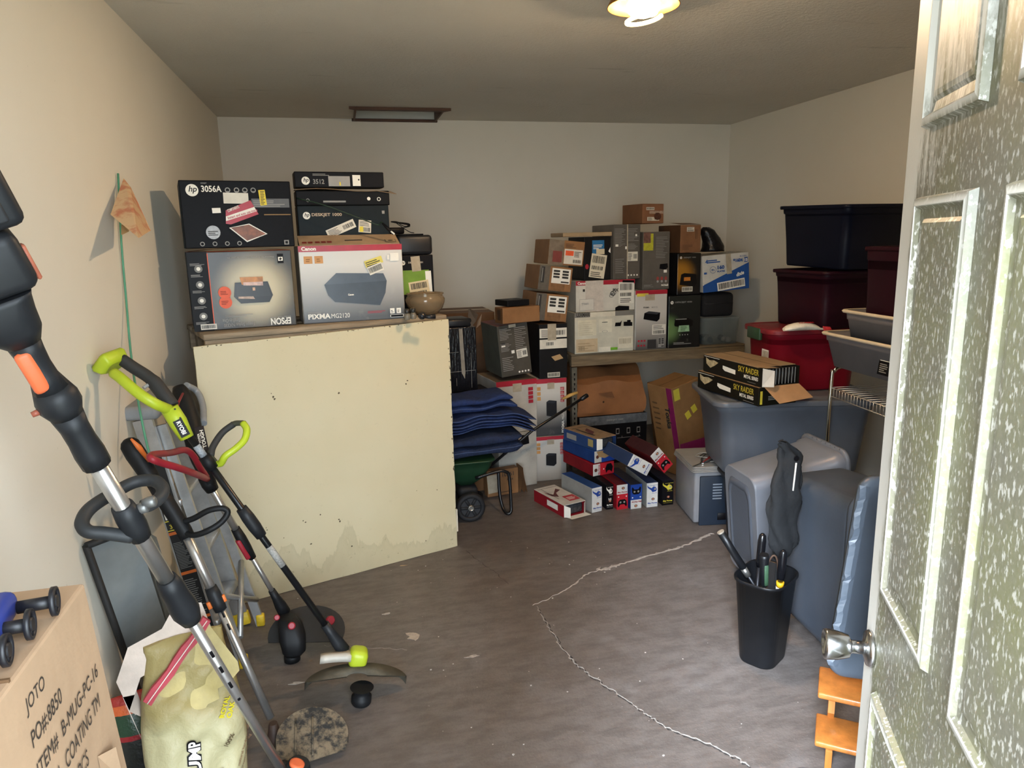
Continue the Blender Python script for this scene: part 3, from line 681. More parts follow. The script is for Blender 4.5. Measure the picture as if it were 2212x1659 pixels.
b = MB(); b.loft([[(-w5/2-0.002+(w5+0.035)*j/10, -0.062-0.006*(k == 0), 0.067+0.004*k+0.006*math.sin(j*0.7)+0.0*j-(0.022*max(0, j-8)/2)) for k in (0, 1)]+[(-w5/2-0.002+(w5+0.03)*j/10, 0.05, 0.071)] for j in range(11)], 0, True, False, False, False)
b.build('open_flap', M('8a7966', 0.7, vary=0.2), kb.root)
g0 = up(e0+bk*0.004, kb.top+0.014); w6, h6 = fit(g0, cy, (830, 406), (655, 376.6))
sb_ = Box('printer_box', 'flat black printer box with white 3512 lettering, topmost of its stack', g0, cy, w6, 0.11, 0.070, '0f0e12', 'box', 'printer boxes on the workbench')
F = sb_.F; hp_logo(F, 0.12, 0.42, 0.018); F.text('3512', 0.2, 0.22, 0.021, GRYP, wide=0.05); F.lines(0.2, 0.75, 0.4, 0.9, 2, GRYP)
F.rect(0.37, 0.08, 0.61, 0.72, M('8f8b86', 0.3), 'tape'); F.rect(0.64, 0.1, 0.73, 0.8, WHT, 'sticker'); F.disc(0.71, 0.5, 0.004, INK, 'icon'); F.strips([(0.49, 0.12, 0.505, 0.35)], YEL, 'sticker')

# DESKJET 1051 box, printer on top, cord, bowl, shakers and knob on the right end of the bench
f0 = Vector(atZ(868, 684, BZ)); f0 = f0+Vector((0.0, 0.17, 0)); f0.z = BZ
f0 = Vector(atY(866, 668, f0.y)); f0.z = BZ
w7, h7 = fit(f0, 9, (940, 668), (868, 550.5))
jb = Box('printer_box', 'black printer box with DESKJET 1051 lettering and a green sticker beside the glass bowl', f0, 9, w7, 0.17, h7-0.004, '0d0d11', 'box', 'printer boxes on the workbench')
F = jb.F; hp_logo(F, 0.13, 0.87, 0.011); F.text('DESKJET 1051', 0.28, 0.85, 0.011, M('b9b0a0', 0.5), wide=0.075)
F.rect(0.03, 0.32, 0.86, 0.74, M('6d8f2c', 0.4, vary=0.15), 'green_sticker'); F.rect(0.76, 0.3, 0.93, 0.72, WHT, 'white_edge', rot=2)
F.label(0.28, 0.2, 0.86, 0.55, 7, 'd3c19a', 3); F.rect(0.36, 0.72, 0.62, 0.98, TAPE, 'tape', rot=4)
PLB = M('1b1b1e', 0.42, vary=0.08)
pz = jb.top+0.001
pr = empty('small_printer', (jb.mtx @ Vector((0, 0, 0))).to_tuple(), (0, 0, R(9)), 'charcoal compact printer lying on the DESKJET 1051 box', 'printer')
pr.location.z = pz
MB().bev(-0.088, 0.092, -0.085, 0.085, 0, 0.098, 0.018, 3).build('casing', PLB, pr)
MB().bev(-0.08, 0.05, -0.075, 0.075, 0.098, 0.104, 0.003, 1).build('lid', PLB, pr)
MB().box(-0.07, 0.075, -0.0856, -0.084, 0.012, 0.016).build('paper_slot', BLK, pr)
cz = pz+0.105
cc = Vector((pr.location.x-0.075, pr.location.y-0.02, cz))
cord = empty('power_adapter', cc, (0, 0, 0.3), 'black power adapter with a tangled cord on the small printer', 'adapter')
MB().bev(-0.05, 0.04, -0.025, 0.025, 0.0, 0.032, 0.008, 2).build('adapter_block', BLK, cord)
rn = random.Random(3); pts = [(0.03+0.045*math.cos(t*1.9)+0.01*math.sin(t*5), 0.02*math.sin(t*1.3), 0.036+0.026*abs(math.sin(t*0.9))) for t in [i*0.35 for i in range(24)]]
pts = [(0.03, 0, 0.03)]+pts+[(0.07, 0.0, 0.012), (0.10, 0.0, 0.004)]
MB().tube(spline(pts, 3), 0.0022, 6).build('cord', BLK, cord)
# thin dark green cable across the boxes
gp = [atY(641, 428, 3.38), atY(700, 443, 3.36), atY(760, 465, 3.37), atY(800, 480, 3.38), atY(818, 486, 3.38), atY(824, 480, 3.37), atY(838, 492, 3.36)]
gcab = empty('green_cable', gp[3], (0, 0, 0), 'thin dark green cable draped across the DESKJET 1000 box', 'cable')
MB().tube([p-gp[3] for p in spline(gp, 5)], 0.0028, 6).build('wire', M('18301f', 0.5), gcab)
q1, q2, q3 = atY(826, 482, 3.36), atY(838, 494, 3.355), atY(850, 506, 3.35)
MB().tube([q1-gp[3], q2-gp[3], q3-gp[3]], [0.005, 0.007, 0.004], 8).build('plug', BLK, gcab)
MB().tube([q2-gp[3]+Vector((0.012, -0.006, -0.012)), q3-gp[3]+Vector((0.004, -0.006, 0.0))], 0.004, 8).build('plug_tag', WHT, gcab)
bc = Vector(atZ(914, 681, BZ)); bc.y += 0.062; bc.x = atY(919, 660, bc.y).x
bowl = empty('glass_bowl', (bc.x, bc.y, BZ), label='smoky tan glass bowl on the right end of the workbench', cat='bowl')
GLS = M('a08a6c', 0.08, vary=0.1, trans=0.55, spec=0.6, name='tan_glass')
MB().lathe([(0.045, 0.0), (0.06, 0.003), (0.085, 0.03), (0.096, 0.06), (0.098, 0.075), (0.09, 0.088), (0.086, 0.093), (0.094, 0.101), (0.092, 0.104), (0.082, 0.094), (0.086, 0.086), (0.092, 0.074), (0.09, 0.06), (0.08, 0.034), (0.055, 0.008), (0.002, 0.006)], 36).build('vessel', GLS, bowl)
for k, (x, hgt) in enumerate(((880, 0.052), (893, 0.05))):
    s0 = Vector(atZ(x, 691-k*2, BZ))
    sh = empty('glass_shaker', s0, label='tiny clear glass shaker with a dark cap, %s of the pair by the bowl' % ('left' if k == 0 else 'right'), cat='shaker', group='glass shakers on the workbench')
    MB().lathe([(0.011, 0), (0.0145, 0.004), (0.0145, 0.022), (0.01, 0.03)], 14).build('glass', M('8a8274', 0.1, trans=0.4, vary=0.1), sh)
    MB().lathe([(0.0105, 0.0302), (0.0125, 0.033), (0.0125, 0.048), (0.008, 0.051)], 14).build('cap', M('2a2824', 0.35), sh)
s0 = Vector(atZ(912, 691, BZ)); mk = empty('ball_handle', s0, (0, 0, 0.1), 'small black rubber ball handle lying in front of the glass bowl', 'handle')
MB().lathe([(0.001, -0.018), (0.012, -0.014), (0.018, -0.004), (0.018, 0.004), (0.012, 0.014), (0.001, 0.018)], 16, mtx=move(0, 0, 0.0185)).build('ball', PLB, mk)
MB().tube([(0.012, 0, 0.014), (0.035, 0, 0.012), (0.062, 0, 0.012)], [0.008, 0.0105, 0.0115], 10).build('grip', PLB, mk)

# ------------------------------------------------------------------ stacks along the back wall, left of the shelf
GRP_C = 'cartons stacked by the back wall'
GREYB = '4a463f'
canon_top = ('a52434')
def canon_tall(bx, big=True, hidden_left=False, brand=True):
    F = bx.F; F.rect(0, 0.92, 1, 1, RED, 'stripe')
    F.rect(0.4, 0.82, 0.62, 0.93, TAPE, 'tape')
    for k in range(3): F.rect(0.08, 0.80-0.085*k, 0.19, 0.865-0.085*k, M('c08a4e', 0.5), 'icon')
    for k in range(4): F.rect(0.8, 0.79-0.068*k, 0.92, 0.845-0.068*k, RED, 'icon'); F.lines(0.81, 0.80-0.068*k, 0.91, 0.84-0.068*k, 2, M('d9b0a8'))
    F.poly([(0.36, 0.36), (0.36, 0.6), (0.44, 0.63), (0.68, 0.61), (0.68, 0.38), (0.6, 0.33)], M('17181c', 0.35, vary=0.08), 'printer_picture')
    F.poly([(0.36, 0.58), (0.44, 0.63), (0.68, 0.61), (0.6, 0.57)], M('2c2e34', 0.3, vary=0.08), 'printer_picture')
# right-hand stack: two Canon boxes on the floor, black box, three brown parcels
b16 = stk('printer_box', 'white printer box with red stripe at the bottom of the stack beside the shelf post', (1155, 1040), (1224, 1038), (1157, 945), 4.25, 'b4afa6', 0.34, yaw=-2, z=0, group=GRP_C, cols=dict(F=printed_grey('canon_print', '55565a', 'c4c0b8', -0.35, 0.3)))
canon_tall(b16)
b15 = stk('printer_box', 'white and grey printer box with upright MG3122 lettering beside the shelf post', (1156, 941), (1224.5, 941), (1153, 820), 4.26, 'b4afa6', 0.34, yaw=-2, z=b16.top+0.002, group=GRP_C, cols=dict(F=printed_grey('canon_print', '3a3a3c', 'c4c0b8', 0.05, 0.28)))
canon_tall(b15); b15.F.text('PIXMA', 0.91, 0.04, 0.017, WHT, rot=90, wide=0.082, bold=0.035); b15.F.text('MG3122', 0.91, 0.28, 0.015, WHT, rot=90, wide=0.06, bold=0)
b14 = stk('printer_box', 'black carton with two white shipping labels and a tilted tan sticker', (1165.6, 816), (1226, 816), (1165, 701), 4.25, '1a191a', 0.36, yaw=2, z=b15.top+0.002, group=GRP_C, cols=dict(T='4a3626'))
b14.F.label(0.02, 0.75, 0.98, 0.92, 0, 'd8d2c4', 2); b14.F.rect(0.02, 0.55, 0.98, 0.72, M('d3cdbe', 0.5), 'sticker'); b14.F.bars(0.25, 0.61, 0.5, 0.67, 10, INK)
b14.F.poly([(0.42, 0.4), (0.72, 0.44), (0.85, 0.36), (0.55, 0.32)], M('a98a60', 0.5), 'sticker'); b14.F.label(0.28, 0.02, 0.72, 0.11, 0, 'c9c3b3', 4)
b14.F.rect(0.3, 0.7, 0.6, 1.0, TAPE, 'tape'); 
PK = [('lowest', (1153, 687), (1222, 697), (1157, 627), 4.27, 1), ('middle', (1161, 625), (1231, 638), (1170, 571), 4.29, 1), ('top', (1183, 570), (1259, 577), (1190, 515), 4.31, 0)]
zz = b14.top
for nm, bl_, br_, tl_, Y_, kd in PK:
    lab = {'lowest': 'brown taped parcel with white barcode label, lowest of three leaning parcels', 'middle': 'brown taped parcel with white barcode label, middle of three leaning parcels', 'top': 'brown taped parcel with an orange logo label, top of three leaning parcels'}[nm]
    p0 = Vector(atY(*bl_, Y_))
    n = Vector((math.sin(R(2)), -math.cos(R(2)), 0)); w_ = (on_plane(*br_, p0, n)-p0).length; h_ = (on_plane(*tl_, p0, n)-p0).length
    rl = 7.5 if nm != 'top' else 6
    if nm == 'lowest': p0.z = zz+w_*math.sin(R(rl))+0.002
    bx = Box('parcel', lab, p0, 2, w_, 0.30, h_-0.004, CARD, 'box', 'leaning brown parcels', roll=rl)
    F = bx.F
    if kd: F.rect(0.0, 0.0, 0.32, 1.0, M('5c564e', 0.35, vary=0.2, scale=30), 'grey_wrap'); F.rect(0.06, 0.3, 0.16, 0.95, INK, 'wrap_print'); F.rect(0.08, 0.35, 0.10, 0.9, GRYP, 'wrap_print'); F.label(0.38, 0.32, 0.94, 0.93, 0, 'e2ded4', 1); F.rect(0.38, 0.0, 0.8, 0.32, M('7d5c40', 0.15, vary=0.2, scale=40, spec=0.8), 'clear_tape')
    else: F.rect(0.0, 0.0, 0.42, 1.0, M('776a5c', 0.25, vary=0.25, scale=25), 'grey_wrap'); F.rect(0.12, 0.1, 0.38, 0.55, M('7a3a34', 0.4, vary=0.2), 'wrap_print'); F.rect(0.44, 0.06, 0.96, 0.66, M('cfc8bb', 0.5), 'label'); F.rect(0.47, 0.4, 0.7, 0.6, ORG, 'label_logo'); F.lines(0.72, 0.36, 0.93, 0.6, 5, INK); F.bars(0.7, 0.12, 0.92, 0.25, 10, INK); F.lines(0.46, 0.72, 0.8, 0.9, 4, M('5e4128'))
    if nm == 'lowest': pass
# left-hand stack: grey box, flat brown box and small black box on a Canon box
b10 = Box('printer_box', 'white printer box with red top stripe, half hidden behind the blue blankets', (0,0,0), 9, 0.21, 0.36, 0.44, 'b4afa6', 'box', GRP_C, body=False) if False else None
pA = Vector(atY(1073, 880, 4.17)); pA.z = 0.36
nA = Vector((math.sin(R(9)), -math.cos(R(9)), 0)); wA = (on_plane(1146, 880, pA, nA)-pA).length; hA = (on_plane(1072, 826, pA, nA)).z-pA.z
low = Box('carton', 'plain white carton with grey print under the blue blankets', (pA.x+0.004, pA.y-0.005, 0.0), 9, wA-0.012, 0.36, 0.358, 'a9a59c', 'box', GRP_C)
low.F.text('interpret', 0.28, 0.62, 0.03, GRYP, wide=0.14, bold=0); low.F.disc(0.18, 0.66, 0.014, GRYP, 'icon', r2=0.008); low.F.poly([(0.5, 0.75), (0.62, 0.95), (0.78, 0.92), (0.8, 0.78)], BLK, 'printer_picture')
b10 = Box('printer_box', 'white printer box with red top stripe, half hidden behind the blue blankets', pA, 9, wA, 0.35, hA, 'b4afa6', 'box', GRP_C, cols=dict(T='6f6152'))
b10.F.rect(0, 0.9, 1, 1, RED, 'stripe'); b10.F.rect(0.4, 0.78, 0.62, 0.94, TAPE, 'tape')
for k in range(3): b10.F.rect(0.08, 0.72-0.1*k, 0.18, 0.8-0.1*k, M('c08a4e', 0.5), 'icon')
for k in range(4): b10.F.rect(0.78, 0.78-0.08*k, 0.9, 0.845-0.08*k, RED, 'icon')
p11 = Vector(pA)+nA*-0.015+Vector((0.045, 0, 0)); p11.z = b10.top+0.022
w11 = (on_plane(1150.7, 812, p11, nA)-p11).length*0.98; h11 = (on_plane(1078, 701, p11, nA)-p11).length
b11 = Box('printer_box', 'grey upright printer box dense with small print under the flat brown box', p11, 8, w11, 0.30, h11-0.01, GREYB, 'box', GRP_C, roll=-5, cols=dict(T='6b2a26', L='5a5a50'))
F = b11.F
F.lines(0.06, 0.72, 0.46, 0.95, 8, GRYP, 0.3); F.lines(0.06, 0.5, 0.46, 0.66, 6, GRYP, 0.3); F.lines(0.54, 0.45, 0.94, 0.95, 14, GRYP, 0.25); F.lines(0.06, 0.12, 0.46, 0.4, 8, GRYP, 0.3)
F.label(0.55, 0.33, 0.9, 0.5, 3, 'd4cfc2', 2); 
for k in range(4): F.disc(0.58+0.1*k, 0.06, 0.006, WHT, 'icon'); 
F.rect(0.08, 0.64, 0.2, 0.67, INK, 'icon'); F.rect(0.08, 0.59, 0.2, 0.62, WHT, 'icon'); F.rect(0.38, 0.44, 0.48, 0.5, WHT, 'icon'); F.rect(0.37, 0.94, 0.6, 1.0, TAPE, 'tape')
z11 = (b11.mtx @ Vector((w11/2, 0, h11-0.01))).z
z11 = max((b11.mtx @ Vector((sx*w11/2, sy*0.15, h11-0.01))).z for sx in (-1, 1) for sy in (-1, 1))
p12 = Vector(atY(1086, 691, 4.12)); p12.z = z11+0.002; n12 = Vector((math.sin(R(20)), -math.cos(R(20)), 0))
w12 = (on_plane(1168, 682, p12, n12)-p12).length; h12 = on_plane(1083, 666, p12, n12).z-p12.z
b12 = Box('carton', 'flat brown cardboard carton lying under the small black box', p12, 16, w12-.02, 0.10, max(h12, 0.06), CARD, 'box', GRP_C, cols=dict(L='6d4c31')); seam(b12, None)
b12.L.rect(0.35, 0.2, 0.75, 0.85, M('3f2a1c', 0.7), 'print_area')
p13 = Vector(atY(1096, 655.6, 4.16)); p13.z = b12.top+0.003; n13 = Vector((math.sin(R(18)), -math.cos(R(18)), 0))
w13 = (on_plane(1143, 649.5, p13, n13)-p13).length
b13 = Box('small_black_box', 'small flat black box on top of the flat brown carton', p13, 18, w13, 0.15, 0.036, '141416', 'box', GRP_C); b13.T.lines(0.35, 0.45, 0.65, 0.6, 2, GRYP)
# shrink-wrapped black carton behind the panel, on a box with a red label
pc = Box('carton', 'plain brown carton at floor level under the black DESKJET 1051 box', (0.55, 4.155, 0), 8, 0.27, 0.2, 0.54, CARD2, 'box', GRP_C); seam(pc)
p9 = Vector(atY(985, 868, 4.15)); p9.z = pc.top+0.002; p9.x = 0.56
n9 = Vector((math.sin(R(8)), -math.cos(R(8)), 0)); w9 = (on_plane(1061, 860, p9, n9)-p9).length; h9 = on_plane(1006, 854, p9, n9).z-p9.z
b9 = Box('printer_box', 'black printer box with a red label and 1051 lettering beside the wrapped carton', p9, 8, w9, 0.21, max(h9, 0.10), '161519', 'box', GRP_C)
b9.F.rect(0.3, 0.45, 0.62, 0.85, M('b0303c', 0.4), 'label'); b9.F.rect(0.3, 0.5, 0.62, 0.66, WHT, 'label_band'); b9.F.text('1051', 0.72, 0.55, 0.02, GRYP)
p8 = Vector(p9); p8.z = b9.top+0.002; p8 += Vector((0.0, 0.03, 0)); p8.x = 0.575
n8 = n9; w8 = (on_plane(1032, 838, p8, n8)-p8).length; h8 = on_plane(1031, 687, p8, n8).z-p8.z
WRAP = M('17171b', 0.16, vary=0.4, scale=22, stretch=(3, 3, 0.5), bump=0.5, bscale=26, spec=0.5, name='stretch_film')
b8 = Box('wrapped_carton', 'tall black carton wrapped in shiny stretch film behind the white panel', p8, 8, w8, 0.2, h8-0.05, WRAP, 'box', GRP_C)
b8.F.rect(0.46, 0.28, 0.58, 0.98, M('8c8478', 0.3, vary=0.2), 'tape', rot=2); b8.F.poly([(0.48, 0.30), (0.6, 0.30), (0.58, 0.2)], M('8c8478', 0.3, vary=0.2), 'tape')
b8.F.strips([(0.1, 0.32, 0.95, 0.325), (0.12, 0.62, 0.4, 0.625), (0.8, 0.05, 0.81, 0.6), (0.3, 0.1, 0.31, 0.22)], GRYP, 'film_crease')
MB().bev(-w8/2+0.005, w8/2-0.02, -0.09, 0.09, h8-0.049, h8+0.0, 0.012, 2).build('printer_top', PLB, b8.root)
fx = w8/2
MB().add([(fx-0.03, -0.11, h8-0.05), (fx+0.005, -0.09, h8-0.02), (fx+0.035, -0.05, h8+0.015), (fx-0.02, -0.03, h8+0.06), (fx-0.035, -0.06, h8+0.01)], [(0, 1, 4), (1, 2, 3, 4)]).build('torn_flap', M('4a4038', 0.6, vary=0.3), b8.root)
MB().add([(fx+0.0, -0.11, h8-0.06), (fx+0.03, -0.10, h8-0.04), (fx+0.055, -0.06, h8+0.02), (fx+0.02, -0.08, h8-0.02)], [(0, 1, 2, 3)]).build('torn_flap', M('6a5a4c', 0.6, vary=0.3), b8.root)
tb = Box('carton', 'tall brown carton against the back wall behind the wrapped carton', (0.40, 4.86, 0), 0, 0.62, 0.42, 1.055, '6a4d36', 'box', GRP_C); seam(tb)
lb = Box('carton', 'brown carton with 10761 printed on it, on the floor behind the spreader', tuple(Vector(atZ(1043, 1082, 0))), 9, 0.24, 0.0, 0.0, CARD, body=False) if False else None
p17 = Vector(atZ(1040, 1083, 0))+Vector((.05, .05, 0)); w17 = 0.205
lb = Box('carton', 'brown carton with 10761 printed on it, on the floor behind the spreader', p17, 9, w17, 0.06, 0.165, CARD, 'box', GRP_C)
lb.F.text('10761', 0.48, 0.72, 0.026, INK, wide=0.075, bold=0.01); lb.F.text('9" - 24', 0.62, 0.55, 0.013, INK, wide=0.04); lb.F.rect(0.4, 0.12, 0.8, 0.14, INK, 'print_line'); lb.F.rect(0.0, 0.15, 0.35, 0.85, TAPE, 'tape', rot=4)
for k in range(3):
    x0 = w17/2+0.006+k*0.014
    MB().loft([[(x0+0.014*math.sin(z*16+k), -0.04-0.01*k, z), (x0+0.006+0.014*math.sin(z*16+k), 0.05, z)] for z in [0.002+0.165*i/8 for i in range(9)]], 0, True, False, False, False).build('wavy_flap', M(CARD, 0.7, vary=0.2), lb.root)

# ------------------------------------------------------------------ broadcast spreader with blankets on it
sp0 = Vector(atZ(1020, 1131, 0)); sp0.z = 0
spr = empty('spreader', (sp0.x, sp0.y+0.06, 0), (0, 0, 0), 'green lawn spreader with black wheels and a black tube frame beside the panel', 'spreader')
GRN = M('1c3b25', 0.5, vary=0.15); TYRE = M('17171a', 0.7, vary=0.15); FRM = M('0f0f11', 0.35, vary=0.05)
WR = 0.083
def wheel(par, y, name='wheel'):
    wmt = move(0, y, WR) @ Matrix.Rotation(R(90), 4, 'X')
    we = empty(name, (0, 0, 0)); we.parent = par
    b = MB()
    b.lathe([(WR-0.024, -0.024), (WR-0.006, -0.022), (WR, -0.012), (WR, 0.012), (WR-0.006, 0.022), (WR-0.024, 0.024), (WR-0.028, 0.01), (WR-0.028, -0.01), (WR-0.024, -0.024)], 32, mtx=wmt, cap0=False, cap1=False); b.build('tyre', TYRE, we)
    MB().lathe([(WR-0.027, -0.012), (0.02, -0.008), (0.02, 0.008), (WR-0.027, 0.012)], 24, mtx=wmt).build('rim', M('232326', 0.5, vary=0.2), we)
    for k in range(6):
        b = MB(); b.bev(0.018, WR-0.026, -0.008, 0.008, 0.005, 0.02, 0.003, 1, mtx=wmt @ Matrix.Rotation(k*math.pi/3, 4, 'Z')); b.build('spoke', TYRE, we)
    MB().lathe([(0.02, 0.0), (0.018, 0.026), (0.011, 0.03), (0.009, 0.022)], 18, mtx=wmt).build('hub', M('8a8780', 0.35, 0.8), we)
wheel(spr, -0.02); wheel(spr, 0.24)
MB().tube([(0, -0.03, WR), (0, 0.25, WR)], 0.006, 8).build('axle', FRM, spr)
MB().loft([[(x*s_, 0.125+y*s_, z) for x, y in rrect(0.30, 0.26, 0.05)] for s_, z in ((0.22, 0.17), (0.62, 0.22), (0.9, 0.29), (1.0, 0.33), (1.06, 0.332), (1.06, 0.338), (0.97, 0.338))]).build('hopper', GRN, spr)
MB().bev(-0.05, 0.06, 0.05, 0.2, 0.10, 0.172, 0.02, 2).build('gearbox', TYRE, spr)
MB().lathe([(0.1, 0.09), (0.1, 0.1)], 20, mtx=move(0, 0.125, 0)).build('spin_plate', TYRE, spr)
lx = Vector(atZ(1100, 1110, 0)); dx_ = lx.x-sp0.x
lg = [(0.04, 0.02, 0.235), (dx_-0.06, 0.02, 0.262), (dx_-0.015, 0.02, 0.255), (dx_+0.005, 0.02, 0.225), (dx_+0.008, 0.0, 0.06), (dx_+0.002, -0.01, 0.022), (dx_-0.02, -0.005, 0.015), (dx_-0.035, 0.03, 0.04), (dx_-0.045, 0.06, 0.12), (dx_-0.045, 0.08, 0.25)]
MB().tube(spline(lg, 5), 0.0095, 10).build('stand_leg', FRM, spr)
hs, he = atY(1150, 930, sp0.y+0.385), atY(1262, 858, sp0.y+0.40)
o_ = spr.location
MB().tube([(0.05, 0.335, 0.09), hs-o_, he-o_], 0.009, 10).build('handle_tube', FRM, spr)
MB().bev(-0.028, 0.028, -0.012, 0.012, -0.012, 0.012, 0.005, 1, mtx=Matrix.Translation(he-o_) @ Matrix.Rotation(R(-30), 4, 'Y')).build('handle_bracket', FRM, spr)
ga, gb = atY(1215, 862, sp0.y+0.385), atY(1248, 848, sp0.y+0.375)
MB().tube([ga-o_, (ga+gb)/2-o_+Vector((0, 0, 0.004)), gb-o_], [0.008, 0.011, 0.008], 8).build('wooden_grip', M('b08a4a', 0.6, vary=0.2), spr)
# blankets: layered folded cloth
BLU = M('1a2c58', 0.9, vary=0.3, scale=30, bump=0.6, bscale=90, name='quilted_blue')
BLU2 = M('16233f', 0.9, vary=0.3, scale=30, bump=0.6, bscale=90, name='quilted_navy')
THR = M('4a5a80', 0.9, vary=0.1)
def blanket(name, label, c, yaw, w, d, z0, layers, lh, mat, seed, hang=0.0, wob=.01):
    """folded cloth: stacked soft folds of unequal reach; hang lets the right end droop"""
    rn = random.Random(seed); root = empty(name, (c[0], c[1], z0), (0, 0, R(yaw)), label, 'blanket', 'folded blue blankets')
    pA, pB, pC = rn.uniform(0, 6), rn.uniform(0, 6), rn.uniform(0, 6)
    def zo(x, y): return wob*math.sin(x*13+pA)+wob*.5*math.sin(x*29+y*15+pB)-hang*max(0, x/(w/2)-.35)**2
    for k in range(layers):
        x0 = -w/2+rn.uniform(0, .03)*w; x1 = w/2-rn.uniform(0, .09)*w*(1 if k else .2); dd_ = d*rn.uniform(.9, 1.0); oy = rn.uniform(-.014, .008); ph = rn.uniform(0, 6); rings = []
        n = 30
        for i in range(n+1):
            x = x0+(x1-x0)*i/n; e = min(1, i/2.0, (n-i)/2.0); e = .35+.65*e
            ring = []
            for j in range(22):
                a = 2*math.pi*j/22; ca, sa = math.cos(a), math.sin(a); y = oy+dd_/2*(abs(ca)**.4)*(1 if ca > 0 else -1)*(1-.03*math.sin(x*11+ph)-.02*math.sin(x*27+ph))
                ring.append((x, y, lh*(k+.5)+lh*.47*e*(abs(sa)**.6)*(1 if sa > 0 else -1)*(1+.2*math.sin(x*19+ph))*.95+zo(x, y)))
            rings.append(ring)
        MB().loft(rings).build('fold', mat, root)
        if k % 2 == 0:
            pts = []
            for i in range(25):
                x = x0+(x1-x0)*(.02+.96*i/24); y = oy-dd_/2*(1-.03*math.sin(x*11+ph)-.02*math.sin(x*27+ph))-.0008; pts.append((x, y, lh*(k+.5)+zo(x, y)+lh*.1))
            MB().tube(pts, .0016, 5).build('stitching', THR, root)
    return root
BZ0 = 0.342
bcx, bcy = sp0.x+0.085, sp0.y+0.20
blanket('blanket', 'navy quilted blanket rolled up at the bottom of the pile on the spreader', (bcx+.0, bcy-.01), 4, .46, .27, BZ0+.012, 2, .062, BLU2, 4, hang=-.05, wob=.004)
blanket('blanket', 'blue quilted blanket folded in many layers in the middle of the pile', (bcx+.045, bcy), 5, .53, .28, BZ0+.165, 5, .018, BLU, 8, hang=.07)
blanket('blanket', 'blue quilted blanket folded square on top of the pile', (bcx+.0, bcy), 6, .42, .275, BZ0+.275, 2, .042, BLU, 15, hang=.03, wob=.008)

# ------------------------------------------------------------------ slotted-angle shelf along the back wall
SX0, SX1, SY0, SY1, SZ = 1.432, 2.70, 4.40, 4.95, 0.80
shelf = empty('storage_shelf', ((SX0+SX1)/2, (SY0+SY1)/2, 0), (0, 0, 0), 'shelf of old timber boards on slotted steel posts by the back wall', 'shelf')
so = shelf.location
TIM = M('6f5f48', 0.8, vary=0.35, scale=5, stretch=(1, 9, 9), bump=0.3)
MB().box(SX0-so.x, SX1-so.x, SY0-so.y, SY0-so.y+0.038, SZ-0.085, SZ-0.016).build('front_rail', TIM, shelf)
MB().box(SX0-so.x, SX1-so.x, SY1-so.y-0.038, SY1-so.y, SZ-0.085, SZ-0.016).build('back_rail', TIM, shelf)
for k in range(4): MB().bev(SX0-so.x, SX1-so.x, SY0-so.y+k*0.1375, SY0-so.y+k*0.1375+0.134, SZ-0.015, SZ, 0.002, 1).build('board', TIM, shelf)
STL = M('6d685c', 0.5, 0.5, vary=0.25, scale=20)
def post(x, y, sx):
    pe = empty('post', (x-so.x, y-so.y, 0)); pe.parent = shelf
    b = MB(); b.box(0, 0.036*sx, -0.002, 0, 0, SZ-0.09); b.box(-0.001*sx, 0.001*sx, -0.002, 0.036, 0, SZ-0.09); b.build('steel_angle', STL, pe)
    b = MB()
    for k in range(21):
        z = 0.03+k*0.0335
        if z < SZ-0.1: b.lathe([(0.0055, 0), (0.0055, 0.0012)], 10, mtx=move(0.018*sx, -0.002, z) @ Matrix.Rotation(R(90), 4, 'X')); b.box(0.018*sx-0.003, 0.018*sx+0.003, -0.0032, -0.002, z-0.012, z)
    b.build('slot_row', BLK, pe)
post(SX0+0.001, SY0-0.002, 1); post(SX1-0.001, SY0-0.002, -1); post(SX0+0.001, SY1-0.04, 1); post(SX1-0.001, SY1-0.04, -1)

GS = 'printer boxes on the storage shelf'
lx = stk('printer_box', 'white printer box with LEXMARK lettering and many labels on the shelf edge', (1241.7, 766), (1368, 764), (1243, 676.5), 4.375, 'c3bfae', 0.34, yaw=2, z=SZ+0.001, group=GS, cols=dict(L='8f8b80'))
F = lx.F; F.rect(0, 0.885, 1.0, 1.0, M('77746d', 0.5), 'grey_band'); F.text('LEXMARK', 0.03, 0.905, 0.026, INK, wide=0.105, bold=0.03); F.rect(0.255, 0.885, 0.68, 1.0, M('cfc9b6', 0.5), 'sticker')
F.rect(0.05, 0.44, 0.36, 0.82, M('cfc8b0', 0.5), 'sticker'); F.lines(0.07, 0.46, 0.32, 0.8, 7, M('b3ab95'), 0.2); F.rect(0.02, 0.03, 0.38, 0.36, M('bda98a', 0.5), 'sticker'); F.lines(0.05, 0.06, 0.34, 0.3, 4, M('a08a6a'), 0.3); F.bars(0.06, 0.08, 0.16, 0.18, 8, M('8a7a60'))
F.rect(0.4, 0.5, 0.62, 0.82, M('d2ccb8', 0.5), 'sticker'); F.rect(0.4, 0.02, 0.6, 0.14, M('d9d4c4', 0.5), 'sticker'); F.rect(0.6, 0.05, 0.72, 0.115, M('6aa32c', 0.5), 'green_sticker'); F.rect(0.73, 0.08, 0.98, 0.36, M('d2ccb8', 0.5), 'sticker'); F.bars(0.75, 0.19, 0.95, 0.32, 14, M('a79d86'))
F.poly([(0.67, 0.63), (0.68, 0.72), (0.76, 0.72), (0.79, 0.77), (0.77, 0.63)], BLK, 'printer_picture'); F.poly([(0.82, 0.63), (0.82, 0.73), (0.88, 0.73), (0.88, 0.77), (0.94, 0.77), (0.94, 0.72), (0.97, 0.71), (0.97, 0.62)], BLK, 'printer_picture')
F.disc(0.5, 0.52, 0.02, GRYP, 'icon', sq=0.35, r2=0.017); F.lines(0.45, 0.74, 0.55, 0.77, 1, INK)
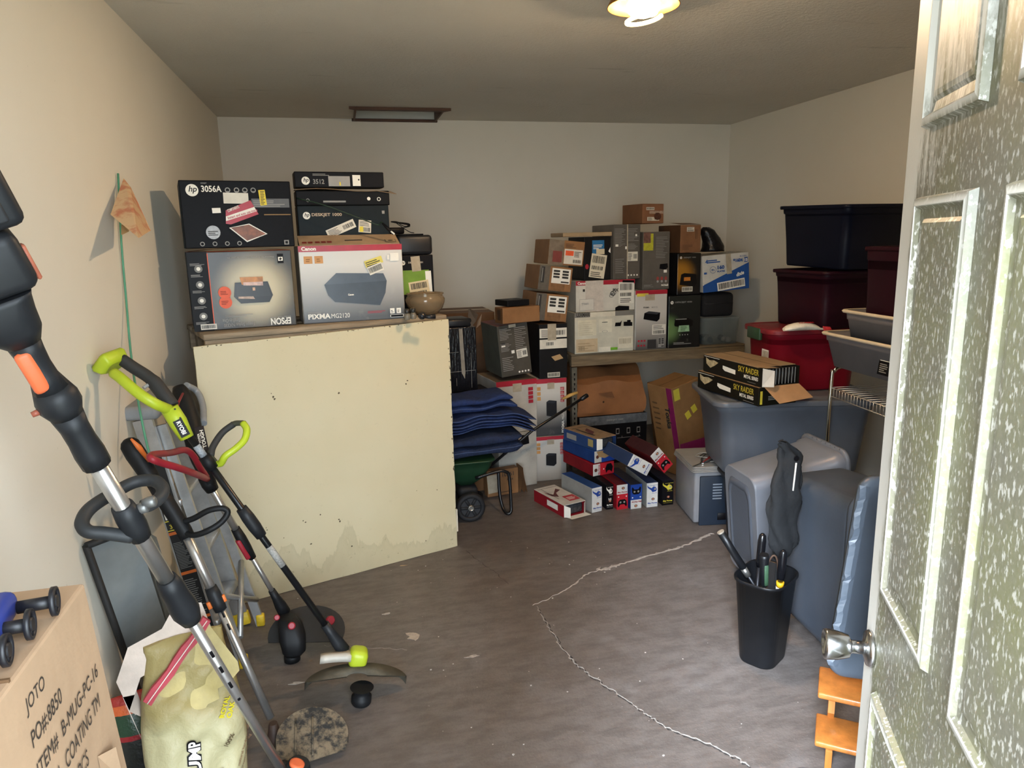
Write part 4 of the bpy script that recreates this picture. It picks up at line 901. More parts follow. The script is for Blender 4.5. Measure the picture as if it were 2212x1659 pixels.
c22 = stk('printer_box', 'white printer box with red stripe and black scribble above the LEXMARK box', (1244, 675), (1370.5, 675), (1248.5, 607.6), 4.39, 'c3bfb4', 0.32, yaw=2, z=lx.top+0.002, group=GS, cols=dict(L='a9a59a'))
F = c22.F; F.rect(0, 0.86, 1, 1, RED, 'stripe'); F.text('Canon', 0.03, 0.885, 0.018, WHT, bold=0.04); F.rect(0.16, 0.0, 0.46, 1.0, M('c4bbb0', 0.12, vary=0.12, scale=40, spec=0.8), 'clear_tape')
F.rect(0.06, 0.05, 0.3, 0.42, GRYP, 'frame_print'); F.rect(0.065, 0.06, 0.295, 0.41, M('c9c5ba', .5), 'frame_print'); F.text('green', 0.09, 0.2, 0.020, GRYP, wide=.05, bold=.02)
F.label(0.72, 0.22, 0.98, 0.92, 0, 'd8d4c8', 3); F.text('PIX', 0.62, 0.62, 0.02, INK, bold=0.04)
for k in range(5): F.disc(0.61+0.018*math.sin(k*2.1), 0.54+0.05*math.cos(k*1.7), 0.012+0.002*k, INK, 'scribble', 14, r2=0.009+0.002*k, sq=0.7)
F.poly([(0.66, 0.0), (0.66, 0.1), (0.72, 0.16), (0.9, 0.13), (0.9, 0.0)], BLK, 'printer_picture'); F.rect(0.78, 0.9, 0.98, 0.97, BLK, 'scribble', rot=-3); F.rect(0.11, 0.66, 0.145, 0.74, INK, 'icon')
c24 = stk('printer_box', 'silver and white printer box with a black printer picture beside the LEXMARK box', (1371.5, 754.5), (1439, 753), (1374, 628), 4.39, 'b7b3aa', 0.34, yaw=0, z=SZ+0.001, group=GS, cols=dict(F=printed_grey('canon_print', '4d4a48', 'bfbab2', 0.0, 0.24)))
F = c24.F; F.rect(0, 0.93, 1, 1, RED, 'stripe'); F.text('PIXMA', 0.25, 0.70, 0.011, INK, wide=0.042, bold=0.03); F.text('MG3122', 0.51, 0.70, 0.010, GRYP, wide=0.042); F.rect(0.04, 0.9, 0.4, 0.95, M('cfc04a', .5), 'sticker'); F.rect(0.3, 0.83, 0.6, 0.93, TAPE, 'tape')
F.poly([(0.25, 0.52), (0.28, 0.62), (0.42, 0.65), (0.78, 0.62), (0.76, 0.51), (0.68, 0.47)], BLK, 'printer_picture'); F.poly([(0.28, 0.62), (0.42, 0.65), (0.78, 0.62), (0.68, 0.59)], M('34353a', .3), 'printer_picture')
F.label(0.53, 0.25, 0.96, 0.42, 0, 'd6d2c6', 0)
for k in range(3): F.rect(0.08+0.09*k, 0.14, 0.14+0.09*k, 0.17, RED, 'icon'); F.rect(0.07+0.09*k, 0.06, 0.13+0.09*k, 0.09, RED, 'icon')
F.rect(0.38, 0.02, 0.66, 0.17, M('2a2828'), 'icon'); F.label(0.72, 0.03, 0.92, 0.2, 0, '8a8884', 1)
c28 = stk('printer_box', 'black printer box with OFFICEJET 4500 lettering and green glow print', (1442.5, 752), (1511, 749), (1445, 640), 4.385, '121215', 0.36, yaw=1, z=SZ+0.001, group=GS, cols=dict(F=printed_grey('officejet_print', '0e0e10', '1a1d1a', 0, 0.3, (-0.12, 0.13, 0.12, '5f7a4a'))))
F = c28.F; hp_logo(F, 0.1, 0.875, 0.011); F.text('OFFICEJET 4500', 0.19, 0.855, 0.013, GRYP, wide=0.125)
F.poly([(0.18, 0.45), (0.2, 0.56), (0.6, 0.57), (0.76, 0.52), (0.76, 0.42), (0.6, 0.38), (0.2, 0.42)], M('060607', .3), 'printer_picture'); F.poly([(0.3, 0.31), (0.33, 0.43), (0.64, 0.43), (0.66, 0.31)], M('8fb08a', .4, vary=.1), 'paper_picture'); F.lines(0.38, 0.33, 0.58, 0.42, 4, M('4a6a4a')); F.rect(0.22, 0.545, 0.56, 0.56, GRYP, 'printer_picture')
for k in range(4): F.disc(0.36+0.08*k, 0.25, 0.004, GRYP, 'icon')
F.lines(0.16, 0.07, 0.75, 0.12, 2, GRYP)
c19 = stk('printer_box', 'black carton with a blue sticker and a long white label, under the beige lid', (1262, 605), (1319, 607), (1268, 512), 4.405, '191818', 0.30, yaw=2, z=c22.top+0.002, group=GS)
F = c19.F; F.rect(0.3, 0.6, 0.75, 0.92, M('2a6a9a', .4), 'blue_sticker'); F.lines(0.34, 0.72, 0.7, 0.84, 3, WHT); F.rect(0.45, 0.6, 0.76, 0.72, M('cdbfa0', .5), 'sticker'); F.label(0.22, 0.05, 0.8, 0.6, -9, 'd2c8b0', 3); F.disc(0.1, 0.32, 0.012, RED, 'icon', sq=1.4); F.poly([(0.9, 0.66), (0.98, 0.76), (0.98, 0.62)], WHT, 'torn_corner')
gz = c22.top+0.002
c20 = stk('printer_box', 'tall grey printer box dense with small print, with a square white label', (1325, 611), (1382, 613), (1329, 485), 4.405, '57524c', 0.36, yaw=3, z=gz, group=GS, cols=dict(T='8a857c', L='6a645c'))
F = c20.F; F.lines(0.04, 0.6, 0.46, 0.94, 16, GRYP, .25); F.lines(0.52, 0.7, 0.95, 0.94, 9, GRYP, .25); F.lines(0.52, 0.55, 0.95, 0.66, 5, GRYP, .25); F.label(0.52, 0.33, 0.9, 0.5, 0, 'd0cbbd', 2); F.lines(0.06, 0.12, 0.45, 0.4, 8, GRYP, .2)
for k in range(4): F.disc(0.55+0.11*k, 0.07, 0.0055, WHT, 'icon')
F.rect(0.42, 0.55, 0.5, 0.6, WHT, 'icon'); F.rect(0.8, 0.78, 0.86, 0.82, WHT, 'icon'); F.rect(0.06, 0.6, 0.16, 0.64, WHT, 'icon'); F.rect(0.48, 0.0, 0.52, 1, TAPE, 'clear_tape')
c21 = stk('printer_box', 'tall grey printer box with a yellow sticker and upside-down EPSON lettering', (1387.5, 626), (1445, 628), (1393, 501), 4.40, '59544e', 0.34, yaw=2, z=c24.top+0.002, group=GS, cols=dict(T='8a857c'))
F = c21.F; F.rect(0.02, 0.68, 0.38, 0.97, M('a8a62e', .5, vary=.2, scale=40), 'yellow_sticker'); F.rect(0.02, 0.81, 0.28, 0.99, M('6a4a40', .5, vary=.4, scale=60), 'photo_print'); F.lines(0.48, 0.55, 0.95, 0.93, 14, GRYP, .22); F.poly([(0.62, 0.36), (0.64, 0.44), (0.92, 0.45), (0.94, 0.38), (0.84, 0.34)], BLK, 'printer_picture'); F.rect(0.78, 0.29, 0.9, 0.34, WHT, 'paper_picture')
for k in range(3): F.disc(0.56+0.15*k, 0.19, 0.010, M('8a3a34'), 'icon', sq=1.3); F.disc(0.56+0.15*k, 0.14, 0.008, GRYP, 'icon')
F.text('EPSON', 0.95, 0.09, 0.013, WHT, rot=180, wide=0.05, bold=.03); F.lines(0.04, 0.05, 0.4, 0.1, 3, GRYP, .3)
c27 = stk('printer_box', 'black printer box with an orange glow print above the OFFICEJET box', (1462, 637), (1512, 638), (1465, 548), 4.41, '131214', 0.33, yaw=2, z=c28.top+0.002, group=GS, cols=dict(F=printed_grey('orange_print', '121113', '16140f', 0, .3, (-0.06, 0.14, 0.13, '9a6a1e'))))
F = c27.F; hp_logo(F, 0.14, 0.9, 0.008); F.text('DESKJET 1000', 0.25, 0.88, 0.010, GRYP, wide=0.09); F.poly([(0.1, 0.25), (0.16, 0.5), (0.3, 0.53), (0.8, 0.5), (0.84, 0.28), (0.75, 0.2)], M('0c0c0e', .3), 'printer_picture'); F.rect(0.28, 0.34, 0.56, 0.43, M('b5702a', .4, vary=.3, scale=70), 'photo_print'); F.label(0.2, 0.08, 0.66, 0.2, 0, 'cfc9b8', 4)
fl_ = stk('flat_carton', 'thin flat beige carton lid lying across the boxes on the shelf', (1216, 512), (1322, 514), (1216, 503), 4.40, 'a08a6c', 0.26, yaw=1, z=c19.top+0.003, group=GS)
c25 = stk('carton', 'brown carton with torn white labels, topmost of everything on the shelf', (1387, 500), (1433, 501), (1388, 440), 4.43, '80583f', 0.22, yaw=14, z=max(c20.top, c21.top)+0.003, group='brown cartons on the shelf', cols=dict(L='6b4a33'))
F = c25.F; F.label(0.18, 0.68, 0.55, 0.83, 0, 'd0c7b8', 4); F.rect(0.32, 0.5, 0.98, 0.64, M('a58a78', .5, vary=.3, scale=50), 'torn_label'); F.label(0.22, 0.14, 0.78, 0.33, 0, 'cfc6b6', 2); F.disc(0.7, 0.36, 0.03, M('4a2a1c', .7, vary=.4, scale=60), 'stain', sq=.8); seam(c25, None)
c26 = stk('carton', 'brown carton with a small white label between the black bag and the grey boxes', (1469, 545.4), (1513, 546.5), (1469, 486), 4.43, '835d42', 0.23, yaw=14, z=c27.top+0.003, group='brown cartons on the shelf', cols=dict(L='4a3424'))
F = c26.F; F.label(0.3, 0.76, 0.66, 0.92, 0, 'd6cfc0', 0); F.lines(0.1, 0.12, 0.6, 0.32, 4, M('5a3c28'), .3); F.strips([(0.72, 0.5, 0.76, 0.85), (0.8, 0.5, 0.82, 0.85)], M('5a3c28')); seam(c26, None)
MB().add([(-c26.w/2, -c26.d/2, c26.h+.002), (c26.w/2, -c26.d/2, c26.h+.002), (c26.w/2+.004, 0, c26.h+.014), (-c26.w/2, -0.0, c26.h+.016)], [(0, 1, 2, 3)]).build('loose_flap', M('6d4b32', .7, vary=.2), c26.root)
# clear bin, black case, plate carton and bin bag at the right end
bz = SZ+0.001
p = Vector(atY(1520, 748, 4.41)); wcl = (atY(1600, 748, 4.41)-p).length; hcl = atY(1512, 688, 4.41).z-bz
cbn = empty('clear_bin', (p.x+wcl/2, 4.41+0.16, bz), (0, 0, 0), 'clear plastic bin full of dark odds and ends at the right end of the shelf', 'bin')
CLR = M('8f9a98', 0.12, vary=0.0, alpha=0.32, spec=0.6, name='clear_plastic')
def tub_rings(w, d, h, taper, r, t=0.004):
    o = []
    for s_, z in ((taper, 0.0), (1.0, h), (1.03, h), (1.03, h+0.008), (0.985, h+0.008), (0.975, h-0.004), (taper-0.02, t)): o.append([(x, y, z) for x, y in rrect(w*s_, d*s_, r)])
    return o
MB().loft(tub_rings(wcl, 0.30, hcl-0.012, 0.92, 0.03)).build('tub', CLR, cbn)
rn = random.Random(4)
for k in range(9):
    x, y = rn.uniform(-wcl*.36, wcl*.36), rn.uniform(-.11, .1); r_ = rn.uniform(.018, .032)
    MB().lathe([(0.001, 0), (r_*.8, r_*.2), (r_, r_*.8), (r_*.7, r_*1.5), (0.002, r_*1.8)], 10, mtx=move(x, y, 0.006) @ Matrix.Rotation(rn.uniform(-.3, .3), 4, 'X')).build('odd_item', M(rn.choice(('26262a', '33302e', '8f8b84', '1c1c20', '5a5048')), .5), cbn)
tbz = bz+hcl+0.001
csz = atY(1550, 632, 4.43).z-tbz
p = Vector(atY(1519, 689, 4.43)); wcs = (atY(1587, 689, 4.43)-p).length
cs = empty('black_case', (p.x+wcs/2, 4.43+.13, tbz), (0, 0, 0), 'padded black case lying on the clear plastic bin', 'case')
MB().bev(-wcs/2, wcs/2, -.12, .12, 0, csz-0.004, .03, 4).build('case_body', M('0d0d10', .8, vary=.2, bump=.3, bscale=200), cs)
MB().tube([(-wcs/2+.012, -.1205, csz*.55), (wcs/2-.012, -.1205, csz*.55)], .002, 6).build('zip', M('1c1c20', .5), cs)
MB().tube(spline([(-.03, -.1, csz-.006), (-.02, -.1, csz-.0035), (.02, -.1, csz-.0035), (.03, -.1, csz-.006)], 4), .003, 6).build('carry_handle', M('101013', .7), cs)
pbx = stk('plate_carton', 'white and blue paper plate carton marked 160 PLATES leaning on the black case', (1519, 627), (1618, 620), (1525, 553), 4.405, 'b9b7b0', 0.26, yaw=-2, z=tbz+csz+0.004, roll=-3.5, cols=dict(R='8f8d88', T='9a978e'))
F = pbx.F; BLUE = M('1d4a8c', .4, vary=.1)
F.poly([(0, 0.0), (1, 0.0), (1, 0.72), (0, 0.2)], BLUE, 'blue_field'); F.strips([(0.0, 0.2, 0.02, 0.22)], WHT)
F.text('4', 0.06, 0.78, 0.027, BLUE, bold=.05); F.lines(0.11, 0.79, 0.46, 0.89, 2, BLUE, .6); F.text('160', 0.32, 0.60, 0.026, BLUE, wide=.05, bold=.05); F.text('PLATES', 0.31, 0.52, 0.012, BLUE, wide=.056, bold=.04)
F.disc(0.22, 0.6, 0.023, BLUE, 'icon', r2=.021); F.text('8½', 0.22, 0.575, 0.013, BLUE, align='c', bold=.03); F.text('91604', 0.655, 0.75, 0.025, BLUE, wide=.070, bold=.06); F.rect(0.895, 0.735, 0.97, 0.865, BLUE, 'number_frame'); F.text('12', 0.905, 0.76, 0.018, WHT, bold=.05); F.text('00-12-5501', 0.80, 0.89, 0.008, BLUE)
F.text('dixie', 0.72, 0.35, 0.026, WHT, wide=.058, rot=14, bold=.04, slant=.2); F.rect(0.3, 0.04, 0.9, 0.27, WHT, 'code_frame', rot=5); F.bars(0.33, 0.08, 0.88, 0.24, 26, INK, rot=5); F.rect(0.5, 0.45, 0.61, 1.0, M('a09684', .2, vary=.2), 'tape', rot=3); F.rect(0.02, 0.5, 0.08, 0.55, BLUE, 'print_area')
seam(pbx, 'a09684')
pg = Vector(atY(1536, 553, 4.56)); bag = empty('bin_bag', (pg.x, pg.y, pbx.top+0.014), (0, 0, 0), 'black plastic bag slumped on the plate carton', 'bag')
rn = random.Random(9); rings = []
for i in range(10):
    t = i/9; z = 0.165*t; xl = -0.075+0.012*math.sin(t*5); xr = 0.09-0.125*max(0, t-.25)**1.1; dy = 0.075*(1-.55*t)
    if i == 9: xl, xr, dy = xl+.02, xr-.02, dy*.4
    rings.append([((xl+xr)/2+(xr-xl)/2*math.cos(a)*(1+rn.uniform(-.05, .05)), dy*math.sin(a)*(1+rn.uniform(-.08, .08)), z+rn.uniform(-.003, .003)*(i > 0)) for a in [2*math.pi*j/20 for j in range(20)]])
MB().loft(rings).build('bag_film', M('0c0c0f', .3, vary=.1, bump=.5, bscale=40, spec=.3), bag)

# ------------------------------------------------------------------ below the shelf
b31 = stk('carton', 'black printer carton with a strip of silver tape, on the floor under the shelf', (1252, 1010), (1396, 1000), (1252, 903), 4.46, '131215', 0.36, yaw=1, z=0, group='cartons under the shelf')
F = b31.F; F.rect(0, 0.82, 1, 1.0, M('8d9298', .25, .6, vary=.3, scale=30, bump=.3), 'silver_tape'); F.text('DESKJET 1000', 0.4, 0.88, .014, GRYP, wide=.12)
for u in (.56, .72, .87): F.rect(u-.025, .6, u+.025, .72, GRYP, 'icon'); F.rect(u-.018, .62, u+.018, .70, BLK, 'icon')
F.strips([(.55, .52, .9, .527), (.62, .52, .625, .56), (.88, .52, .885, .56)], GRYP)
p = Vector(atY(1248, 900, 4.45)); p.z = b31.top+.003
n_ = Vector((0, -1, 0)); wcr = (atY(1394, 895, 4.45)-p).length; hcr = atY(1240, 832, 4.45).z-p.z; hcr2 = min(atY(1250, 795, 4.62).z, SZ-.1)-p.z
crm = empty('crumpled_carton', (p.x+wcr/2, 4.65, p.z), (0, 0, 0), 'large crumpled brown carton sagging under the shelf', 'box', 'cartons under the shelf')
def crumple(w, d, h0, h1, seed, amp=.012, nx=16, ny=10, nz=8):
    """box with soft dented faces"""
    rn = random.Random(seed); ph = [rn.uniform(0, 6) for _ in range(9)]
    bm = bmesh.new(); bmesh.ops.create_cube(bm, size=1); bmesh.ops.subdivide_edges(bm, edges=bm.edges[:], cuts=9, use_grid_fill=True)
    for v in bm.verts:
        x, y, z = v.co; h = h0+(h1-h0)*min(1, max(0, (y+.5)/.45))
        e = max(abs(x), abs(y))
        v.co = Vector((x*w*(1-.03*(abs(z) > .45)), y*d*(1-.03*(abs(z) > .45)), (z+.5)*h))
        k = v.co; s_ = amp*(1 if z > -.49 else 0)
        v.co += Vector((s_*math.sin(k.z*23+ph[0]+k.y*9), s_*math.sin(k.x*15+ph[1])*math.cos(k.z*17+ph[2]), (s_ if z > .4 else s_*.0)*math.sin(k.x*19+ph[3]+k.y*13)))
    me = bpy.data.meshes.new('carton_body'); bm.to_mesh(me); bm.free(); me.shade_smooth(); me.set_sharp_from_angle(angle=R(24)); return me
me = crumple(wcr, .36, hcr, hcr2, 3); link_mesh('carton_body', me, M('8a5a34', .75, vary=.2, scale=5, bump=.4, bscale=12), crm)
Face(crm, (-wcr/2, -.192, 0), (1, 0, 0), (0, 0, 1), (0, -1, 0), wcr, hcr).disc(.38, .42, .007, M('3a2415', .9), 'hole')
MB().add([(-.10, -.193, hcr*.68), (0.0, -.196, hcr*.72), (.02, -.197, hcr*.52), (-.05, -.195, hcr*.6)], [(0, 1, 2, 3)]).build('torn_flap', M('6d4628', .8), crm)
# leaning brown carton and the carton with magenta tape
p = Vector(atZ(1418, 1000, 0)); p = Vector((2.05, 4.33, 0))
lc = Box('carton', 'brown carton with a torn white label leaning beside the crumpled carton', (2.15, 4.36, .014), 4, .10, .25, .52, '7d5a3c', 'box', 'cartons under the shelf', roll=-8)
lc.F.rect(0.05, .42, .45, .68, M('cfc8ba', .5), 'torn_label', rot=-12); lc.F.rect(.45, 0, .55, 1, M('6a4a30', .6), 'seam')
tk = Box('carton', 'brown toy carton with magenta tape and dark sideways lettering', (2.07, 4.02, 0.004), 16, .24, .23, .62, '80603f', 'box', 'cartons under the shelf', roll=-12, cols=dict(L='8a6743'))
MAG = M('7a1f52', .35, vary=.15)
tk.L.rect(.78, 0, 1.0, 1, MAG, 'magenta_tape'); tk.F.rect(0, .22, 1, .36, MAG, 'magenta_tape', rot=-8); tk.L.text('Tonka', .62, .78, .045, INK, rot=-90, wide=.15, bold=.04); tk.L.lines(.12, .5, .4, .85, 6, M('5e452b'), .3)
tk.F.rect(.35, .62, .52, .70, M('c2b23a', .5), 'yellow_sticker', rot=20); tk.F.rect(.58, .66, .75, .74, M('c2b23a', .5), 'yellow_sticker', rot=20); tk.F.rect(0.05, .86, .25, .98, M('b9ae3e', .5), 'yellow_sticker'); tk.F.lines(.2, .06, .9, .16, 2, INK, .5)
seam(tk, None)

# ------------------------------------------------------------------ toy helicopter boxes on the floor
GH = 'toy helicopter boxes on the floor'
TW, TH_, TD = .0745, .150, .40
def copter(F, col, ink, orient='up', ctrl=False, flip=False):
    r = 180 if flip else 0
    def P(u, v): return (1-u, 1-v) if flip else (u, v)
    if ctrl:
        a, b_ = P(0, 0), P(1, .62); F.rect(min(a[0], b_[0]), min(a[1], b_[1]), max(a[0], b_[0]), max(a[1], b_[1]), col, 'colour_field')
        F.poly([P(*q) for q in ((.08, .16), (.13, .33), (.28, .40), (.72, .40), (.87, .33), (.92, .16), (.84, .09), (.68, .20), (.32, .20), (.16, .09))], BLK, 'controller_picture')
        for u in (.33, .67): F.disc(*P(u, .29), .006, GRYP, 'controller_picture')
        for u in (.15, .85): F.disc(*P(u, .52), .004, WHT, 'icon')
        F.text('Sky Force', *P(.05, .66), .011, M('8a1a24', .5), rot=r, wide=F.w*.86, bold=.05); F.disc(*P(.55, .86), .010, M('5a3024', .5), 'emblem', sq=.8); F.disc(*P(.55, .86), .005, M('c08a6a', .5), 'emblem')
    else:
        F.poly([P(*q) for q in ((.04, .86), (.08, .93), (.12, .86), (.42, .78), (.55, .84), (.78, .82), (.9, .72), (.8, .64), (.5, .62), (.38, .70), (.1, .80))], ink, 'helicopter_picture'); F.strips([(.25, .89, .98, .90), (.6, .82, .63, .9), (.45, .57, .9, .58), (.55, .57, .56, .63), (.78, .57, .79, .65)], ink)
        F.poly([P(*q) for q in ((.62, .70), (.66, .78), (.78, .78), (.84, .71))], GRYP, 'helicopter_picture')
        F.disc(*P(.55, .34), .010, M('5a3024', .5), 'emblem', sq=.8); F.disc(*P(.55, .34), .005, M('c08a6a', .5), 'emblem')
        F.text('Sky Force', *P(.08, .14), .011, ink, rot=r, wide=F.w*.82, bold=.05); F.strips([(.12, .1, .88, .105)], ink)
SB = M('1b3f8f', .4, vary=.1); SR = M('b01f2b', .4, vary=.1); SY = M('c8b83a', .5)
specs = [('white toy helicopter box with blue lid, leftmost of the upright row', (1277, 1109), (1306, 1106.5), (1275, 1048.6), 20, 'd0ceca', dict(T='23457f', L='8f8f8c', R='c5c3be'), 'w'),
         ('black toy helicopter box next to the leftmost white one', (1309, 1101), (1330, 1103), (1306, 1040), 6, '131216', dict(), 'k'),
         ('red and white toy helicopter box standing in the row', (1332, 1101.6), (1359.4, 1100.4), (1332.5, 1040), 4, 'c9c7c2', dict(L='8a1a24', T='5a2026'), 'r'),
         ('blue and white toy helicopter box standing upside down in the row', (1362, 1101), (1390.7, 1099), (1361, 1040), 3, 'c9c7c2', dict(L='1a2f66', T='3a3a40'), 'b'),
         ('white toy helicopter box right of the blue one', (1396.5, 1097), (1425.7, 1097), (1397.5, 1036.5), 0, 'd0ceca', dict(T='2a3a5c', L='8f8f8c'), 'w'),
         ('black toy helicopter box at the right end of the row', (1429.5, 1092), (1456, 1092.5), (1429, 1031.7), -1, '131216', dict(T='1b2030'), 'k')]
tops = []
prev = None
for lab, bl_, br_, tl_, yw, c_, cs_, kd in specs:
    p0 = Vector(atZ(*bl_, 0)); p0.z = 0
    if kd == 'w' and yw == 20: p0 = Vector(atZ(1279, 1109, 0)); p0.z = 0
    bx = Box('toy_box', lab, p0, 4 if yw == 6 else (yw if yw < 20 else 16), TW*(.6 if yw == 6 else .95), TD*.8, TH_, c_, 'box', GH, cols=cs_)
    if kd == 'w': copter(bx.F, None, SB)
    elif kd == 'k': bx.F.rect(0, 0, 1, 1, BLK, 'black_field'); copter(bx.F, None, SY if yw < 3 else WHT); bx.F.text('3.5', .3, .38, .012, WHT, bold=.04) if yw > 3 else None
    elif kd == 'r': copter(bx.F, SR, None, ctrl=True); 
    elif kd == 'b': copter(bx.F, SB, None, ctrl=True, flip=True)
    tops.append(bx)
zt = TH_+.003
# three boxes lying across the row, turned to the left
def lying(lab, bl_, z, yw, c_, cs_, kd, Y=None):
    p0 = Vector(atZ(*bl_, z)) if Y is None else Vector(atY(*bl_, Y)); p0.z = z
    return Box('toy_box', lab, p0, yw, TH_, TD*.85, TW, c_, 'box', GH, cols=cs_)
l1 = lying('red and white toy helicopter box lying flat on the upright row', (1281, 1030), zt, 14, 'c9c7c2', dict(L='7a1820', T='8a1a24'), 'r')
F = l1.F; F.rect(.33, 0, 1, 1, SR, 'colour_field'); F.poly([(.62, .1), (.58, .5), (.66, .85), (.86, .88), (.95, .55), (.9, .12), (.8, .3), (.7, .3)], BLK, 'controller_picture'); F.text('Sky Force', .32, .08, .012, SR, rot=90, wide=.062, bold=.05); F.disc(.13, .5, .011, M('5a3024', .5), 'emblem'); F.disc(.5, .5, .004, WHT, 'icon')
l2 = lying('blue toy helicopter box lying in the middle of the pile with torn tape', (1284, 1002), l1.top+.003, 16, '23457f', dict(F='b9b7b2', L='1b3870'), 'b', Y=(l1.mtx @ Vector((-TH_/2, -TD*.425, 0))).y+.01)
F = l2.F; F.disc(.15, .5, .011, M('5a3024', .5), 'emblem'); F.rect(.34, 0, 1, 1, SB, 'colour_field'); F.poly([(.1, .95), (.2, .5), (.5, .3), (.8, .45), (1.0, .2), (1.0, .98)], M('9a7a52', .8, vary=.2), 'torn_card')
# open blue box on top: shell of thin walls, bottle-like toy inside
def open_box(lab, p0, yw, w, d, h, outer, topm, flaps, inner):
    bx = Box('toy_box', lab, p0, yw, w, d, h, outer, 'box', GH, body=False); t = .003
    mo = M(outer, .5, vary=.14, spec=.25); b = MB(); x, y = w/2, d/2
    b.box(-x, x, -y, y, 0, t); b.box(-x, -x+t, -y, y, t, h-t); b.box(x-t, x, -y, y, t, h-t); b.box(-x+t, x-t, y-t, y, t, h-t); b.build('shell', mo, bx.root)
    b = MB(); b.box(-x, x, -y, y, h-t, h); b.build('lid', topm, bx.root)
    MB().bev(-x+.008, x-.008, -y+.012, y-.02, t+.001, h-.012, .012, 2).build('blister_tray', inner, bx.root)
    for nm, vs in flaps: MB().add(vs, [(0, 1, 2, 3)]).build(nm, WHT if nm != 'brown_flap' else M('a07a52', .7, vary=.15), bx.root)
    return bx
BLIS = M('3a3c40', .08, vary=.5, scale=60, bump=.6, bscale=60, spec=.8)
x, y, h = TH_/2, TD*.8/2, TW
p0 = Vector(atY(1289, 974, (l2.mtx @ Vector((-TH_/2, -TD*.425, 0))).y-.005)); p0.z = l2.top+.003
o1 = open_box('blue toy helicopter box with a worn lid and open end, top of the pile', p0, 20, TH_, TD*.8, TW, '27406e', M('8a735a', .7, vary=.3, scale=25), [('side_flap', [(-x, -y, .004), (-x, -y, h), (-x+.034, -y-.012, h-.004), (-x+.034, -y-.012, .008)])], BLIS)
o1.T.poly([(.2, .25), (.45, .6), (.7, .7), (.6, .4)], M('5a3038', .5, vary=.2), 'helicopter_picture'); o1.T.strips([(.1, .8, .9, .82), (.2, .2, .3, .75)], INK); o1.L.rect(.1, .25, .4, .7, GRYP, 'caption_area'); o1.L.rect(.75, .2, .9, .8, M('9a8a5a', .5), 'sticker')
p0 = Vector(atZ(1219, 1119, 0)); p0.z = 0
o2 = open_box('red and white toy helicopter box lying open with flaps spread on the floor', p0, 17, TH_*.98, TD*.8, TW, '8a1a24', M('c4bfb8', .45, vary=.15), [('side_flap', [(-x, -y, .003), (-x, -y, h), (-x+.024, -y-.03, h-.01), (-x+.024, -y-.03, .006)]), ('side_flap', [(x-.002, -y, .003), (x-.002, -y, h), (x-.03, -y-.025, h-.004), (x-.03, -y-.025, .006)]), ('bottom_flap', [(-x+.01, -y, .002), (x, -y, .002), (x+.005, -y-.05, .004), (-x+.02, -y-.05, .004)])], BLIS)
o2.T.poly([(.1, .75), (.3, .55), (.75, .8), (.85, .7), (.5, .6), (.35, .4), (.15, .5)], M('5a2a2a', .5, vary=.2), 'helicopter_picture'); o2.T.strips([(.05, .9, .95, .91), (.2, .3, .22, .9)], INK); o2.T.rect(.45, .12, .95, .38, SR, 'colour_field'); o2.T.lines(.5, .18, .9, .32, 3, WHT); o2.L.rect(.45, .3, .8, .75, WHT, 'caption_area')
# two tilted boxes leaning on the row
def tilted(lab, c, yw, rl, Y, c_, cs_):
    ctr = Vector(atY(*c, Y)); m3 = (Matrix.Rotation(R(yw), 4, 'Z') @ Matrix.Rotation(R(rl), 4, 'Y')).to_3x3()
    p0 = ctr-m3 @ Vector((TW/2, 0, TH_/2)); return Box('toy_box', lab, p0, yw, TW, TD*.72, TH_, c_, 'box', GH, roll=rl, cols=cs_)
t1 = tilted('white toy helicopter box tipped over towards the right on the pile', (1383, 1005), 8, -58, 3.55, 'd0ceca', dict(T='2a3a5c', L='6a6a68'))
copter(t1.F, None, SB)
t2 = tilted('red and white toy helicopter box tipped over at the right of the pile', (1429, 994), 8, -40, 3.60, 'c9c7c2', dict(L='6a1820', T='3a2024'))
copter(t2.F, SR, None, ctrl=True)

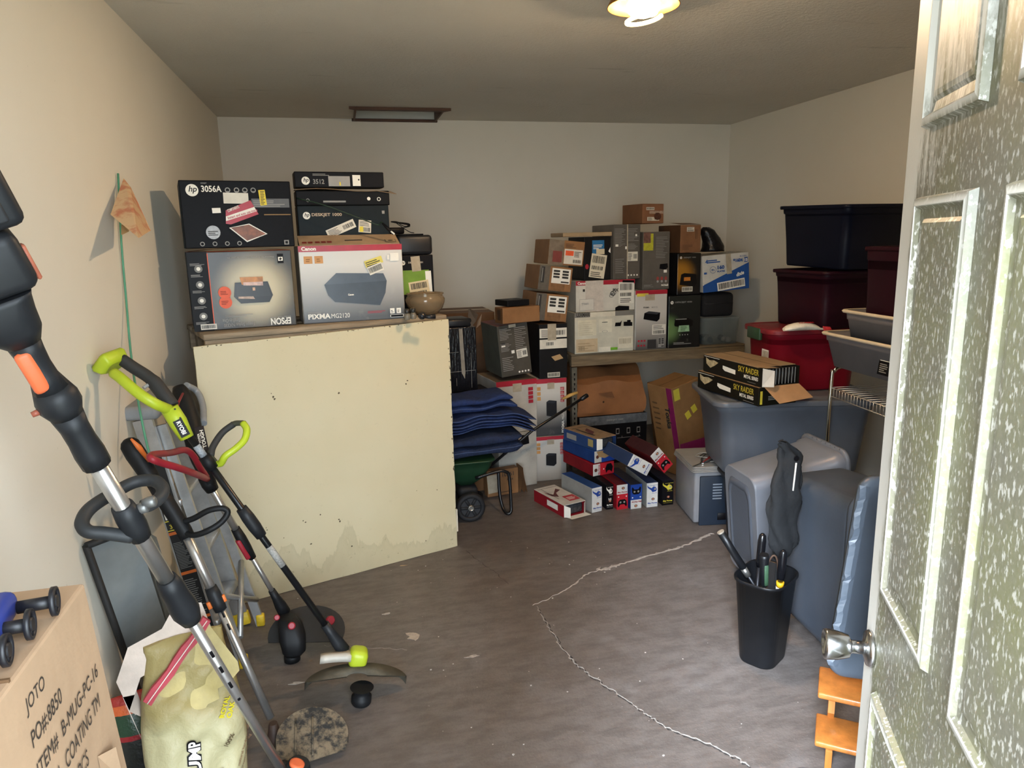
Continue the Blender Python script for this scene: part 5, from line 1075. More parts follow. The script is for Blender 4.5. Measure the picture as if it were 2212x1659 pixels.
# ------------------------------------------------------------------ totes, cooler and odds along the right wall
def plastic(col, rough=.38, vary=.08): return M(col, rough, vary=vary, scale=8, bump=.03, bscale=60, spec=.4)
GREY = plastic('5b6069'); GREY2 = plastic('40464f'); NAVY = M('0a0d1a', .42, vary=.08, scale=8, spec=.15); MAROON = M('220a14', .42, vary=.08, scale=8, spec=.15); REDT = M('720f1e', .45, vary=.08, scale=8, spec=.2)
def tote(name, label, mtx, w, d, h, mat, taper=.86, r=.05, rim=.018, lid=None, ribs=True, cat='storage bin', group='plastic totes', lidmat=None, open_top=True, emboss=False):
    """tapered rounded tub, local origin at the base centre; w, d are the top size"""
    root = empty(name, (0, 0, 0), (0, 0, 0), label, cat, group); root.matrix_world = mtx
    b = MB(); R_ = lambda s_, z, rr=r: [(x, y, z) for x, y in rrect(w*s_, d*s_, rr, 6)]
    lo = taper; st = .955
    rings = [R_(lo*.985, 0), R_(lo, .008), R_(lo+(st-lo)*.45, h*.45), R_(st, h*.86), R_(st+.022, h*.875), R_(.985, h-rim*1.1)]
    inner = [R_(.975, h-.002), R_(lo+(st-lo)*.5-.012, h*.5), R_(lo-.015, .006)]
    b.loft(rings+[R_(.985, h-.004)]+inner, 0, True, True, True, True); b.build('tub', mat, root)
    rr = [R_(.98, h-rim), R_(1.03, h-rim), R_(1.04, h-rim*.6), R_(1.035, h-.001), R_(1.0, h), R_(.97, h-.003)]
    MB().loft(rr, 0, True, True, False, False).build('rim', mat, root)
    if emboss:
        for sx in (-1, 1):
            x = w*st/2*.93; MB().bev(-.004, .004, -d*.2, d*.2, h*.2, h*.74, .004, 1, mtx=move(sx*(w*lo/2+(st-lo)*w/2*.52), 0, 0) @ Matrix.Rotation(sx*math.atan((st-lo)*w/2/h/.86), 4, 'Y')).build('end_panel', mat, root)
    if lid:
        lm = lidmat or mat; z = h+.001
        MB().loft([R_(1.05, z-.016), R_(1.055, z), R_(1.045, z+.008), R_(.97, z+.010), R_(.95, z+.004), R_(.9, z+.004), R_(.88, z+lid), R_(.5, z+lid)], 0, True, True, False, True).build('lid', lm, root)
    return root
def pose(x, y, z, yaw=0, tilt=0, roll=0): return move(x, y, z) @ Matrix.Rotation(R(yaw), 4, 'Z') @ Matrix.Rotation(R(tilt), 4, 'X') @ Matrix.Rotation(R(roll), 4, 'Y')
def fl_pose(p, yaw, w, d, z): # from the front-left corner
    c, s = math.cos(R(yaw)), math.sin(R(yaw)); return pose(p[0]+c*w/2-s*d/2, p[1]+s*w/2+c*d/2, z, yaw)
tote('storage_tote', 'black storage tote on the floor half hidden between the cooler and the toppled tote', fl_pose((1.80, 2.92), -8, .60, .30, 0), .60, .30, .365, plastic('16171b'), group='plastic totes on the right')
GT = tote('storage_tote', 'large grey lidded tote carrying the black metal-series cartons', fl_pose((1.735, 3.03), -14, .78, .52, .368), .78, .52, .375, GREY, lid=.008, group='plastic totes on the right', r=.07)
LZ = .368+.375+.013
# red tote with lid and green latch
rx, ry = 2.07, 3.12; RW, RD, RH = .50, .34, 1.065-LZ
RT = tote('storage_tote', 'bright red lidded tote with a green latch standing on the large grey tote', fl_pose((rx, ry), -6, RW, RD, LZ), RW, RD, RH, REDT, taper=.9, r=.075, lid=.006, group='plastic totes on the right', lidmat=plastic('6a1a22', .5, .2))
MB().bev(-RW/2-.02, -RW/2+.0, -.06, .08, RH-.055, RH+.006, .006, 2).build('latch', M('26402a', .5, vary=.2), RT)
fc = Face(RT, (-RW*.475, .10, RH*.1), (0, -1, 0), (0, 0, 1), (-1, 0, 0), .22, RH*.8); fc.rect(.62, .3, .95, .72, WHT, 'sticker'); fc.rect(.65, .34, .93, .69, M('b9b0a0', .6, vary=.3, scale=60), 'worn_label')
RZ = LZ+RH+.012
# maroon and navy totes stacked on it
MA = tote('storage_tote', 'dark maroon tote with its rim flaring out, between the red and the navy tote', fl_pose((2.275, 3.02), 3, .40, .42, RZ), .40, .42, 1.362-RZ, MAROON, taper=.9, r=.04, group='plastic totes on the right')
NV = tote('storage_tote', 'navy blue tote tilted on top of the maroon one, highest of the totes', pose(2.50, 3.20, 1.376, 3, 1.6), .43, .50, .305, NAVY, taper=.88, r=.04, group='plastic totes on the right')
# white bag of noodles or rice lying on the red lid
pb = Vector(atY(1740, 700, 3.06)); bagr = empty('snack_bag', (pb.x-.012, 3.052-.0, RZ-.001), (0, 0, R(-8)), 'white plastic pack with red lettering lying on the red tote lid', 'bag')
rings = []
for i in range(13):
    t = i/12; x = -.105+.21*t; k = math.sin(math.pi*min(1, max(0, (t+.04)/.95)))**.5 if t < .95 else .25; k = max(k, .22)
    rings.append([(x, .034*k*math.cos(a)+.004*math.sin(7*t+a), .001+.021*k+.021*k*math.sin(a)) for a in [2*math.pi*j/14 for j in range(14)]])
MB().loft(rings).build('pack', M('d8d0bf', .35, vary=.12, scale=30, bump=.4, bscale=60, coat=.3), bagr)
ff = Face(bagr, (-.06, -.030, .0375), (1, 0, 0), (0, .97, .22), (0, -.22, .97), .12, .03); ff.text('MISSION', .82, .75, .016, M('b01f2b', .4), wide=.075, rot=180, bold=.05)
MB().add([(.085, -.03, .002), (.125, -.034, .004), (.128, -.012, .016), (.09, -.008, .02)], [(0, 1, 2, 3)]).build('pack_end', M('b5343c', .4, vary=.5, scale=90), bagr)
# two metal-series cartons, the upper one open
GSR = 'black metal-series cartons'
def raider(lab, p0, yw, w, d, h, opened):
    bx = Box('toy_carton', lab, p0, yw, w, d, h, '15140f', 'box', GSR, body=not opened, cols=dict(T='8a7459', F='17160f'))
    if opened:
        t = .003; x, y = w/2, d/2; b = MB(); b.box(-x, x, -y, y, 0, t); b.box(-x, -x+t, -y, y, t, h-t); b.box(x-t, x, -y, y, t, h-t); b.box(-x+t, x-t, y-t, y, t, h-t); b.build('shell', M('15140f', .5, spec=.25, vary=.1), bx.root)
        MB().box(-x, x, -y+.03, y, h-t, h).build('lid', M('8a7459', .75, vary=.2, scale=8), bx.root)
        MB().add([(-x, -y+.03, h), (-x+.06, -y+.03, h), (-x+.1, -y+.005, h-.006), (-x+.02, -y+.0, h-.002)], [(0, 1, 2, 3)]).build('torn_flap', M('8a7459', .75, vary=.2), bx.root)
        for k in range(10):
            xx = -x+.018+k*(w-.036)/9.6; MB().bev(xx, xx+.014, -y+.012, y-.02, t+.001, h-.008, .002, 1).build('inner_pack', M('111113', .25, vary=.2), bx.root); MB().box(xx+.0142, xx+.0156, -y+.011, -y+.10, t+.002, h-.01).build('clear_edge', M('9a9a98', .2), bx.root)
        MB().add([(-x+.002, -y, .002), (-x+.002, -y, h-.001), (-x+.05, -y-.024, h-.012), (-x+.045, -y-.03, .003)], [(0, 1, 2, 3)]).build('side_flap', M('cfc9be', .5, vary=.1), bx.root)
        MB().add([(-x+.012, -y-.0005, .002), (x, -y-.0005, .002), (x+.04, -y-.055, -.058), (-x+.055, -y-.06, -.07)], [(0, 1, 2, 3)]).build('bottom_flap', M('a9825c', .75, vary=.12), bx.root)
    L_ = bx.L; L_.text('SKY RAIDER', .62, .54, .028, M('b8a436', .5), wide=.155, bold=.005); L_.text('METAL SERIES', .72, .26, .017, WHT, wide=.105, bold=.02); L_.lines(.78, .1, .97, .14, 1, GRYP)
    L_.poly([(.36, .62), (.58, .54), (.58, .3), (.4, .34), (.36, .44)], WHT, 'caption_area'); L_.poly([(.05, .85), (.12, .72), (.2, .78), (.28, .7), (.22, .5), (.14, .3), (.06, .5)], M('a89a7a', .5, vary=.4, scale=60), 'helicopter_picture'); L_.strips([(.02, .9, .3, .925)], WHT)
    bx.T.rect(.48, 0, .52, 1, M('5a4a36', .8), 'flap_gap')
    return bx
s2 = raider('lower black metal-series carton with yellow lettering on the large grey tote', (1.845, 2.872, LZ+.002), 5.5, .215, .50, .090, False)
s2.F.rect(.04, .1, .1, .8, M('c8b83a', .5), 'print_area'); s2.F.rect(.8, .3, .9, .75, WHT, 'icon'); s2.F.lines(.25, .3, .7, .55, 3, GRYP)
s1 = raider('upper black metal-series carton with an open end showing packs inside', (1.855, 2.866, LZ+.0945), 5.5, .21, .47, .090, True)
# chrome rack with two grey tubs and a maroon tote on top
CHR = M('c9c6c0', .12, 1.0, vary=.05, name='chrome')
rk = empty('wire_rack', (2.32, 2.58, 0), (0, 0, R(-6)), 'chrome tube rack with a white wire shelf under the grey tubs', 'rack')
RKZ = .935
for y in (.21, -.25):
    MB().tube(spline([(-.165, y, 0), (-.165, y, .4), (-.165, y, RKZ-.06), (-.155, y, RKZ-.02), (-.12, y, RKZ), (0, y, RKZ), (.12, y, RKZ), (.155, y, RKZ-.02), (.165, y, RKZ-.06), (.165, y, .4), (.165, y, 0)], 5), .0085, 10).build('tube_frame', CHR, rk)
WIRE = M('b9b4ac', .3, .6, vary=.05)
for k in range(13): MB().tube([(-.16, -.25+.46*k/12, .84), (.16, -.25+.46*k/12, .84)], .0017, 6).build('wire', WIRE, rk)
for x, z in ((-.165, .84), (-.165, .80), (.165, .84), (.165, .80)): MB().tube([(x, -.25, z), (x, .21, z)], .0025, 6).build('edge_wire', WIRE, rk)
for k in range(21): MB().tube([(-.166, -.245+.45*k/20, .80), (-.166, -.245+.45*k/20, .84)], .0015, 6).build('upright_wire', WIRE, rk)
for k in range(21): MB().tube([(.166, -.245+.45*k/20, .80), (.166, -.245+.45*k/20, .84)], .0015, 6).build('upright_wire', WIRE, rk)
GT1 = plastic('6e6a6c', .5)
def tub(lab, p, w, d, z, h, yaw, rl=0):
    root = empty('shallow_tub', (p[0], p[1], z), (0, R(rl), R(yaw)), lab, 'tub', 'shallow grey tubs')
    rg = lambda s_, zz, e=0: [(x, y, zz) for x, y in rrect(w*s_+e, d*s_+e, .03, 5)]
    MB().loft([rg(.86, 0), rg(.97, h*.75), rg(.99, h*.76), rg(1.0, h-.012), rg(.985, h-.003), rg(.96, h*.74), rg(.85, .004)]).build('tub', GT1, root)
    MB().loft([rg(1.0, h-.011), rg(1.0, h-.013, .022), rg(1.0, h-.004, .03), rg(1.0, h+.002, .02), rg(1.0, h, -.005)], 0, True, True, False, False).build('rim', M('c9b9a0', .5, vary=.08), root)
    return root
tz = RKZ+.010
t2_ = tub('lower shallow grey tub with a cream rim on the chrome rack', (2.32, 2.58), .38, .50, tz, .155, -4)
fs_ = Face(t2_, (-.185, -.02, .02), (0, -1, 0), (.12, 0, 1), (-1, 0, 0), .2, .1); fs_.rect(.55, .05, .9, .95, BLK, 'sticker'); fs_.rect(.58, .62, .87, .75, WHT, 'sticker_band'); fs_.lines(.6, .15, .85, .55, 5, GRYP); fs_.rect(.6, .8, .85, .86, RED, 'sticker_band')
t1_ = tub('upper shallow grey tub with a cream rim nested in the lower one', (2.335, 2.565), .31, .40, tz+.09, .17, -4)
tote('storage_tote', 'dark maroon tote standing in the upper shallow grey tub', pose(2.345, 2.56, tz+.098, -4), .235, .33, 1.484-tz-.098, MAROON, taper=.9, r=.03, group='plastic totes on the right', emboss=False)
# cooler with cables and tools on it
ck = fl_pose((1.766, 3.315), -9, .26, .34, 0); cool = empty('cooler', (0, 0, 0), (0, 0, 0), 'grey and navy electric cooler with cables heaped on its lid', 'cooler'); cool.matrix_world = ck
CW, CD, CH = .26, .34, .30
b = MB(); b.bev(-CW/2+.004, CW/2, -CD/2+.004, CD/2, .01, CH, .012, 2); b.build('body', M('777679', .45, vary=.08), cool)
MB().bev(-CW/2+.03, CW/2-.001, -CD/2-.012, -CD/2+.003, .0, CH-.02, .006, 2).build('front_panel', plastic('1d2633', .5), cool)
for k in range(6): MB().box(-.03+.0, .02, -CD/2-.0135, -CD/2-.0118, .15+k*.016, .157+k*.016).build('vent_slot', M('7d8590', .5), cool)
MB().bev(.0, .09, -CD/2-.016, -CD/2-.012, .03, .07, .003, 1).build('carry_grip', BLK, cool)
for k in range(4): MB().loft([[(x, y, CH+.001+k*.008+q) for x, y in rrect(CW+.02-.004*k, CD+.02-.004*k, .02)] for q in (0, .003, .0065)]).build('lid_ridge', M('8d8a86', .45, vary=.08), cool)
cz0 = CH+.034
def bit(name, lab, cat, loc, rot=(0, 0, 0)): return empty(name, ck @ Vector(loc), (rot[0], rot[1], rot[2]+R(-9)), lab, cat)
cbl = bit('cable_heap', 'tangle of red and black cables on the cooler lid', 'cable', (-.045, -.08, cz0))
rn = random.Random(21)
for k, cc_ in enumerate(('1a1a1c', '7a1c1c', '222226', '8a8780')):
    pts = [(.03+.055*math.sin(t*1.3+k*2), .07*math.cos(t*1.1+k)+.02, .006+.014*abs(math.sin(t*.9+k))+.001*k) for t in [i*.6 for i in range(9)]]
    MB().tube(spline(pts, 4), .003, 6).build('cable', M(cc_, .5), cbl)
wr_ = bit('wrench', 'small bright steel wrench lying over the cooler edge', 'wrench', (-.105, -.145, cz0+.001), (0, 0, -.9))
MB().bev(-.004, .004, -.045, .045, 0, .004, .0015, 1).build('shank', CHR, wr_); MB().prism([(-.012, .04), (-.004, .035), (.004, .035), (.012, .04), (.01, .058), (.004, .05), (-.004, .05), (-.01, .058)], 0, .0045).build('jaw', CHR, wr_)
mot = bit('black_part', 'small black plastic part among the cables on the cooler', 'part', (.03, -.155, cz0+.001), (0, 0, .4))
MB().lathe([(.016, 0), (.018, .004), (.018, .016), (.01, .02), (.004, .022)], 14).build('cap', BLK, mot); MB().bev(-.03, -.012, -.008, .008, 0, .01, .003, 1).build('tab', BLK, mot)

# grey tote toppled onto its short end: axis runs to the right
m_ = Matrix.Identity(4)
xax, yax, zax = Vector((0, 0, 1)), Vector((-.05, -1, 0)).normalized(), Vector((1, -.05, .10)).normalized()
yax = zax.cross(xax).normalized(); xax = yax.cross(zax).normalized()
for i, a in enumerate((xax, yax, zax)):
    for j in range(3): m_[j][i] = a[j]
m_.translation = Vector((1.645, 2.645, .295))
TT = tote('toppled_tote', 'grey storage tote toppled on its end with the base facing left', m_, .60, .33, .42, plastic('6a6c72', .35), taper=.82, r=.05, group='plastic totes on the right')
MB().loft([[(x*.385*s_, y*.185*s_, z) for x, y in rrect(1, 1, .18, 6)] for s_, z in ((1.05, -.001), (1.0, -.008), (.9, -.008), (.86, -.002))], 0, True, True, False, True).build('base_foot', plastic('4a4e56', .4), TT)
for k in range(9):
    x_ = .30*1.035+.004; yy = -.13+k*.032
    MB().add([(x_-.004, yy, .40), (x_+.008, yy+.008, .392), (x_-.002, yy+.018, .385)], [(0, 1, 2)]).build('chipped_flange', plastic('7d828c', .35), TT)
sp_ = Face(TT, (-.2, -.14, .08), (1, 0, 0), (0, -.06, 1), (0, -1, -.06), .4, .28)
MB().loft([[(x, -.1475-q-.062*(z_-.0), z_) for x, z_ in pts_] for q, pts_ in ((0.0, rrect(.36, .2, .05, 5, 0, .2)), (.006, rrect(.34, .18, .05, 5, 0, .2)))], 0, True, True, False, True).build('side_panel', plastic('6a6c72', .35), TT)

# second grey tote on its side, opening towards the doorway, with its lid
m2 = Matrix.Identity(4); zax = Vector((.03, -1, .0)).normalized(); xax = Vector((0, 0, 1)); yax = zax.cross(xax).normalized()
for i, a in enumerate((xax, yax, zax)):
    for j in range(3): m2[j][i] = a[j]
m2.translation = Vector((1.775, 2.335, .345))
T2 = tote('toppled_tote', 'grey lidded tote on its side beside the wastebasket, lid towards the doorway', m2, .66, .36, .42, GREY2, taper=.86, r=.06, lid=-.02, rim=.03, group='plastic totes on the right')
# loose lid leaning on it, resting on the wooden stool
ll = empty('loose_lid', (1.41, 1.665, .265), (0, 0, 0), 'grey tote lid with a crumpled flange leaning beside the door', 'lid')
mm = Matrix.Identity(4); xax = Vector((.95, -.22, .0)).normalized(); zup = Vector((.20, .10, 1)).normalized(); nax = xax.cross(zup).normalized()
xax = zup.cross(nax)
for i, a in enumerate((xax, zup, nax)):
    for j in range(3): mm[j][i] = a[j]
lw, lh = .38, .60; mm.translation = Vector((1.315, 1.62, .262))+xax*(lw/2)+zup*(lh/2+.008); ll.matrix_world = mm
rg = lambda s_, zz, e=0: [(x, y, zz) for x, y in rrect(lw+e, lh+e, .05, 6)]
MB().loft([rg(1, -.022, .006), rg(1, -.004, .004), rg(1, .004, -.006), rg(1, .004, -.05), rg(1, -.004, -.062), rg(1, -.004, -.2), rg(1, -.008, -.2), rg(1, -.008, -.06), rg(1, -.001, -.048), rg(1, -.001, -.012), rg(1, -.022, 0)]).build('lid_plate', plastic('4c545e', .4), ll)
rn = random.Random(2)
wv = []
for k in range(46):
    y_ = -.27+.54*k/45; j = rn.uniform(-1, 1)*(1 if rn.random() < .45 else .2)
    wv.append([(-lw/2-.004, y_, -.012), (-lw/2-.007+.005*j, y_, .002+.004*j), (-lw/2+.008+.006*j, y_, .0085), (-lw/2+.022, y_, .005)])
MB().loft(wv, 0, False, False, False, False).build('crumpled_flange', plastic('525b66', .35), ll)
# wooden stool below the lid
PINE = M('a8672e', .4, vary=.22, scale=4, stretch=(8, 8, 1), bump=.08, coat=.2)
st_ = empty('wooden_stool', (1.46, 1.60, 0), (0, 0, R(-38)), 'varnished pine step stool under the leaning grey lid', 'stool')
MB().bev(-.15, .15, -.075, .075, .186, .205, .005, 2).build('top_step', PINE, st_)
MB().bev(-.15, .15, -.16, -.02, .085, .103, .005, 2).build('lower_step', PINE, st_)
for x in (-.11, .11):
    MB().prism([(-.13, 0), (-.135, .06), (-.10, .084), (-.015, .084), (-.05, .13), (-.05, .185), (.06, .185), (.075, 0)], -.009, .009, mtx=move(x, 0, 0) @ Matrix.Rotation(R(90), 4, 'Z') @ Matrix.Rotation(R(90), 4, 'X')).build('side_board', PINE, st_)
mt_ = empty('rubber_mat', (1.24, 1.50, 0), (0, 0, R(-25)), 'dark grey rubber mat on the floor by the stool', 'mat')
MB().loft([[(x, y, z) for x, y in rrect(.16, .14, .03)] for z in (0, .004)]).build('mat_sheet', M('3a3a3e', .8, vary=.2), mt_)

# black wastebasket with garden tools
wb_ = empty('wastebasket', (1.432, 2.125, 0), (0, 0, R(33)), 'black plastic wastebasket holding garden tools', 'wastebasket')
BKP = M('0f1013', .42, vary=.15, scale=20, spec=.4)
def wbr(s_, z, ww=.215, dd_=.175): 
    pts = rrect(ww*s_, dd_*s_, .06*s_, 6); return [(x, y, z) for x, y in pts]
WH = .335
MB().loft([wbr(.74, 0), wbr(.76, .006), wbr(1.0, WH-.01), wbr(1.06, WH-.012), wbr(1.07, WH-.002), wbr(1.05, WH), wbr(.985, WH-.004), wbr(.74, .008)]).build('basket', BKP, wb_)
def tool(name, lab, cat, p0, p1): # p0 low, p1 high, world
    p0, p1 = Vector(p0), Vector(p1); o = empty(name, p0, (0, 0, 0), lab, cat, 'garden tools in the wastebasket'); return o, (p1-p0)
cB = Vector((1.432, 2.125, 0))
o, v = tool('garden_lopper', 'black handled lopper with a scuffed end leaning far left in the wastebasket', 'lopper', cB+Vector((.05, -.005, .14)), atY(1556, 1148, 2.20))
d_ = v.normalized(); L_ = v.length
MB().tube([Vector((0, 0, 0)), d_*(L_-.17)], .006, 8).build('shaft', M('2a2a2e', .4, .5), o); MB().tube([d_*(L_-.20), d_*(L_-.165)], .0125, 10).build('ferrule', M('8a8884', .35, .8), o); MB().tube([d_*(L_-.165), d_*(L_-.16), d_*(L_-.08), d_*(L_-.006)], [.012, .0145, .0135, .015], 12).build('grip', BKP, o); MB().tube([d_*(L_-.006), d_*L_], .0135, 12).build('end_cap', M('8f8578', .5, vary=.4, scale=80), o)
o, v = tool('hedge_shears', 'green and black handled shears standing in the middle of the wastebasket', 'shears', cB+Vector((-.005, -.02, .02)), atY(1651, 1198, 2.06))
d_ = v.normalized(); L_ = v.length
MB().tube([Vector((0, 0, 0)), d_*(L_-.13)], .006, 8).build('shaft', M('3a3c40', .35, .6), o); MB().tube([d_*(L_-.13), d_*(L_-.12), d_*(L_-.05), d_*(L_-.012), d_*L_], [.010, .015, .0155, .017, .015], 14).build('grip', BKP, o); MB().bev(-.008, .008, -.018, -.010, L_-.12, L_-.035, .003, 1, mtx=frame_mtx((0, 0, 0), d_, (1, 0, 0))).build('grip_inlay', M('2f4a34', .6, vary=.25, scale=60), o); MB().bev(-.03, .012, -.012, .012, L_-.17, L_-.145, .005, 1, mtx=frame_mtx((0, 0, 0), d_, (1, 0, 0))).build('pivot', M('7d9488', .4, .4, vary=.4, scale=50), o)
for lab, px, Yy, xo in (('black rubber handle with a yellow and white tag on the right of the wastebasket', (1693, 1188), 2.07, .045), ('plain black rubber handle rising behind the green shears', (1648, 1152), 2.165, -.03)):
    o, v = tool('pruner', lab, 'pruner', cB+Vector((xo, .0 if Yy < 2.1 else .03, .02)), atY(*px, Yy)); d_ = v.normalized(); L_ = v.length
    MB().tube([Vector((0, 0, 0)), d_*(L_-.13)], .007, 8).build('shaft', M('2a2a2e', .4, .5), o); MB().tube([d_*(L_-.13), d_*(L_-.11), d_*(L_-.03), d_*(L_-.008), d_*L_], [.010, .0145, .015, .012, .005], 12).build('grip', M('101013', .25, spec=.5), o)
    if xo > .02: MB().tube([d_*(L_-.152), d_*(L_-.132)], .0135, 10).build('yellow_tag', M('d9a41c', .5), o); MB().tube([d_*(L_-.172), d_*(L_-.1525)], .0135, 10).build('white_tag', M('cfcbc4', .5), o)
o = empty('rusty_wire', cB+Vector((.045, .03, .12)), (0, 0, 0), 'loop of brown rusty wire sticking out of the wastebasket', 'wire', 'garden tools in the wastebasket')
MB().tube(spline([(-.005, .0, 0), (-.03, -.01, .2), (-.015, -.015, .27), (.005, -.02, .25), (.012, -.02, .12), (.005, -.015, .0)], 6), .0035, 6).build('wire_loop', M('4a3528', .7, vary=.3), o)
# black cloth bag leaning on the toppled tote
bgp = [(1672, 1300, 2.16, .006), (1674, 1280, 2.16, .008), (1678, 1258, 2.162, .010), (1682, 1228, 2.166, .012), (1688, 1206, 2.17, .02), (1692, 1180, 2.172, .05), (1690, 1145, 2.175, .056), (1691, 1100, 2.18, .062), (1697, 1060, 2.19, .062), (1703, 1020, 2.20, .054), (1706, 985, 2.22, .043), (1696, 962, 2.22, .022), (1689, 953, 2.22, .008)]
P_ = [Vector(atY(x, y, Y)) for x, y, Y, _ in bgp]; base = Vector((P_[0].x, P_[0].y, P_[0].z)); bgr = empty('cloth_bag', base, (0, 0, 0), 'limp black cloth bag with a pale zip pull hanging in front of the toppled tote', 'bag')
Ps = spline([p-base for p in P_], 3); ws = [bgp[min(len(bgp)-1, i//3)][3]*(1-(i % 3)/3)+bgp[min(len(bgp)-1, i//3+1)][3]*((i % 3)/3) for i in range(len(Ps))]
rn = random.Random(8); rings = []
for i, (p, wd) in enumerate(zip(Ps, ws)):
    rings.append([p+Vector((wd*math.cos(a)+(.007*math.sin(i*1.3+a*3)+.006*math.sin(i*.5+a*5) if i > 11 else 0), (.024+.006*math.sin(i*.9))*math.sin(a)*min(1, wd/.05)+(.006*math.sin(a*4+i*.35) if i > 11 else 0), .004*math.sin(a*2+i))) for a in [2*math.pi*j/24 for j in range(24)]])
MB().loft(rings).build('cloth', M('17181a', .85, vary=.35, scale=12, bump=.5, bscale=25), bgr)
zq = [Vector(atY(1720, 1000, 2.175))-base, Vector(atY(1716, 1035, 2.168))-base, Vector(atY(1713, 1060, 2.165))-base]
MB().tube(zq, .003, 8).build('zip_pull', WHT, bgr)
zc = Vector(atY(1720, 990, 2.18))-base; MB().lathe([(.010, 0), (.010, .003)], 14, mtx=Matrix.Translation(zc) @ Matrix.Rotation(R(90), 4, 'X')).build('eyelet', BLK, bgr)

# ------------------------------------------------------------------ tools and things along the left wall
def project(P):
    d = Vector(P)-EYEV; z = d.dot(AX_F); return PW/2+FPX*d.dot(AX_R)/z, PH/2+FPX*d.dot(AX_D)/z
class Axis:
    """straight tool axis from P0 (low) to P1 (high); s(y) gives the length at which it crosses picture row y"""
    def __init__(s, P0, P1, roll=0):
        s.a = Vector(P0); s.v = (Vector(P1)-s.a); s.L = s.v.length; s.d = s.v.normalized()
        mid = s.a+s.v*.5; vd = (mid-EYEV).normalized()
        s.x = s.d.cross(vd).normalized()
        if s.x.dot(AX_R) < 0: s.x = -s.x
        s.y = s.d.cross(s.x)
        s.root = None
    def s_at(s, row):
        lo, hi = -.6, s.L+.8
        for _ in range(40):
            m_ = (lo+hi)/2
            if project(s.a+s.d*m_)[1] > row: lo = m_
            else: hi = m_
        return lo
    def mtx(s, t=0):
        mt = Matrix.Identity(4)
        for i, a in enumerate((s.x, s.y, s.d)):
            for j in range(3): mt[j][i] = a[j]
        mt.translation = s.a-s.root.location+s.d*t; return mt
    def at(s, x, y, t): return s.a-s.root.location+s.x*x+s.y*y+s.d*t
    def rod(s, name, r0, r1, rad, mat, n=12, off=(0, 0)):
        """round piece between rows r0 (low) and r1 (high); rad one value or list"""
        t0, t1 = s.s_at(r0), s.s_at(r1); rs = rad if isinstance(rad, (list, tuple)) else [rad, rad]
        pts = [s.at(off[0], off[1], t0+(t1-t0)*i/(len(rs)-1)) for i in range(len(rs))]
        return MB().tube(pts, list(rs), n).build(name, mat, s.root)
SILV = M('b9b7b4', .3, .85, vary=.06, name='brushed_aluminium'); BLKP = M('1c1e21', .5, vary=.15, spec=.35); ORP = M('d0633a', .5, vary=.1); LIME = M('a9b92a', .42, vary=.1); REDP = M('8e1f2c', .45, vary=.1); DRK = M('121315', .55, vary=.2, spec=.3)
# --- big black and orange trimmer in front
A1 = Axis(atZ(612, 1668, .085), atX(38, 720, -.53))
A1.root = empty('string_trimmer', (A1.a.x, A1.a.y, 0), (0, 0, 0), 'large black and orange string trimmer with loop handle, nearest on the left', 'trimmer')
A1.rod('lower_shaft', 1668, 1318, .0122, SILV); A1.rod('upper_shaft', 1262, 985, .0165, SILV)
A1.rod('shaft_lock', 1340, 1250, [.022, .030, .030, .027, .027, .021], BLKP)
A1.rod('cuff', 1003, 895, [.026, .027, .0245, .0245, .028], BLKP); A1.rod('collar', 895, 838, [.028, .036, .036, .03], BLKP); A1.rod('neck', 838, 735, [.03, .023, .022, .024, .027], BLKP)
for k, row in enumerate((1407, 1440, 1473)): t = A1.s_at(row); MB().bev(-.0035, .0035, -.0138, -.009, t-.012, t+.012, .0015, 1, mtx=A1.mtx()).build('adjust_slot', BLK, A1.root)
t = A1.s_at(1503); MB().lathe([(.004, 0), (.004, .003)], 10, mtx=A1.mtx(t) @ move(0, -.0115, 0) @ Matrix.Rotation(R(90), 4, 'X')).build('lock_hole', BLK, A1.root)
t0, t1 = A1.s_at(832), A1.s_at(748); MB().bev(-.024, .002, -.027, -.012, t0, t1, .008, 2, mtx=A1.mtx()).build('orange_inlay', ORP, A1.root)
MB().lathe([(.006, 0), (.005, .012)], 10, mtx=A1.mtx(A1.s_at(870)) @ move(-.034, 0, 0) @ Matrix.Rotation(R(-90), 4, 'Y')).build('trigger_lock', M('8a4a38', .5), A1.root)
t = A1.s_at(735); b = MB(); ms = A1.mtx(t)
b.loft([[(x, y, z) for x, y in rrect(w_, d_, r_, 5, cx, 0)] for w_, d_, r_, z, cx in ((.055, .055, .024, -.004, 0), (.085, .08, .03, .02, -.004), (.10, .095, .034, .05, -.008), (.105, .10, .03, .075, -.006), (.098, .098, .02, .085, 0))], mtx=ms); b.build('motor_housing', BLKP, A1.root); ms = ms @ move(.008, 0, 0)
MB().bev(-.065, .058, -.052, .052, .086, .185, .02, 3, mtx=ms).build('battery_bay', BLKP, A1.root)
MB().bev(.056, .064, -.02, .0, .09, .15, .003, 1, mtx=ms).build('release_button', M('a05a44', .5), A1.root)
MB().bev(-.05, .082, -.058, .05, .187, .33, .016, 3, mtx=ms).build('battery', BLKP, A1.root)
MB().bev(-.02, .06, -.064, -.056, .20, .316, .008, 2, mtx=ms).build('battery_frame', M('26282b', .5), A1.root)
for k in range(4): MB().bev(.008, .034, -.067, -.063, .225+k*.018, .237+k*.018, .002, 1, mtx=ms).build('contact_rib', M('6a463c', .4, .4), A1.root)
tc = A1.s_at(1128); A1.rod('handle_clamp', 1160, 1092, [.021, .025, .025, .021], BLKP)
ca = project(A1.a+A1.d*tc); Yc = (A1.a+A1.d*tc).y
lp = [(285, 1160, 0), (228, 1152, -.015), (190, 1148, -.02), (177, 1128, .0), (195, 1098, .04), (240, 1068, .08), (290, 1042, .11), (330, 1038, .11), (350, 1052, .09), (348, 1072, .06), (325, 1090, .03), (305, 1095, .02)]
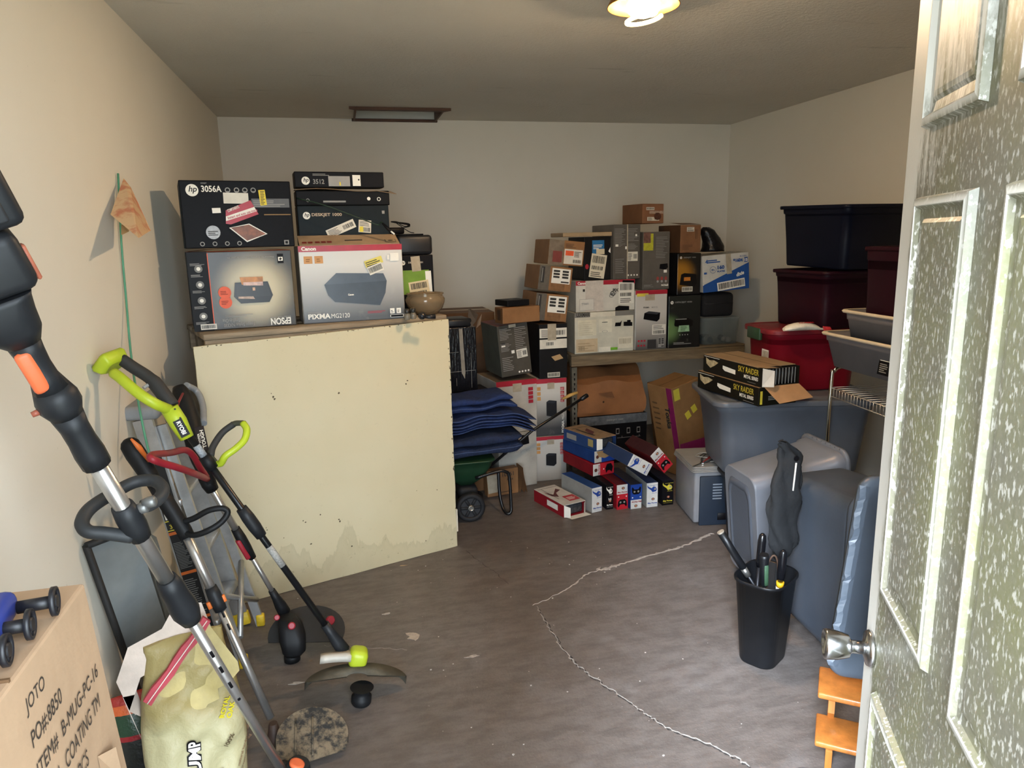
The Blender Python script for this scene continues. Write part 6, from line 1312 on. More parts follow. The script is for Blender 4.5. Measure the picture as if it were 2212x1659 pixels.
MB().tube([p-A1.root.location for p in spline([Vector(atY(x, y, Yc+dy)) for x, y, dy in lp], 6)], .0135, 12).build('loop_handle', M('26282a', .6, vary=.2), A1.root)
for px in ((305, 1098), (322, 1085)): MB().lathe([(.009, -.012), (.012, 0), (.012, .01), (.007, .014)], 10, mtx=Matrix.Translation(Vector(atY(*px, Yc+.0))-A1.root.location) @ Matrix.Rotation(R(80), 4, 'Y')).build('clamp_bolt', M('6a6a68', .4, .5), A1.root)
MUD = node_mat('muddy_black', lambda nt, b, L: (L(mixc(nt, ramp(nt, noise(nt, objvec(nt), 26, 6, .7), [(.42, 0.0), (.58, 1.0)]), '1b1a18', '6a5c48'), b.inputs['Base Color']), b.inputs['Roughness'].__setattr__('default_value', .8), bumpn(nt, b, noise(nt, objvec(nt), 40, 5), .4)))
gm = Matrix.Translation(Vector((-.185, 2.03, .055))-A1.root.location) @ Matrix.Rotation(R(28), 4, 'X') @ Matrix.Rotation(R(8), 4, 'Y')
hd = [(.108*math.cos(a), .095*math.sin(a)) for a in [R(-12+k*204/20) for k in range(21)]]+[(-.108, -.055), (-.02, -.075), (.10, -.05)]
b = MB(); b.prism(hd, 0, .004, mtx=gm); b.build('guard', MUD, A1.root)
b = MB()
for k in range(20):
    (x0, y0), (x1, y1) = hd[k], hd[k+1]; b.add([(x0, y0, .004), (x1, y1, .004), (x1*1.03, y1*1.03, -.022), (x0*1.03, y0*1.03, -.022), (x0*.97, y0*.97, .0), (x1*.97, y1*.97, .0)], [(0, 1, 2, 3), (3, 2, 5, 4)], mtx=gm)
b.build('guard_rim', MUD, A1.root)
for x in (-.05, 0.0): MB().bev(x-.003, x+.003, -.06, .06, .004, .012, .001, 1, mtx=gm).build('guard_rib', MUD, A1.root)
hc = Vector(atZ(640, 1668, .06))-A1.root.location
MB().lathe([(.03, -.055), (.036, -.02), (.036, .02), (.028, .034)], 18, mtx=Matrix.Translation(hc) @ Matrix.Rotation(R(24), 4, 'Y')).build('cutting_head', BLKP, A1.root)
MB().lathe([(.022, 0), (.022, .006), (.016, .009)], 18, mtx=Matrix.Translation(hc+Vector((.004, -.012, .033))) @ Matrix.Rotation(R(24), 4, 'Y')).build('orange_cap', ORP, A1.root)

# --- second black and orange trimmer behind it
P2b, P2m, P2t = Vector(atZ(590, 1562, .075)), Vector(atX(399, 1147, -.515)), Vector(atX(275, 952, -.655))
A2 = Axis(P2b, P2m); A2.root = empty('string_trimmer', (P2b.x, P2b.y, 0), (0, 0, 0), 'slim black and orange string trimmer with silver shaft behind the large one', 'trimmer')
A2.rod('lower_shaft', 1550, 1300, .0125, SILV); A2.rod('upper_shaft', 1305, 1140, .0145, SILV)
A2.rod('shaft_lock', 1318, 1268, [.018, .021, .021, .018], BLKP)
for dx in (-.024, .02): MB().bev(dx-.006, dx+.006, -.01, .006, A2.s_at(1306), A2.s_at(1292), .002, 1, mtx=A2.mtx()).build('orange_lever', M('d8702e', .5), A2.root)
for row in (1325, 1352): t = A2.s_at(row); MB().bev(-.003, .003, -.0138, -.009, t-.011, t+.011, .001, 1, mtx=A2.mtx()).build('adjust_slot', BLK, A2.root)
o2 = A2.root.location
MB().tube([P2m-o2+(P2b-P2m).normalized()*.02, P2m-o2, P2m.lerp(P2t, .3)-o2, P2m.lerp(P2t, .55)-o2], [.022, .0225, .024, .022], 12).build('grip_body', DRK, A2.root)
MB().tube([P2m.lerp(P2t, .5)-o2, P2m.lerp(P2t, .62)-o2, P2m.lerp(P2t, .85)-o2, P2m.lerp(P2t, .96)-o2, P2t-o2, P2m.lerp(P2t, 1.02)-o2], [.02, .026, .03, .028, .02, .008], 14).build('rear_handle', DRK, A2.root)
q = [atX(283, 948, -.625), atX(300, 966, -.61), atX(322, 996, -.595)]
MB().tube([Vector(p)-o2 for p in q], [.003, .008, .005], 8).build('orange_stripe', M('c8682a', .5), A2.root)
MB().tube(spline([P2m.lerp(P2t, .42)-o2+Vector((.0, 0, -.01)), P2m.lerp(P2t, .42)-o2+Vector((.02, -.02, -.045)), P2m.lerp(P2t, .25)-o2+Vector((.02, -.02, -.04))], 4), .008, 8).build('trigger', DRK, A2.root)
Y2 = P2m.y; dh = [(392, 1128, 0), (418, 1120, -.01), (450, 1103, -.02), (480, 1098, -.02), (492, 1107, -.02), (478, 1128, -.03), (450, 1146, -.04), (420, 1156, -.03), (400, 1150, -.01)]
MB().tube([p-o2 for p in spline([Vector(atY(x, y, Y2+dy)) for x, y, dy in dh], 5)], .009, 10).build('loop_handle', DRK, A2.root)
MB().lathe([(.013, .0), (.022, -.05), (.024, -.072), (.0, -.072)], 16, mtx=Matrix.Translation(P2b-o2+Vector((.0, 0, -.0))) ).build('cutting_head', M('3a2a22', .6, vary=.3), A2.root)

# --- lime trimmer
PR0, PR1 = Vector(atZ(735, 1395, .15)), Vector(atX(408, 940, -.50))
A3 = Axis(PR0, PR1); A3.root = empty('string_trimmer', (PR0.x, PR0.y, 0), (0, 0, 0), 'lime green string trimmer with black shaft leaning across the panel', 'trimmer')
o3 = A3.root.location
A3.rod('shaft', 1392, 930, .0115, M('18191b', .3, .3, vary=.1)); A3.rod('coupling', 1158, 1098, [.018, .0215, .0215, .018], BLKP)
A3.rod('spec_label', 1222, 1180, .0119, M('8f8d88', .5, vary=.4, scale=160)); A3.rod('small_label', 985, 962, .0119, M('8d9296', .5, vary=.5, scale=120))
A3.rod('lower_sleeve', 1405, 1348, [.024, .022, .017, .016], BLKP)
def R3(x, y, X): return Vector(atX(x, y, X))-o3
nk = [R3(404, 946, -.495), R3(385, 912, -.515), R3(366, 882, -.535)]
MB().tube(nk, [.021, .027, .026], 14).build('neck', LIME, A3.root)
MB().tube(spline([R3(368, 886, -.533), R3(335, 872, -.56), R3(300, 850, -.60), R3(262, 818, -.65), R3(246, 806, -.675)], 4), .016, 12).build('lower_arm', LIME, A3.root)
MB().tube(spline([R3(372, 878, -.53), R3(352, 850, -.555), R3(325, 818, -.59), R3(290, 795, -.635), R3(262, 776, -.67)], 4), [.022]*8+[.0185]*9, 12).build('rubber_grip', M('2b2a29', .7, vary=.15), A3.root)
MB().tube(spline([R3(350, 838, -.568), R3(356, 858, -.556), R3(372, 870, -.538)], 4), .004, 6).build('grip_trim', LIME, A3.root)
MB().tube(spline([R3(310, 838, -.605), R3(322, 832, -.592), R3(336, 845, -.578)], 4), .006, 8).build('trigger', M('9a9894', .5), A3.root)
pc_ = R3(240, 782, -.695); axb = (R3(262, 776, -.67)-R3(246, 806, -.675)).normalized(); dback = (pc_-R3(385, 912, -.515)).normalized()
bm_ = frame_mtx(pc_, dback, axb); MB().loft([[(x, y, z) for x, y in rrect(w_, d_, .012, 4)] for w_, d_, z in ((.07, .045, -.02), (.085, .06, -.012), (.095, .072, .008), (.09, .066, .018), (.07, .05, .016))], mtx=bm_).build('battery_plate', LIME, A3.root)
def badge(o_, a, b_, r, w_, h_, t=.5):
    """flat badge on the side of a rounded body running from a to b_, on the side of the doorway"""
    u = (b_-a).normalized(); c = a.lerp(b_, t); n = (EYEV-o_-c); n = (n-u*n.dot(u)).normalized(); v = n.cross(u)
    return Face(None, c+n*r-u*w_/2-v*h_/2, u, v, n, w_, h_)
lf = badge(o3, nk[1]+(nk[1]-nk[0])*.35, nk[0], .0275, .05, .022); lf.p = A3.root
for q_ in range(3):
    c_ = nk[2].lerp(nk[0], .1+.3*q_); n_ = (EYEV-o3-c_).normalized(); MB().lathe([(.003, .0), (.003, .0015)], 8, mtx=frame_mtx(c_+n_*.026+A3.x*.012, n_)).build('screw', DRK, A3.root)
bd = lf.rect(-.05, -.1, 1.05, 1.1, BLK, 'badge'); lf.text('RYOBI', .06, .2, .013, WHT, wide=.042, bold=.03, name='badge_letters').parent = bd
Yd = (A3.a+A3.d*A3.s_at(1000)).y; d3 = [(468, 1002, .0), (455, 985, .0), (460, 965, .02), (480, 935, .05), (505, 916, .06), (525, 914, .05), (533, 928, .03), (528, 950, .01), (508, 970, -.01), (487, 985, -.02), (478, 1000, -.01)]
pts = [Vector(atY(x, y, Yd+.02+dy))-o3 for x, y, dy in d3]
MB().tube(spline(pts[:6], 5), .0095, 10).build('loop_handle', M('3a3a2c', .6, vary=.2), A3.root); MB().tube(spline(pts[5:]+[pts[0]], 5), .0115, 10).build('loop_handle_front', LIME, A3.root)
MB().tube(spline(pts[1:5], 5), .011, 10).build('handle_pad', M('2b2a29', .7), A3.root)
A3.rod('handle_bracket', 1012, 985, [.018, .02, .018], DRK)
hh = Vector(atZ(772, 1420, .11))-o3
MB().bev(-.03, .035, -.035, .035, -.03, .035, .02, 3, mtx=Matrix.Translation(hh) @ Matrix.Rotation(R(15), 4, 'Y')).build('motor_head', LIME, A3.root)
MB().loft([[(x, y*(1-.25*abs(t)), z+.012*(1-t*t)) for y, z in ((-.02, 0), (.02, 0), (.02, .022), (-.02, .022))] for x, t in [(-.13+.105*k/6, 1-k/6) for k in range(7)]], mtx=Matrix.Translation(hh+Vector((.0, -.01, -.012))) @ Matrix.Rotation(R(10), 4, 'Y')).build('edge_guide', M('b3aca0', .5, vary=.15), A3.root)
gc = Vector(atZ(770, 1460, .075))-o3; b = MB(); rg_ = []
for k in range(23):
    a = R(170-k*160/22); r_ = .175
    rg_.append([(r_*math.cos(a)*q_, .5*r_*math.sin(a)*q_-.03, zz) for q_, zz in ((1.0, -.03-.01*abs(math.cos(a))), (1.0, .0), (.2, .03), (.2, .026), (.97, -.004))])
b.loft(rg_, 0, True, False, False, False, mtx=Matrix.Translation(gc) @ Matrix.Rotation(R(6), 4, 'Y') @ Matrix.Rotation(R(16), 4, 'X')); b.build('guard', M('4a463c', .7, vary=.5, scale=14), A3.root)
MB().lathe([(.03, 0), (.034, .006), (.034, .028), (.026, .034), (.026, .05), (.04, .06)], 20, mtx=Matrix.Translation(gc+Vector((.01, -.05, -.073))) @ Matrix.Rotation(R(6), 4, 'Y')).build('line_spool', DRK, A3.root)

# --- black and red trimmer by the ladder
PH0, PH1 = Vector(atZ(612, 1318, .16)), Vector(atX(452, 1046, -.50))
A4 = Axis(PH0, PH1); A4.root = empty('string_trimmer', (PH0.x, PH0.y, 0), (0, 0, 0), 'black and red string trimmer with silver shaft between the ladder and the panel', 'trimmer')
o4 = A4.root.location
A4.rod('lower_shaft', 1300, 1190, .0095, SILV); A4.rod('upper_shaft', 1165, 1040, .0125, SILV); A4.rod('shaft_lock', 1205, 1142, [.014, .018, .019, .016], DRK)
MB().bev(-.022, -.004, -.02, .004, A4.s_at(1200), A4.s_at(1160), .006, 2, mtx=A4.mtx()).build('red_lever', REDP, A4.root)
def R4(x, y, X): return Vector(atX(x, y, X))-o4
MB().tube(spline([R4(455, 1052, -.497), R4(440, 1010, -.51), R4(425, 965, -.53), R4(410, 910, -.555), R4(395, 860, -.58), R4(385, 835, -.595)], 3), [.024, .025, .026, .028, .032, .034, .034, .034, .034, .036, .036, .035, .034, .03, .026, .02], 12).build('motor_body', DRK, A4.root)
MB().tube([R4(395, 850, -.566), R4(386, 868, -.566), R4(380, 890, -.56)], .004, 6).build('red_trim', REDP, A4.root)
MB().tube(spline([R4(402, 832, -.60), R4(425, 845, -.575), R4(438, 875, -.545), R4(440, 915, -.525)], 4), .012, 10).build('battery_back', M('8a8d90', .5), A4.root)
lf = badge(o4, R4(437, 992, -.512)+A4.x*.012, R4(422, 925, -.535)+A4.x*.012, .031, .085, .026); lf.p = A4.root; bd = lf.rect(0, -.1, 1.05, 1.1, M('1a1012', .4), 'badge'); lf.text('HYPER', .36, .62, .007, WHT, wide=.034, name='badge_letters').parent = bd; lf.text('TOUGH', .1, .08, .012, WHT, wide=.066, bold=.03, name='badge_letters').parent = bd
rh = [(448, 1035, -.50), (425, 1025, -.49), (390, 1012, -.50), (350, 1000, -.53), (326, 990, -.55), (332, 982, -.56), (370, 978, -.55), (400, 972, -.53), (418, 985, -.515), (432, 1010, -.505), (446, 1030, -.50)]
MB().tube([p for p in spline([R4(x, y, X) for x, y, X in rh], 5)], .0105, 10).build('loop_handle', REDP, A4.root)
A4.rod('handle_bracket', 1058, 1030, [.022, .026, .024], DRK)
A4.rod('head_neck', 1322, 1275, [.024, .022, .016, .013], DRK)
hb_ = Vector(atZ(628, 1352, .115))-o4
MB().loft([[(x, y, z) for x, y in rrect(w_, d_, .03, 5, cx, cy_)] for w_, d_, z, cx, cy_ in ((.06, .06, -.09, .01, -.05), (.085, .08, -.075, .01, -.045), (.095, .09, -.03, .006, -.03), (.085, .085, .01, 0, -.01), (.06, .06, .04, -.01, .0))], mtx=Matrix.Translation(hb_)).build('motor_head', DRK, A4.root)
MB().lathe([(.028, 0), (.03, -.01), (.03, -.025), (.0, -.025)], 18, mtx=Matrix.Translation(hb_+Vector((.0, -.05, -.089)))).build('line_spool', DRK, A4.root)
for px, rr in (((598, 1334), .011), ((630, 1352), .014)):
    c_ = Vector(atY(*px, hb_.y+o4.y-.085))-o4; MB().lathe([(rr, -.012), (rr, .004), (rr*.7, .007)], 14, mtx=frame_mtx(c_, (EYEV-(c_+o4)), (0, 0, 1))).build('red_button', REDP, A4.root)
gg = [(.145*math.cos(R(a)), .11*math.sin(R(a))) for a in range(-30, 200, 10)]
b = MB(); b.prism([(x, y) for x, y in gg], 0, .004, mtx=Matrix.Translation(hb_+Vector((.055, .02, -.05))) @ Matrix.Rotation(R(38), 4, 'X')); b.build('guard', M('1d1c1b', .6, vary=.3), A4.root)
MB().lathe([(.017, 0), (.018, .01), (.012, .018)], 16, mtx=frame_mtx(Vector(atY(712, 1340, hb_.y+o4.y-.03))-o4, (.5, -1, .4))).build('red_knob', REDP, A4.root)

# --- folding ladder leaning on the wall
LF0, LF1 = Vector((-.53, 2.545, 0)), Vector((-.50, 2.895, 0)); LT0, LT1 = Vector((-.70, 2.60, .97)), Vector((-.69, 2.93, .97))
lad = empty('step_ladder', (LF0+LF1)/2, (0, 0, 0), 'folded aluminium step ladder with black warning labels and yellow feet', 'ladder'); ol = lad.location
def beam(a, b_, w, t, name, mat, hint=(0, -1, 0), parent=None, z0=0, z1=1):
    a, b_ = Vector(a), Vector(b_); L_ = (b_-a).length; mt = frame_mtx(a-ol, b_-a, hint)
    bb = MB(); bb.box(-t/2, t/2, -w/2, w/2, L_*z0, L_*z1, mtx=mt); return bb.build(name, mat, parent or lad)
ALU = M('a9a9a8', .38, .7, vary=.15, scale=20)
beam(LF0, LT0, .062, .022, 'front_rail', ALU); beam(LF1, LT1, .062, .022, 'front_rail', ALU)
off = Vector((.075, 0, 0)); beam(LF0+off+Vector((0, .025, 0)), LT0+Vector((.05, .03, -.03)), .034, .018, 'rear_rail', ALU); beam(LF1+off-Vector((0, .025, 0)), LT1+Vector((.05, -.03, -.03)), .034, .018, 'rear_rail', ALU)
for k in range(3):
    t = .2+.24*k; a, b_ = LF0.lerp(LT0, t), LF1.lerp(LT1, t); mt = frame_mtx(a-ol, b_-a, (0, 0, 1)); L_ = (b_-a).length; MB().bev(-.012, .012, -.038, .038, .0115, L_-.0115, .003, 1, mtx=mt).build('step', ALU, lad)
a, b_ = LF0.lerp(LT0, .3)+Vector((.06, .03, 0)), LF1.lerp(LT1, .12)+Vector((.09, -.03, 0)); MB().tube([a-ol, b_-ol], .011, 8).build('diagonal_brace', ALU, lad)
a, b_ = LF0.lerp(LT0, .12)+Vector((.09, .03, 0)), LF1.lerp(LT1, .3)+Vector((.06, -.03, 0)); MB().tube([a-ol, b_-ol+Vector((0.02, 0, 0))], .011, 8).build('diagonal_brace', ALU, lad)
mt = frame_mtx((LT0+LT1)/2-ol, LT1-LT0, (0, 0, 1)); MB().bev(.0, .05, -.06, .06, -.19, .19, .018, 3, mtx=mt).build('top_cap', M('8d9093', .5, vary=.1), lad)
for F0, T0 in ((LF0, LT0), (LF1, LT1)):
    mt = frame_mtx(F0-ol, T0-F0, (0, -1, 0)); MB().bev(-.015, .015, -.035, .035, -.0, .055, .004, 1, mtx=mt).build('yellow_foot', M('d3b12a', .5, vary=.2, scale=30), lad)
for F0, s_ in ((LF0, 1), (LF1, -1)): MB().bev(-.016, .016, -.014, .014, 0, .05, .004, 1, mtx=Matrix.Translation(F0+off+Vector((0, .025*s_, 0))-ol)).build('yellow_foot', M('d3b12a', .5, vary=.2, scale=30), lad)
ld = (LT0-LF0).normalized(); xd = Vector((0, -1, 0)); nn = frame_mtx(LF0-ol, ld, (0, -1, 0)); 
lfc = Face(lad, nn @ Vector((.0112, -.026, .07)), nn.to_3x3() @ Vector((0, 1, 0)), ld, nn.to_3x3() @ Vector((1, 0, 0)), .052, .78)
lfc.rect(0, 0, 1, 1, M('1b1b1c', .5, vary=.1), 'warning_label')
LT_ = M('7d7d7c', .6, vary=.1)
for v0, v1 in ((.02, .2), (.24, .42), (.47, .6), (.75, .88)): lfc.lines(.06, v0, .94, v1, 18, LT_, .35)
for v in (.215, .44, .635): lfc.rect(0, v, 1, v+.014, M('c8672c', .5), 'orange_band')
lfc.text('300', .2, .665, .016, M('c9b83a', .5)); lfc.rect(0, .655, 1, .66, M('c9b83a', .5), 'yellow_band'); lfc.rect(0, .70, 1, .705, M('c9b83a', .5), 'yellow_band'); lfc.rect(.1, .71, .45, .74, WHT, 'icon'); lfc.rect(.55, .71, .9, .74, WHT, 'icon')

# --- sheets leaning on the wall
def sheet(name, lab, pts, th, mat, edge=None):
    P = [Vector(p) for p in pts]; c = sum(P, Vector())/len(P); c.z = 0; root = empty(name, c, (0, 0, 0), lab, 'sheet'); n = (P[1]-P[0]).cross(P[3]-P[0]).normalized()*th
    if n.x > 0: n = -n
    vs = [p-c for p in P]+[p-c+n for p in P]; k = len(P)
    MB().add(vs, [tuple(range(k)), tuple(reversed(range(k, 2*k)))]+[(i, (i+1) % k, (i+1) % k+k, i+k) for i in range(k)]).build('sheet_face', mat, root)
    if edge:
        for a, b_ in edge: MB().tube([P[a]-c-n*.4, P[b_]-c-n*.4], .011, 6).build('edge_trim', M('1a1a1a', .7, vary=.3), root)
    return root
sheet('screen_panel', 'grey sheet with a black rubber edge leaning on the left wall', [(-.685, 2.225, .0), (-.585, 2.335, .0), atX(292, 1138, -.635), atX(184, 1178, -.733)], .012, M('74797a', .5, 0, vary=.25, scale=4), [(3, 0), (2, 3)])
sheet('steel_channel', 'dusty grey steel channel leaning beside the black-edged sheet', [(-.60, 2.37, .0), (-.565, 2.42, .0), atX(338, 1160, -.645), atX(300, 1138, -.665)], .012, M('6f7270', .5, .4, vary=.4, scale=14), None)

# --- green stake with a scrap of card
stk_p = [atX(255, 375, -.738), atX(262, 520, -.738), atX(272, 640, -.736), atX(286, 790, -.705), atX(315, 950, -.655), atX(340, 1030, -.63), atZ(585, 1545, .0)]
base = Vector(stk_p[-1]); gs_ = empty('garden_stake', base, (0, 0, 0), 'thin green garden stake leaning on the left wall', 'stake')
MB().tube([p-base for p in spline(stk_p[:6], 5)]+[Vector((0, 0, 0.0))+(Vector(stk_p[5])-base)*.5, Vector((0, 0, .0))], .0038, 8).build('rod', M('4f8f72', .5, vary=.15), gs_)
cd = empty('card_scrap', atX(262, 470, -.70), (0, 0, 0), 'torn tan card scrap stained red, skewered on the green stake', 'card'); cl_ = cd.location
q = [atX(268, 386, -.722), atX(240, 464, -.715), atX(300, 514, -.60), atX(326, 498, -.62), atX(283, 405, -.69)]
me_b = MB(); me_b.add([Vector(p)-cl_ for p in q]+[Vector(p)-cl_+Vector((-.002, .001, .001)) for p in q], [(0, 1, 2, 3, 4), (9, 8, 7, 6, 5)]+[(i, (i+1) % 5, (i+1) % 5+5, i+5) for i in range(5)])
me_b.build('card', node_mat('stained_card', lambda nt, b, L: (L(mixc(nt, ramp(nt, noise(nt, objvec(nt), 14, 5), [(.48, 0.0), (.62, .75)]), 'cfae86', 'b5583c'), b.inputs['Base Color']),)), cd)
q = [atX(262, 485, -.72), atX(262, 507, -.72), atX(276, 500, -.70), atX(279, 488, -.69)]
MB().add([Vector(p)-cl_ for p in q]+[Vector(p)-cl_+Vector((.004, 0, 0)) for p in q], [(0, 1, 2, 3), (7, 6, 5, 4)]+[(i, (i+1) % 4, (i+1) % 4+4, i+4) for i in range(4)]).build('card_stub', M('b08a5c', .7, vary=.2), cd)

# --- charcoal bag
bgx, bgy, byaw = -.482, 1.905, 14.0
chb = empty('charcoal_bag', (bgx, bgy, 0), (0, 0, R(byaw)), 'cream and olive paper charcoal bag with a red stitched top', 'bag')
BH = .50; rn = random.Random(31)
def bagw(z): t = z/BH; return .112+.026*math.sin(math.pi*min(1, t*1.1))-.012*t
def bagd(z): t = z/BH; return .085*(1-t)**.6*(1 if t > .02 else .9)+.012
def bsurf(x, z, rumple=True):
    w_ = bagw(z); u = max(-1, min(1, x/w_)); r_ = (1-abs(u)**2.6)**(1/2.6)
    y = -bagd(z)*r_
    if rumple: y += .0075*math.sin(z*38+x*22)+.006*math.sin(z*61-x*47+1)+.005*math.sin(x*90+z*20)*(1-z/BH)
    return y+.05*(z/BH)**2
rings = []
for i in range(34):
    z = BH*i/33; w_ = bagw(z); row = []
    for j in range(41): x = w_*(-1+2*j/40); row.append((x, bsurf(x, z), z+.006*math.sin(x*25+i)*(i > 0)))
    for j in range(39, 0, -1): x = w_*(-1+2*j/40); y_ = bagd(z)*(1-abs(x/w_)**2.6)**(1/2.6); row.append((x, y_+.05*(z/BH)**2+.003*math.sin(z*40+x*30), z+.006*math.sin(x*25+i)*(i > 0)))
    rings.append(row)
def _bag(nt, b, L):
    v = objvec(nt); sep = nt.nodes.new('ShaderNodeSeparateXYZ'); L(v, sep.inputs[0]); n = noise(nt, v, 6, 4); f = noise(nt, v, 60, 3)
    r = nt.nodes.new('ShaderNodeMapRange'); L(sep.outputs[2], r.inputs[0]); r.inputs[1].default_value = .27; r.inputs[2].default_value = .33
    c = mixc(nt, r.outputs[0], 'aaa27c', '8d7f50'); c = mixc(nt, ramp(nt, n, [(.55, 0), (.8, .4)]), c, '9a8e62'); c = mixc(nt, ramp(nt, f, [(.74, 0), (.8, .6)]), c, '4a3f2c')
    L(c, b.inputs['Base Color']); b.inputs['Roughness'].default_value = .55; bumpn(nt, b, noise(nt, v, 22, 5), .6, .012)
MB().loft(rings).build('sack', node_mat('charcoal_sack', _bag), chb)
# folded-over top: pale flap behind and a red stitched tape along the slanted mouth
BEH = M('c4b5a8', .7, vary=.15, scale=12, bump=.5, bscale=20)
pts = [(-.15, .02, .33), (-.172, .03, .42), (-.135, .04, .505), (-.05, .05, .53), (-.01, .055, .59), (.055, .06, .575), (.07, .055, .50)]
MB().loft([[(x, y, z), (x*.82+.01, y+.035, z-.06 if k < 6 else z-.05)] for k, (x, y, z) in enumerate(pts)], 0, True, False, False, False).build('back_flap', BEH, chb)
MB().loft([[(x, y, z), (x+.02, y-.01, z-.09)] for x, y, z in pts], 0, True, False, False, False).build('inner_flap', BEH, chb)
a_, b_ = Vector((-.104, -.032, .375)), Vector((.062, .012, .545)); rr = []
for k in range(9):
    p = a_.lerp(b_, k/8)+Vector((0, 0, .004*math.sin(k*1.7))); n_ = Vector((-.7, 0, .72)); rr.append([p+n_*.012+Vector((0, -.006, 0)), p-n_*.012+Vector((0, -.008, 0)), p-n_*.012+Vector((0, .004, 0)), p+n_*.012+Vector((0, .006, 0))])
MB().loft(rr, 0, False).build('red_tape', M('9a2c38', .6, vary=.15), chb)
MB().tube([a_.lerp(b_, k/12)+Vector((0, -.0095, .001)) for k in range(13)], .0015, 5).build('stitching', M('d0c4b8', .7), chb)
pf = [(-.095, .0, .375), (.066, .03, .525), (.12, .02, .40), (.128, .0, .30), (.02, -.03, .25), (-.04, -.03, .29)]
MB().loft([[Vector((-.095, -.003, .378)).lerp(Vector((.062, .028, .53)), k/8)+(Vector((.075, -.05, -.12))+Vector((.012*math.sin(k*2.1), -.006*math.sin(k*1.3), .008*math.sin(k*2.7))))*q_ for q_ in (0, .25, .5, .75, 1)] for k in range(9)], 0, True, False, False, False).build('front_fold', M('a5955f', .6, vary=.2, scale=10, bump=.5, bscale=22), chb)
def bag_text(t, x0, z0, hh, wide, rot, mat, bold=.03, grow=0, lift=.003):
    vs, fs, tw, th = text_mesh(t, bold+grow, 1.0); a = R(rot); out = []
    for x, y, _ in vs:
        X, Z = x*wide/tw, y*hh/th; xx, zz = x0+X*math.cos(a)-Z*math.sin(a), z0+X*math.sin(a)+Z*math.cos(a); out.append((xx, bsurf(xx, zz)-lift-.004, zz))
    me = bpy.data.meshes.new('lettering'); me.from_pydata(out, [], fs); return link_mesh('lettering', me, mat, chb)
bag_text('LUMP', .004, .135, .036, .112, 86, BLK, .07, .05, .0015); bag_text('LUMP', .002, .139, .030, .104, 86, WHT, .03, 0, .004); bag_text('NATURAL', -.04, .01, .02, .12, 86, BLK, .05, .03, .0015)
bag_text('CHARCOAL', .05, .012, .030, .128, 86, BLK, .07, .05, .0015); bag_text('CHARCOAL', .048, .016, .025, .12, 86, WHT, .03, 0, .004)
bag_text('100%', .075, .20, .014, .035, 52, M('4a3a24', .6), .02)
bag_text('ROYAL', .075, .275, .016, .05, 62, M('c9bc2a', .5), .04); bag_text('OAK', .093, .265, .016, .035, 62, M('c9bc2a', .5), .04)
bag_text('natural hardwood', .1, .13, .008, .08, 60, M('7a5a40', .6), .01); bag_text('from oak and', .108, .11, .008, .07, 60, M('7a5a40', .6), .01)
# crisp bag behind
crp = empty('snack_packet', (-.67, 2.045, 0), (0, 0, R(18)), 'green and red snack packet tucked between the carton and the charcoal bag', 'packet')
def _crisp(nt, b, L):
    v = objvec(nt); sep = nt.nodes.new('ShaderNodeSeparateXYZ'); L(v, sep.inputs[0])
    r = nt.nodes.new('ShaderNodeMapRange'); L(sep.outputs[2], r.inputs[0]); r.inputs[1].default_value = 0; r.inputs[2].default_value = .30
    rp = nt.nodes.new('ShaderNodeValToRGB'); L(r.outputs[0], rp.inputs[0]); e = rp.color_ramp.elements; e[0].position = 0; e[0].color = (*lin('20221f'), 1)
    rp.color_ramp.interpolation = 'CONSTANT'
    for p_, c_ in ((.55, '8a1f24'), (.6, '1f3a26'), (.8, 'c25a2a'), (.88, '9a2a22')): x = e.new(p_); x.color = (*lin(c_), 1)
    e[-1].position = .88; e[-1].color = (*lin('9a2a22'), 1)
    L(rp.outputs[0], b.inputs['Base Color']); b.inputs['Roughness'].default_value = .35; bumpn(nt, b, noise(nt, v, 30, 4), .5)
MB().loft([[(w_*math.cos(a), d_*math.sin(a), z) for a in [2*math.pi*j/20 for j in range(20)]] for w_, d_, z in ((.06, .03, 0), (.068, .045, .05), (.068, .05, .14), (.066, .04, .22), (.062, .012, .27), (.062, .004, .29))]).build('packet_film', node_mat('packet_print', _crisp), crp)
for k, ch in enumerate('TSI'): Face(crp, (.0, -.05, .235), (.8, -.1, .6), (-.55, .0, .8), (0, -1, 0), .1, .1).text(ch, .05+.24*k, 0, .014, WHT, name='lettering')

# --- big brown carton by the doorway with a toy on it, standing on another carton
bc0 = Box('carton', 'plain brown carton on the floor carrying the carton with stencilled lettering', (-.735, .62, 0), 0, .31, .56, .645, CARD, 'box', 'cartons by the doorway'); seam(bc0)
jr = empty('carton', (-.58, .90, .648), (0, 0, 0), 'big tan carton with black stencilled lettering by the doorway', 'box', 'cartons by the doorway')
TANC = M('a0856a', .7, vary=.1, scale=5, bump=.15, bscale=30)
x0, x1 = -.16, .16; jm = MB()
yN, yF0, yF1, zB, zT = -.27, .31, .245, .0, .395
vs = [(x0, yN, zB), (x1, yN, zB), (x1, yF0, zB), (x0, yF0, zB), (x0, yN, zT-.006), (x1, yN, zT-.006), (x1, yF1, zT), (x0, yF1, zT)]
bm = bmesh.new(); V_ = [bm.verts.new(v) for v in vs]
for f in ((0, 3, 2, 1), (4, 5, 6, 7), (0, 1, 5, 4), (1, 2, 6, 5), (2, 3, 7, 6), (3, 0, 4, 7)): bm.faces.new([V_[i] for i in f])
bmesh.ops.bevel(bm, geom=bm.edges[:], offset=.005, segments=2, profile=.5, affect='EDGES'); me = bpy.data.meshes.new('body'); bm.to_mesh(me); bm.free(); link_mesh('body', me, TANC, jr)
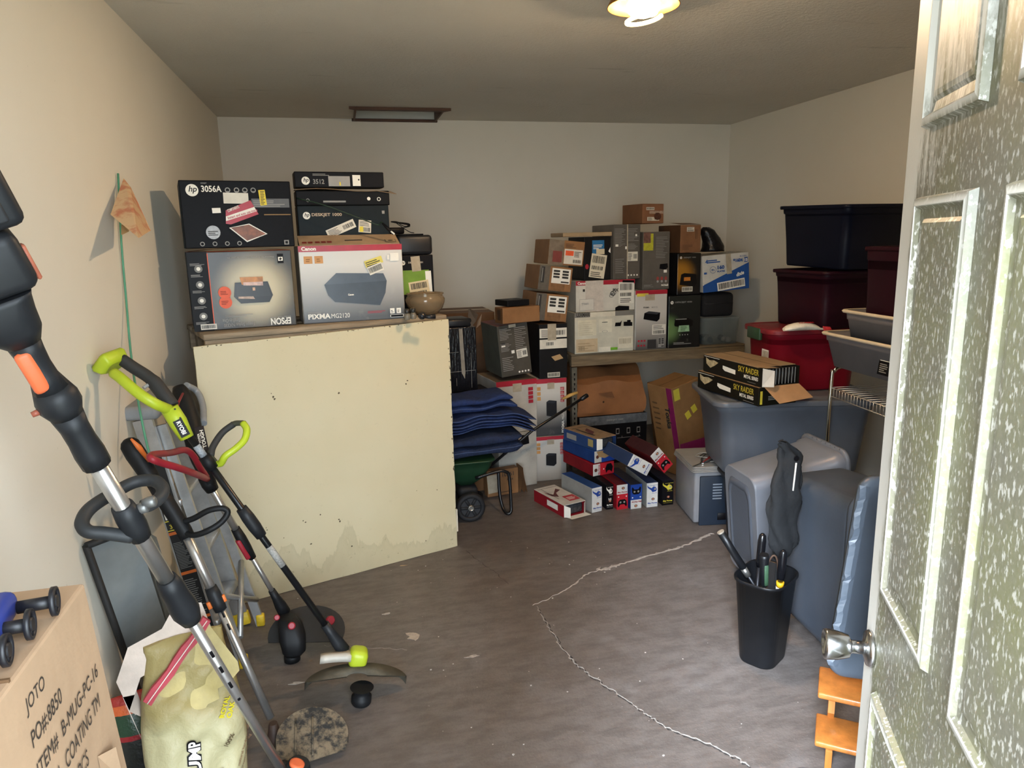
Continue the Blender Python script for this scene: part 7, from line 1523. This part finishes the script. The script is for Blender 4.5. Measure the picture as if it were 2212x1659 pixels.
jf = Face(jr, (x1, yN, 0), (0, 1, 0), (0, 0, 1), (1, 0, 0), .555, zT); STN = M('2f2924', .7, vary=.2)
for k, (t, w_) in enumerate((('JOTO', .05), ('PO#:8850', .085), ('ITEM#  B-MUG-PC-16', .2), ('PEARL  COATING TM', .19), ('24 PCS', .06), ('CHINA', .055))): jf.text(t, .50+(.14 if k > 3 else 0), .83-.115*k, .026, STN, wide=w_*1.15, bold=.0)
MB().box(x0+.003, x1-.003, -.012, -.008, zT-.004, zT+.0012).build('flap_gap', M('5a4128', .8), jr); MB().add([(x1+.001, .19, .13), (x1+.012, .235, .11), (x1+.004, .27, .02), (x1+.001, .2, .03)], [(0, 1, 2, 3)]).build('torn_corner', TANC, jr)
ty = empty('toy_buggy', (-.52, .97, .648+zT+.0015), (0, 0, R(8)), 'blue plastic toy with black spoked wheels on the stencilled carton', 'toy')
BLT = M('2a3a86', .4, vary=.12); BKT = M('15151a', .45, vary=.1)
def tw(px): p = Vector(atZ(*px, 1.066)); return p-Vector(ty.location)
Minv = Matrix.Rotation(R(-8), 3, 'Z')
wc = [Minv @ tw(p) for p in ((118, 1300), (65, 1350), (14, 1406))]
b0 = wc[0]+Vector((-.045, 0, .006)); b2 = wc[2]+Vector((-.05, 0, .006))
MB().bev(-.16, b0.x-.0, b2.y-.03, b0.y+.02, .006, .045, .014, 3).build('toy_body', BLT, ty)
MB().bev(-.12, -.03, b2.y-.02, b0.y-.0, .046, .062, .008, 2).build('toy_cab', BLT, ty)
for k, c_ in enumerate(wc):
    r_ = .0205; c_ = Vector((c_.x, c_.y, r_+.002))
    we = empty('wheel', (0, 0, 0)); we.parent = ty
    mw = Matrix.Translation(c_) @ Matrix.Rotation(R(90), 4, 'Y')
    MB().lathe([(r_-.004, -.004), (r_, -.003), (r_, .003), (r_-.004, .004), (r_-.006, 0), (r_-.004, -.004)], 22, mtx=mw, cap0=False, cap1=False).build('tyre', BKT, we)
    for q in range(4): MB().bev(0, r_-.004, -.0022, .0022, -.0015, .0015, .0008, 1, mtx=mw @ Matrix.Rotation(q*math.pi/2, 4, 'Z')).build('spoke', BKT, we)
    MB().tube([c_+Vector((.004, 0, 0)), c_-Vector((.044, 0, 0))], .009 if k != 9 else .006, 10).build('axle', BKT, we)
